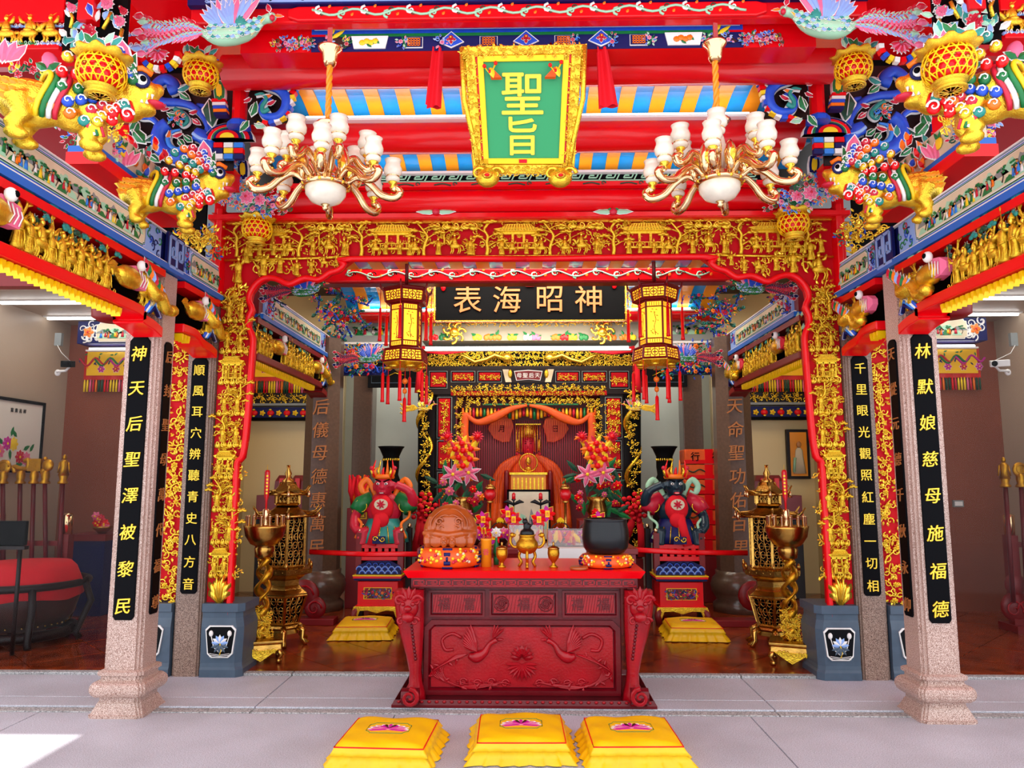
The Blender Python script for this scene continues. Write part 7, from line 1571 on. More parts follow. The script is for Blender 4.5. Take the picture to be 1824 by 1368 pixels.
# ================================================================ GUARDIAN THRONES
for s, (px0, px1) in ((-1, (628, 720)), (1, (1163, 1262))):
    sd = 'left' if s < 0 else 'right'; Y = 8.25; a = W(px0, 1000, Y).x; b = W(px1, 1000, Y).x; x = (a + b) / 2; hw = (b - a) / 2 - .02
    z = lambda q: W(900, q, Y).z
    t = thing('guardian_stand', 'red altar stand with blue wave scale panel under the %s guardian' % sd, 'stand', (x, Y + .3, .03), 'guardian stands')
    D = .55
    m = MB('red'); m.box(x - hw * .84, x + hw * .84, Y, Y + D, z(1080), z(1036)); cb = build('cabinet', m, t, bevel=.006)
    m = MB('gold_paint'); w2 = hw * .58; m.box(x - w2, x + w2, Y - .006, Y, z(1068), z(1047)); m.mat('dark_red'); m.box(x - w2 + .01, x + w2 - .01, Y - .01, Y, z(1067), z(1048)); build('panel_border', m, cb)
    for k in range(5): put(random.choice(CD), cb, (x - w2 + w2 * 2 * (k + .5) / 5, Y - .015, z(1058)), (.11, .05, .11), 0, k * 1.3)
    m = MB('red'); m.box(x - hw, x + hw, Y - .05, Y + D + .03, z(1030), z(1026)); m.mat('gold_paint'); m.box(x - hw - .005, x + hw + .005, Y - .055, Y + D + .03, z(1026), z(1024.4)); m.mat('navy'); m.box(x - hw * .97, x + hw * .97, Y - .03, Y + D, z(1034), z(1030)); build('moulding', m, t)
    m = MB('gold'); m.prism([(x - hw * .95, z(1080)), (x + hw * .95, z(1080)), (x + hw, z(1088)), (x + hw * .8, z(1100)), (x + hw * .7, z(1088)), (x + .1, z(1087)), (x, z(1092)), (x - .1, z(1087)), (x - hw * .7, z(1088)), (x - hw * .8, z(1100)), (x - hw, z(1088))], Y - .04, Y - .01); m.mat('red'); m.box(x - hw * .9, x + hw * .9, Y - .03, Y + D, z(1084), z(1079)); build('carved_apron', m, t)
    for q in (-1, 1):
        m = MB('dark_red'); m.tube([(x + q * hw * .85, Y, z(1084)), (x + q * hw * .95, Y - .03, z(1094)), (x + q * hw * .88, Y - .02, .035)], [.04, .035, .04], 8); build('foot', m, t)
    # wave-scale board
    m = MB('navy'); m.prism([(x - hw * .94, z(1024)), (x + hw * .94, z(1024)), (x + hw * .85, z(1008)), (x + hw * .45, z(1000)), (x - hw * .45, z(1000)), (x - hw * .85, z(1008))], Y + .02, Y + .06); wb_ = build('wave_board', m, t)
    for row, n in ((0, 6), (1, 7), (2, 4)):
        for k in range(n):
            cx = x + (k - (n - 1) / 2) * hw * .27; cz = z(1023 - row * 7.2); R = hw * .14
            m = MB('pale_blue'); m.at(cx, Y + .012 + row * .004, cz); m.prism([(R * math.cos(i * PI / 8), R * 1.1 * math.sin(i * PI / 8)) for i in range(9)], 0, .01); m.mat('blue'); m.prism([(R * .82 * math.cos(i * PI / 8), R * .9 * math.sin(i * PI / 8)) for i in range(9)], -.003, .01); m.mat('navy'); m.prism([(R * .6 * math.cos(i * PI / 8), R * .66 * math.sin(i * PI / 8)) for i in range(9)], -.006, .01); build('wave_scale', m, wb_)
    # railing
    m = MB('red'); m.box(x - hw * .9, x + hw * .9, Y + .06, Y + .11, z(1000), z(992)); m.box(x - hw * .9, x + hw * .9, Y + .06, Y + .11, z(978), z(970))
    rl = build('rail', m, t, bevel=.004)
    for k in range(7): m = MB('red'); cx = x + (k - 3) * hw * .28; m.box(cx - .022, cx + .022, Y + .065, Y + .105, z(993), z(977)); build('slat', m, rl)
    for q in (-1, 1): m = MB('dark_red'); cx = x + q * hw * .88; m.box(cx - .03, cx + .03, Y + .05, Y + .12, z(1022), z(950)); m.mat('rose_gold'); m.lathe([(.02, 0), (.024, .03), (.012, .05)], 10, (cx, Y + .085, z(950))); build('post', m, t)
    for q in (-1, 1): m = MB('dark_wood'); cx = x + q * hw * 1.03; m.box(cx - .03, cx + .03, Y + .35, Y + .45, .03, z(945)); m.mat('rose_gold'); m.lathe([(.02, 0), (.024, .03), (.012, .05)], 10, (cx, Y + .4, z(945))); build('rear_post', m, t)
    zt0 = z(969); m = MB('black'); m.box(x - hw * .78, x + hw * .78, Y + .12, Y + .5, z(1022), zt0); build('inner_box', m, t)
    for k in range(5):
        cx = x + (k - 2) * hw * .33
        for j, mt in enumerate(('white', 'red', 'yellow', 'white')): m = MB(mt); m.prism([(cx - .045 + j * .022, z(968)), (cx - .022 + j * .022, z(968) + s * .006), (cx - .022 + j * .022, z(957)), (cx - .045 + j * .022, z(957) - s * .006)], Y + .11, Y + .118); build('striped_tongue', m, t)
    # the guardian figure, seated
    nm = 'red faced guardian statue cupping its ear, flame crown, green robe' if s < 0 else 'dark blue faced guardian statue shading its eyes, flame crown, green ribbons'
    g = thing('guardian_statue', nm + '', 'statue', (x, Y + .28, zt0), 'guardian statues')
    skin = 'crimson' if s < 0 else 'dark_green'
    if s > 0 and 'dark_skin' not in MATS: mk('dark_skin', '#0a2c3c', .3)
    if s > 0: skin = 'dark_skin'
    B = zt0; yy = Y + .28; hz = B + .62; hx = x
    m = MB(skin); m.ell((hx, yy - .06, hz), (.105, .11, .13), 16, 12); m.ell((hx, yy - .16, hz - .015), (.026, .03, .03)); m.ell((hx, yy - .13, hz - .075), (.05, .05, .035))
    for q in (-1, 1): m.ell((hx + q * .045, yy - .14, hz + .025), (.03, .03, .022)); m.ell((hx + q * .05, yy - .14, hz + .055), (.035, .025, .012)); m.ell((hx + q * .11, yy - .04, hz - .01), (.02, .03, .05))
    m.tube([(hx, yy - .03, hz - .08), (hx, yy, hz - .2)], .07, 10); m.ell((hx, yy, B + .36), (.20, .14, .2), 14, 10); m.ell((hx, yy - .02, B + .12), (.2, .16, .14), 12, 8)
    up, dn = (1, -1) if s < 0 else (-1, 1)
    m.tube(spline([(hx + up * .17, yy, B + .46), (hx + up * .33, yy - .06, B + .42), (hx + up * .30, yy - .12, B + .56), (hx + up * .15, yy - .13, B + .64)], 5), [.07] * 5 + [.055] * 6 + [.045] * 5, 10)
    m.tube(spline([(hx + dn * .17, yy, B + .46), (hx + dn * .30, yy - .04, B + .32), (hx + dn * .30, yy - .14, B + .18), (hx + dn * .24, yy - .2, B + .12)], 5), [.07] * 5 + [.055] * 6 + [.045] * 5, 10)
    for q in (-1, 1): m.tube([(hx + q * .1, yy - .05, B + .12), (hx + q * .2, yy - .17, B + .10), (hx + q * .2, yy - .18, B - .02)], [.09, .075, .06], 8)
    for side_, hx2, hy, hz2 in ((up, hx + up * .14, yy - .15, B + .645), (dn, hx + dn * .235, yy - .21, B + .10)):
        for k in range(4): m.tube([(hx2 - side_ * .0, hy, hz2 + .008 * (k - 1.5)), (hx2 - side_ * (.045 + .004 * k), hy - .015, hz2 + .018 * (k - 1.5)), (hx2 - side_ * .07, hy - .005 + .005 * k, hz2 + .02 * (k - 1.5))], [.013, .011, .009], 6)
        m.tube([(hx2, hy, hz2 - .02), (hx2 + .01 * side_, hy - .03, hz2 - .05)], [.014, .01], 6)
    build('body', m, g, remesh=.011, smooth_it=1)
    m = MB('white')
    for q in (-1, 1): m.mat('white'); m.ell((hx + q * .045, yy - .168, hz + .026), (.02, .01, .014)); m.mat('black'); m.ell((hx + q * .045, yy - .177, hz + .026), (.008, .006, .009)); m.tube([(hx + q * .015, yy - .17, hz + .05), (hx + q * .08, yy - .15, hz + .075)], .008, 5)
    m.mat('red' if s > 0 else 'dark_red'); m.ell((hx, yy - .178, hz - .075), (.035, .01, .012)); m.mat('white'); m.box(hx - .02, hx + .02, yy - .19, yy - .182, hz - .078, hz - .072); build('face_details', m, g)
    m = MB('orange')
    m.lathe([(.11, .08), (.12, .10), (.11, .13)], 14, (hx, yy - .05, hz))
    for k in range(9): a = PI * (k / 8); m.mat(('orange', 'red', 'gold')[k % 3]); m.tube([(hx + .1 * math.cos(a), yy - .12, hz + .1), (hx + .13 * math.cos(a), yy - .13, hz + .17), (hx + .10 * math.cos(a) + .01, yy - .12, hz + .17 + .08 * (k % 2 + .5))], [.022, .016, .004], 6)
    for q in (-1, 1): m.mat('crimson'); m.ell((hx + q * .13, yy - .12, hz + .2), .025)
    build('flame_crown', m, g)
    for q in (-1, 1):
        m = MB('orange' if s < 0 else 'pale_green'); m.tube(spline([(hx + q * .10, yy + .02, hz - .14), (hx + q * .16, yy + .04, hz + .0), (hx + q * .22, yy + .04, hz + .07), (hx + q * .28, yy + .03, hz - .0), (hx + q * .24, yy + .02, hz - .08), (hx + q * .18, yy, hz - .06)], 5), [.03] * 10 + [.035] * 10 + [.02] * 6, 8, .5); m.tube(spline([(hx + q * .24, yy - .0, hz - .1), (hx + q * .3, yy - .08, B + .3), (hx + q * .22, yy - .16, B + .2), (hx + q * .28, yy - .18, B + .05)], 5), .016, 6, .6); build('ribbon', m, g)
        m = MB('green' if s < 0 else 'crimson'); m.tube([(hx + q * .14, yy, B + .48), (hx + q * .26, yy - .02, B + .42), (hx + q * .31, yy - .05, B + .34)], [.085, .095, .085], 10); m.mat('gold'); m.tube([(hx + q * .25 + .07 * math.cos(a), yy - .09, B + .40 + .07 * math.sin(a)) for a in [i * PI / 6 for i in range(12)]], .007, 4, closed=True); build('sleeve', m, g)
    m = MB('teal' if s < 0 else 'navy'); m.loft([[(hx + r_ * math.cos(a), yy - .03 + r_ * .8 * math.sin(a), zz) for a in [i * PI / 9 for i in range(18)]] for r_, zz in ((.17, B + .26), (.21, B + .18), (.27, B + .10), (.29, B + .0))], smooth=True)
    m.mat('gold')
    for k in range(7): a = -PI * (.15 + .117 * k); m.tube([(hx + .22 * math.cos(a), yy - .04 + .18 * math.sin(a), B + .18), (hx + .295 * math.cos(a), yy - .04 + .235 * math.sin(a), B + .01)], .006, 4)
    build('skirt', m, g)
    m = MB('red_cloth'); m.ell((hx, yy - .13, B + .38), (.13, .07, .15), 12, 8); m.ell((hx - .0, yy - .18, B + .25), (.09, .05, .09), 10, 7); m.tube([(hx + s * .02, yy - .2, B + .3), (hx + s * .05, yy - .24, B + .15), (hx + s * .09, yy - .25, B - .02)], [.05, .045, .05], 8, .4); build('red_sash', m, g)
    m = MB('cream'); m.at(hx, yy - .2, B + .42); m.prism([(.075 * math.cos(i * PI / 10), .06 * math.sin(i * PI / 10)) for i in range(20)], -.01, .01); m.mat('crimson')
    for k in range(7): m.leaf(0, 0, k * .9, .055, .022, .01, -.012)
    build('breast_medallion', m, g)
    m = MB('navy'); m.at(); m.box(hx - .07, hx + .07, yy - .285, yy - .27, B + .0, B + .08); m.mat('gold'); m.spiral(hx - .04, B + .05, .03, 0, 1.2, .008, yy - .29); m.spiral(hx + .04, B + .05, .03, PI, 1.2, .008, yy - .29); build('belt_panel', m, g)
    m = MB('matte_black'); cx = W(697 if s < 0 else 1183, 800, 9.2); m.lathe([(.14, 0), (.17, .3), (.15, cx.z - .5), (.09, cx.z - .34), (.10, cx.z - .25), (.10, cx.z - .12), (.14, cx.z - .03), (.165, cx.z), (.15, cx.z + .004)], 26, (cx.x, 9.2, .03)); m.mat('gold')
    for k in range(12): a = -PI * (k + .5) / 12; m.ell((cx.x + .1 * math.cos(a), 9.2 + .1 * math.sin(a), cx.z - .13), (.01, .01, .02), 5, 3)
    tag(build('tall_vase', m), 'tall black flared vase behind the %s guardian statue' % sd, 'vase', 'tall black vases')
    # barrier ribbon
    m = MB('red'); ya, yb2 = (W(551, 983, 7.3), W(752, 987, 6.9)) if s < 0 else (W(1122, 979, 6.9), W(1332, 985, 7.3)); m.tube([ya, (ya + yb2) / 2 + Vector((0, 0, -.012)), yb2], .024, 6, .12); tag(build('barrier_ribbon', m), 'red barrier ribbon stretched from the %s gilt censer across to the altar' % sd, 'ribbon', 'barrier ribbons')
# ================================================================ GILT CENSERS AND CANDLE BOWLS
def censer(label, x, y, group='pagoda censers'):
    t = thing('pagoda_censer', label, 'censer', (0, 0, 0), group, world=False); ph = PI / 6 + .35
    def hexl(m, prof): m.lathe(prof, 6, smooth=False, ph=ph)
    def V(r, k, z): a = ph + k * PI / 3; return Vector((r * math.cos(a), r * math.sin(a), z))
    def cage(r0, z0, r1, z1, nm, seed):
        m = MB('brass')
        for k in range(6):
            m.tube([V(r0, k, z0), V(r1, k, z1)], .016, 4, smooth=False); m.tube([V(r0, k, z0), V(r0, k + 1, z0)], .016, 4, smooth=False); m.tube([V(r1, k, z1), V(r1, k + 1, z1)], .016, 4, smooth=False)
        f = build(nm, m, t); r = random.Random(seed)
        m = MB('matte_black'); hexl(m, [(r0 * .9, z0), (r1 * .9, z1)]); build('dark_lining', m, f)
        for k in range(6):
            m = MB('brass')
            def at(u, v): a_ = V(r0, k, z0).lerp(V(r0, k + 1, z0), u); b_ = V(r1, k, z1).lerp(V(r1, k + 1, z1), u); return a_.lerp(b_, v)
            h = z1 - z0; n = max(2, int(h / .075))
            for j in range(n):
                for i in range(3):
                    c = (i + .5 + .2 * (j % 2)) / 3.4 + .03; cv = (j + .5) / n; m.tube([at(c + .12 * math.cos(q), cv + .42 / n * math.sin(q)) for q in [w * PI / 4 for w in range(8)]], .006, 4, closed=True)
                m.tube([at(.04, (j + .5) / n), at(.96, (j + .5) / n)], .005, 4)
            for i in range(2): m.tube([at((i + 1) / 3 + .08 * math.sin(w), w / 8) for w in range(9)], .007, 4)
            build('lattice', m, f)
    m = MB('brass'); hexl(m, [(.16, .0), (.15, .04), (.17, .06), (.155, .08), (.13, .09)]); 
    for k in range(6): m.tube([V(.15, k, .06), V(.21, k, .03), V(.20, k, -.05), V(.25, k, -.1)], [.03, .03, .025, .035], 6)
    build('footed_base', m, t)
    cage(.15, .10, .225, .38, 'lower_cage', 1)
    m = MB('brass'); hexl(m, [(.235, .38), (.235, .40), (.18, .44), (.15, .48), (.15, .53), (.19, .56), (.21, .58), (.28, .60), (.285, .65), (.22, .66)]); 
    for k in range(24): m.ell(V(.27, k // 4, .625).lerp(V(.27, k // 4 + 1, .625), (k % 4 + .5) / 4), (.014, .014, .02), 5, 4)
    for k in range(6): m.lathe([(.012, .65), (.018, .69), (.006, .72)], 6, tuple(V(.27, k, 0)))
    build('waist', m, t)
    cage(.19, .67, .19, 1.18, 'upper_cage', 2)
    def roof(r, z, h, nm):
        m = MB('brass'); rings = []
        for f in range(6):
            q = f / 5; rr = r * (1 - q) ** 1.0 + .07 * q; zz = z + h * q ** 1.5
            rings.append([v for k in range(6) for v in (V(rr * (1.1 if f == 0 else 1), k, zz + (.045 if f == 0 else .0)), V(rr, k, zz).lerp(V(rr, k + 1, zz), .5))])
        m.loft(rings)
        for k in range(6):
            m.tube([V(.07, k, z + h), V(r * .5, k, z + h * .35), V(r * 1.02, k, z + .02), V(r * 1.2, k, z + .09)], [.014, .014, .014, .008], 6); m.tube([V(r, k, z), V(r, k + 1, z)], .014, 5); m.mat('rose_gold'); m.lathe([(.018, -.07), (.012, -.03), (.003, 0)], 6, tuple(V(r * 1.12, k, z + .04))); m.mat('brass')
        build(nm, m, t)
    roof(.30, 1.18, .12, 'lower_roof'); cage(.12, 1.30, .12, 1.40, 'lantern_storey', 3); roof(.2, 1.40, .12, 'upper_roof')
    m = MB('brass'); m.lathe([(.05, 1.5), (.06, 1.54), (.02, 1.57), (.035, 1.61), (.015, 1.66), (.02, 1.70)], 12); build('finial', m, t)
    t.location = (x, y, .135); return t
c = W(508, 1000, 7.3); C1 = censer('tall brass pagoda censer with pierced sides, left of the altar', c.x, 7.3); C1.scale = (1, 1, .93)
c = W(1372, 1000, 7.3); copy_tree(C1, (c.x, 7.3, .135), .5, (1, 1, .93), 'tall brass pagoda censer with pierced sides, right of the altar')
def candle_bowl(label, x, y, rz):
    t = thing('candle_bowl', label, 'candle stand', (0, 0, 0), 'dragon candle stands', world=False)
    m = MB('brass'); m.loft([[(a * k, b * k * .9, z) for a, b in ((-1, -1), (1, -1), (1, 1), (-1, 1))] for k, z in ((.15, .10), (.17, .115), (.165, .16), (.18, .17), (.18, .19), (.12, .20))]); bb = build('base_box', m, t, bevel=.004)
    for a in (-1, 1):
        for b in (-1, 1): m = MB('brass'); m.tube([(a * .14, b * .12, .12), (a * .17, b * .15, .07), (a * .15, b * .13, .04), (a * .15, b * .13, .0)], [.03, .022, .016, .022], 8); m.ell((a * .15, b * .13, .02), .026); build('leg', m, t)
    m = MB('gold'); m.prism([(-.14, .12), (-.05, .06), (0, .03), (.05, .06), (.14, .12)], -.17, -.155)
    for k in range(6): m.spiral(-.1 + k * .04, .11, .02, k, 1.1, .006, -.175)
    build('carved_apron', m, bb)
    m = MB('bronze_gold'); n = 50
    m.tube([(.045 * math.cos(i * .3), .045 * math.sin(i * .3), .2 + .66 * i / n) for i in range(n + 1)], [.028 + .012 * math.sin(i * .5) for i in range(n + 1)], 8); m.tube([(.05 * math.cos(i * .3 + PI), .05 * math.sin(i * .3 + PI), .2 + .66 * i / n) for i in range(n + 1)], [.022 + .01 * math.sin(i * .4) for i in range(n + 1)], 8)
    build('dragon_stem', m, t)
    for k in range(22): put(GS[k % 5], t, (.05 * math.cos(k * 2), -.05 + .03 * math.sin(k), .2 + .011 * k), .10, 0, k, 'carved_wave')
    m = MB('brass'); m.lathe([(.04, .86), (.075, .88), (.085, .95), (.075, .97), (.12, .99), (.165, 1.06), (.178, 1.13), (.182, 1.15), (.17, 1.15), (.1, 1.12), (.01, 1.12)], 28); bw = build('bowl', m, t)
    for k in range(14): a = k * 2 * PI / 14; m = MB('rose_gold'); m.lathe([(.012, 0), (.014, .005), (.013, .09), (.016, .095), (.012, .095), (.01, .03)], 10, (.155 * math.cos(a), .155 * math.sin(a), 1.14)); build('candle_cup', m, bw)
    m = MB('rose_gold'); m.lathe([(.03, 0), (.025, .03), (.018, .05), (.026, .08), (.03, .15), (.02, .16)], 14, (0, 0, 1.13)); build('centre_socket', m, bw)
    m = MB('candle_red'); m.lathe([(.008, 0), (.01, .1), (.022, .14), (.024, .35), (.018, .37)], 12, (0, 0, 1.26)); cn = build('candle', m, t); m = MB('gold_paint')
    for k in range(6): m.box(-.008, .008, -.026, -.02, 1.42 + .03 * k, 1.435 + .03 * k)
    m.lathe([(.003, 0), (.001, .05)], 4, (0, 0, 1.63)); build('gold_print', m, cn)
    t.location = (x, y, .031); t.rotation_euler = (0, 0, rz); return t
c = W(470, 1000, 6.62); B1 = candle_bowl('brass dragon candle bowl with a tall red candle beside the left slate plinth', c.x, 6.62, .35)
c = W(1404, 1000, 6.62); copy_tree(B1, (c.x, 6.62, .031), -.35, None, 'brass dragon candle bowl with a tall red candle beside the right slate plinth')
# ================================================================ around the guardians
t = thing('red_cabinet', 'dark red cabinet with gilt panel behind the left guardian', 'cabinet', (-2.05, 9.3, .03)); a, b = W(618, 905, 9.2), W(662, 905, 9.2)
m = MB('dark_red'); m.box(a.x, b.x, 9.2, 9.6, .03, a.z); build('body', m, t, bevel=.006); m = MB('gold_paint'); p = W(640, 917, 9.19); m.box(p.x - .09, p.x + .09, 9.19, 9.2, p.z - .05, p.z + .05); m.mat('dark_red'); m.box(p.x - .08, p.x + .08, 9.185, 9.2, p.z - .04, p.z + .04); g_ = build('gilt_panel', m, t)
for k in range(3): put(GS[k], g_, (p.x - .05 + .05 * k, 9.18, p.z), .07, 0, k)
t = thing('tassel_bunch', 'bunch of red tassels standing on the cabinet left of the red faced guardian', 'tassels', W(638, 900, 9.3))
for k in range(26): p = W(ru(622, 658), ru(845, 862), 9.3 + ru(-.1, .1)); q = W(ru(626, 652), 902, 9.3); m = MB('red_cloth' if k % 3 else 'orange'); m.tube([(p.x, p.y, p.z), ((p.x + q.x) / 2, p.y - .05, (p.z + q.z) / 2), (q.x, q.y, q.z)], [.012, .03, .02], 6); build('tassel', m, t)
a, b = W(1220, 990, 9.7), W(1284, 990, 9.7); m = MB('dark_red'); m.box(a.x, b.x + .1, 9.7, 10.05, .03, a.z); tag(build('low_bench', m, bevel=.01), 'dark red bench under the stack of orange packs', 'bench')
for k in range(7):   # orange packs
    Yk = 9.7; y0 = 800 + k * 27; a, b = W(1220, y0 + 26, Yk), W(1284, y0, Yk)
    t = thing('offering_pack', 'orange pack in the stack right of the dark guardian, %s from the top' % ('first'  , 'second', 'third', 'fourth', 'fifth', 'sixth', 'seventh and lowest')[k], 'pack', ((a.x + b.x) / 2, Yk + .2, a.z), 'stack of orange packs')
    m = MB('orange_silk'); m.box(a.x, b.x + .1, Yk, Yk + .35, a.z + .004, b.z); build('pack', m, t, bevel=.02)
    m = MB('red'); m.box(a.x - .004, b.x + .1, Yk - .006, Yk, a.z, a.z + .05); xx = W(1262, y0, Yk).x; m.box(xx - .05, xx + .05, Yk - .01, Yk, a.z, b.z); build('red_band', m, t)
    if k == 0:
        for j, ch in enumerate('行福'): letter(t, ch, (W(1238 + j * 38, 820, Yk).x, Yk - .012, (a.z + b.z) / 2), .12, 'black', bold=.01)
    else:
        m = MB('dark_green'); m.tube(spline([W(1224, y0 + 10, Yk - .01), W(1235, y0 + 14, Yk - .01), W(1246, y0 + 9, Yk - .01), W(1256, y0 + 13, Yk - .01)], 4), .008, 4); build('dark_garland', m, t)
a, b = W(1409, 848, 10.45), W(1440, 770, 10.45); t = thing('goddess_picture', 'dark framed orange picture of a robed figure on the cream wall, right', 'picture', (b.x, 10.45, a.z)); m = MB('dark_wood'); m.box(a.x - .04, b.x, 10.44, 10.5, a.z - .04, b.z + .04); build('frame', m, t); m = MB('rafter_orange'); m.box(a.x, b.x - .04, 10.43, 10.44, a.z, b.z); pc = build('picture', m, t)
m = MB('cream'); p = W(1424, 815, 10.42); m.lathe([(.09, -.22), (.06, 0), (.05, .1), (.02, .14)], 8, (p.x, 10.425, p.z), sy=.05); m.mat('skin'); m.ell((p.x, 10.42, p.z + .18), (.035, .01, .045)); m.mat('pale_green'); m.tube([(p.x - .06, 10.42, p.z), (p.x - .08, 10.42, p.z - .2)], .02, 4, .3); build('painted_figure', m, pc)
for s in (-1, 1):
    for k in range(2):
        p = W(507 + 28 * k if s < 0 else 1378 - 24 * k, 865, 10.2); m = MB('dark_red'); m.loft([[(p.x + a * w_, 10.2 + b * w_, z_) for a, b in ((-1, -1), (1, -1), (1, 1), (-1, 1))] for w_, z_ in ((.11, p.z - .1), (.10, p.z + .06), (.06, p.z + .14))]); m.mat('red'); m.box(p.x - .03, p.x + .03, 10.06, 10.09, p.z - .1, p.z + .1)
        tag(build('red_box', m), 'tapered red box on the shelf by the cream wall, %s of the %s pair' % (('outer' if k == 0 else 'inner'), 'left' if s < 0 else 'right'), 'box', 'tapered red boxes')
    m = MB('dark_red'); a, b = W(455, 925, 10.0), W(560, 882, 10.0); m.box(*sorted((s * abs(a.x), s * abs(b.x))), 10.0, 10.4, a.z, b.z); m.mat('dark_wood'); m.box(*sorted((s * abs(a.x), s * abs(b.x))), 10.02, 10.4, .03, a.z); tag(build('side_altar', m, bevel=.006), 'low dark red side altar against the cream wall on the %s' % ('left' if s < 0 else 'right'), 'altar', 'side altars')
    m = MB('dark_wood'); x = s * 3.05
    t = thing('red_floor_screen', 'dark red carved floor stand behind the %s pagoda censer' % ('left' if s < 0 else 'right'), 'stand', (s * 2.75, 8.3, .03), 'red floor stands')
    c = W(540, 1060, 8.2); cx = s * abs(c.x); m = MB('dark_red'); m.box(cx - .7, cx + .35, 8.15, 8.35, .03, .10); build('base', m, t, bevel=.008); m = MB('dark_red')
    for q, r_ in ((0, .16), (-.14 * s * -1, .13), (.12, .12)): m.ell((cx + q, 8.25, .2 + .14 * (q == 0)), (r_, .04, r_), 14, 8); m.mat('rosewood_light'); m.spiral(cx + q, .2 + .14 * (q == 0), r_ * .7, 0, 1.4, .012, 8.2); m.mat('dark_red')
    build('scroll_crest', m, t)
# ================================================================ SIDE ROOMS
Yd = 7.35; x = W(38, 1080, Yd).x; zt3 = W(38, 1005, Yd).z
t = thing('temple_drum', 'big dark barrel drum under a red cloth in the left side room', 'drum', (x, Yd, .03))
m = MB('drum_wood'); m.lathe([(.36, .14), (.45, .25), (.50, .42), (.48, .58), (.42, zt3 - .06)], 32, (x, Yd, .03)); build('drum_barrel', m, t)
m = MB('dark_wood'); m.tube([(x + .56 * math.cos(a), Yd + .56 * math.sin(a), zt3 - .17) for a in [i * PI / 16 for i in range(32)]], .035, 8, closed=True); m.tube([(x + .46 * math.cos(a), Yd + .46 * math.sin(a), .13) for a in [i * PI / 16 for i in range(32)]], .05, 8, closed=True)
build('stand_ring', m, t)
for k in range(6): a = k * PI / 3 + .2; m = MB('dark_wood'); m.tube([(x + .56 * math.cos(a), Yd + .56 * math.sin(a), zt3 - .18), (x + .62 * math.cos(a), Yd + .62 * math.sin(a), .4), (x + .5 * math.cos(a), Yd + .5 * math.sin(a), .1), (x + .54 * math.cos(a), Yd + .54 * math.sin(a), .04)], .032, 8); build('stand_leg', m, t)
m = MB('red_cloth'); n = 48; m.loft([[(x + (r_ + w_ * math.sin(i * .9)) * math.cos(2 * PI * i / n), Yd + (r_ + w_ * math.sin(i * .9)) * math.sin(2 * PI * i / n), z_ + w_ * math.sin(i * .5)) for i in range(n)] for r_, z_, w_ in ((.52, zt3 - .30, .02), (.50, zt3 - .16, .012), (.45, zt3 - .03, .005), (.40, zt3 + .02, 0), (.1, zt3 + .03, 0))], smooth=True); build('red_cloth_cover', m, t)
m = MB('brass'); 
for k in range(40): a = k * PI / 20; m.ell((x + .41 * math.cos(a), Yd + .41 * math.sin(a), .21), .01, 5, 3)
o = build('studs', m, t); o['kind'] = 'stuff'
def rack(s, pxs, Y, label):
    t = thing('weapon_rack', label, 'rack', (W(pxs[len(pxs) // 2], 1000, Y).x, Y, .03), 'ceremonial weapon racks')
    xs = [W(p, 900, Y).x for p in pxs]; xa, xb = min(xs) - .02, max(xs) + .12
    for q in (xa, xb) if s < 0 else (xa, xb):
        m = MB('dark_red'); m.box(q - .05, q + .05, Y - .05, Y + .05, .03, 1.0); m.box(q - .07, q + .07, Y - .12, Y + .2, .03, .10); m.mat('rose_gold'); m.lathe([(.05, 1.0), (.055, 1.2), (.03, 1.22)], 12, (q, Y, 0)); build('post', m, t)
        m = MB('dark_red'); m.ell((q, Y - .02, .28), (.17, .05, .16), 12, 7); m.ell((q, Y - .02, .5), (.11, .05, .12), 12, 7); m.mat('rosewood_light'); m.spiral(q - .06, .26, .09, 0, 1.4, .012, Y - .075); m.spiral(q + .06, .26, .09, PI, 1.4, .012, Y - .075, k=-1); build('scroll_side', m, t)
    m = MB('dark_red'); m.box(xa, xb, Y - .03, Y + .03, .88, .93); m.box(xa, xb, Y - .03, Y + .03, .28, .33); build('cross_bar', m, t)
    return t
rack(-1, (5, 34, 57, 82, 103), 7.95, 'dark red rack holding gilt topped staffs in the left side room')
rack(1, (1798, 1822, 1850), 8.0, 'dark red rack holding gilt topped staffs in the right side room')
kinds = ('round fan', 'curled hook', 'square tablet', 'gourd', 'figure', 'figure', 'round fan', 'square tablet')
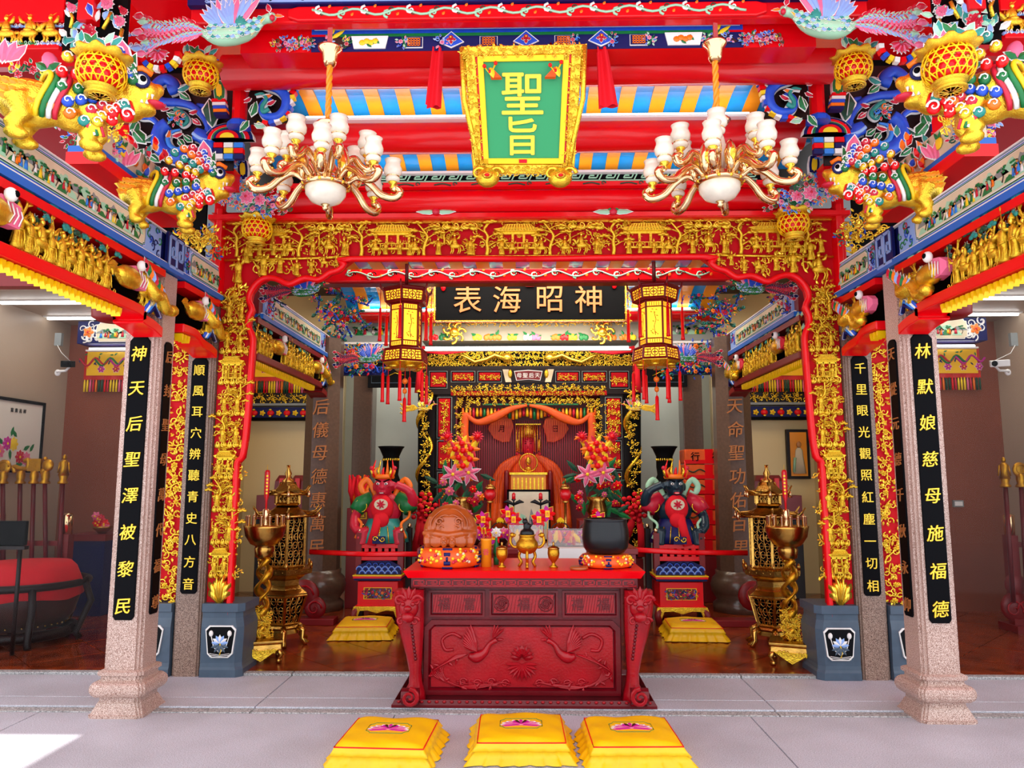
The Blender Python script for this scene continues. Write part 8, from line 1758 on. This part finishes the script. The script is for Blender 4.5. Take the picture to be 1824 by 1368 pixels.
for k, (px0, px1, yt) in enumerate(((2, 5, 800), (28, 36, 795), (50, 60, 800), (78, 80, 800), (98, 112, 808), (1809, 1791, 820), (1834, 1819, 812), (1858, 1846, 812))):
    Y = 7.88; a, b = W(px0, 1120, Y), W(px1, 862 if k < 5 else 868, Y); a = Vector((a.x, Y, .34)); sd = 'left' if k < 5 else 'right'
    t = thing('ceremonial_staff', 'red staff with gilt %s, %s room, %s' % (kinds[k], sd, ('at the picture edge', 'second from the edge', 'middle', 'second from the pillar', 'nearest the pillar', 'nearest the pillar', 'middle', 'at the picture edge')[k]), 'staff', a, 'ceremonial staffs')
    m = MB('rosewood'); m.tube([a, b], .022, 10); build('pole', m, t)
    m = MB('bronze_gold'); m.lathe([(.05, 0), (.055, .015), (.035, .04), (.045, .08), (.04, .12), (.03, .14)], 12, b)
    m.at(b.x, b.y, b.z + .18, sc=.78); c = Vector((0, 0, 0)); kd = kinds[k]
    if kd == 'round fan': m.ell(c, (.10, .03, .10), 14, 9); m.spiral(c.x, c.z, .08, 0, 1.5, .012, c.y - .03)
    elif kd == 'curled hook': m.tube(spline([c + Vector((-.08, 0, -.08)), c + Vector((-.11, 0, .0)), c + Vector((-.02, 0, -.02)), c + Vector((.08, 0, -.02)), c + Vector((.09, 0, .09)), c + Vector((.03, 0, .08))], 4), .032, 8)
    elif kd == 'square tablet': m.box(c.x - .09, c.x + .09, c.y - .025, c.y + .025, c.z - .06, c.z + .11); m.box(c.x - .03, c.x + .03, c.y - .035, c.y, c.z, c.z + .02)
    elif kd == 'gourd': m.ell(c + Vector((.02, 0, .02)), (.085, .04, .085), 12, 8); m.ell(c + Vector((-.03, 0, -.07)), (.05, .04, .06)); m.ell(c + Vector((-.02, 0, .11)), (.03, .03, .03))
    else: m.lathe([(.07, -.12), (.045, -.02), (.06, .06), (.025, .1)], 8, c); m.ell(c + Vector((0, 0, .13)), (.03, .03, .04)); m.tube([c + Vector((-.08, 0, -.08)), c + Vector((-.06, 0, .06))], .012, 5); m.tube([c + Vector((.08, 0, -.08)), c + Vector((.06, 0, .06))], .012, 5)
    build('gilt_head', m, t)
t = thing('dark_armchair', 'dark wooden chair with black slab back at the left edge', 'chair', (W(20, 1000, 7.0).x, 6.95, .03)); a, b = W(-25, 972, 6.75), W(46, 928, 6.75)
m = MB('black'); m.box(a.x, b.x, 6.75, 6.80, a.z, b.z); build('backrest', m, t, bevel=.008); m = MB('dark_wood'); m.box(a.x, b.x + .04, 6.70, 6.76, a.z - .03, a.z); m.tube([(b.x - .05, 6.78, .03), (b.x - .05, 6.78, b.z - .1)], .02, 6); m.tube([(a.x + .05, 6.78, .03), (a.x + .05, 6.78, b.z - .1)], .02, 6); build('back_frame', m, t)
# peony picture on the left wall
def PX(px, py, X): q = W(px, py, 1.0); k = X / q.x; return Vector((X, k, CH + (q.z - CH) * k))
c1, c2 = PX(78, 718, -5.73), PX(72, 842, -5.73); t = thing('peony_picture', 'black framed peony painting hanging on the left wall', 'picture', (-5.73, c1.y - .8, c2.z)); y1 = c1.y; y0 = y1 - 1.9; zz0, zz1 = c2.z, c1.z
m = MB('black')
for q in ((y0, y1, zz1 - .035, zz1), (y0, y1, zz0, zz0 + .035), (y1 - .035, y1, zz0, zz1), (y0, y0 + .035, zz0, zz1)): m.box(-5.745, -5.70, *q)
build('frame', m, t); m = MB('paper'); m.box(-5.745, -5.715, y0 + .03, y1 - .03, zz0 + .03, zz1 - .03); pc = build('painting', m, t)
m = MB('pink')
for k in range(9):
    yy = y1 - .25 - .12 * k + ru(-.03, .03); zc = zz0 + .15 + .35 * rnd(); m.at(-5.712, yy, zc, rz=PI / 2); c_ = ('pink', 'crimson', 'yellow', 'magenta')[k % 4]; m.flower(0, 0, .085, c_, 'yellow', 0, 8, 'white', .004); m.mat('green'); m.leaf(.05, .08, ru(0, 3), .12, .05, .003, 0); m.leaf(-.05, -.06, ru(3, 6), .12, .05, .003, 0)
build('peonies', m, pc)
for k, ch in enumerate('富貴吉祥'): letter(pc, ch, (-5.71, y1 - .35 - .07 * (3 - k), zz1 - .13), .05, 'black', PI / 2)
# side tables with flowers, cameras, conduit
t = thing('side_table', 'dark red side table with cloth front against the rear wall, left side room', 'table', (W(165, 960, 8.9).x, 8.9, .03)); a, b = W(138, 958, 8.8), W(205, 950, 8.8)
m = MB('dark_red'); m.box(a.x, b.x, 8.6, 9.1, a.z - .02, b.z); build('table_top', m, t); m = MB('navy'); m.box(a.x + .05, b.x - .03, 8.65, 9.08, .03, a.z - .02); build('cloth_front', m, t)
t = thing('flower_bowl', 'bowl of pink and red flowers on the side table', 'flowers', W(182, 950, 8.75)); p = W(182, 950, 8.75); m = MB('brass'); m.lathe([(.04, 0), (.1, .06), (.11, .08)], 14, p); build('bowl', m, t)
for k in range(9): m = MB('pink'); q = W(182 + ru(-14, 14), 928 + ru(-10, 12), 8.72); m.flower(q.x, q.z, .06, ('pink', 'crimson', 'red')[k % 3], 'yellow', q.y, 6, None, .02); build('bloom', m, t)
for s, (px, py, mt, lb) in ((-1, (122, 648, 'matte_black', 'black security camera on a white bracket, left side room')), (1, (1775, 647, 'white', 'white security camera with black lens, right side room'))):
    Y = 7.6; p = W(px, py, Y); t = thing('security_camera', lb, 'camera', p, 'security cameras'); m = MB(mt)
    m.at(p.x, p.y, p.z, rz=(.3 if s < 0 else -.5), rx=.15); m.box(-.05 if s < 0 else -.06, .05 if s < 0 else .11, -.09, .06, -.035, .03); m.mat('black'); m.lathe([(.03, 0), (.03, .02)], 12, (0, 0, 0)) if 0 else m.ell((-.02 if s > 0 else 0, -.09, 0), (.03, .02, .03)); build('housing', m, t, bevel=.008)
    m = MB('white'); m.tube([p + Vector((0, .02, -.03)), p + Vector((s * .05, .04, -.07)), p + Vector((s * .16, .06, -.07)), p + Vector((s * .17, .1, -.08))], .013, 7); m.ell(p + Vector((s * .17, .1, -.08)), (.035, .02, .035)); build('bracket', m, t)
    b = W(103 if s < 0 else 1807, 603, Y); m = MB('grey_paint'); m.box(b.x - .035, b.x + .035, Y, Y + .04, b.z - .075, b.z + .06); m.mat('white'); m.tube([b + Vector((0, 0, -.07)), b + Vector((-s * .05, 0, -.15)), p + Vector((0, .03, .03))], .004, 4); tag(build('junction_box', m), 'small grey junction box above the %s security camera' % ('left' if s < 0 else 'right'), 'box', 'junction boxes')
m = MB('grey_paint'); p = W(1706, 897, 9.14); m.box(p.x - .06, p.x + .06, 9.12, 9.15, p.z - .04, p.z + .04); m.mat('white'); m.box(p.x - .045, p.x + .045, 9.115, 9.12, p.z - .025, p.z + .025); tag(build('wall_switch', m), 'grey switch plate on the brown rear wall, right side room', 'switch')
for o in bpy.data.objects:
    if '_w' in o: del o['_w']
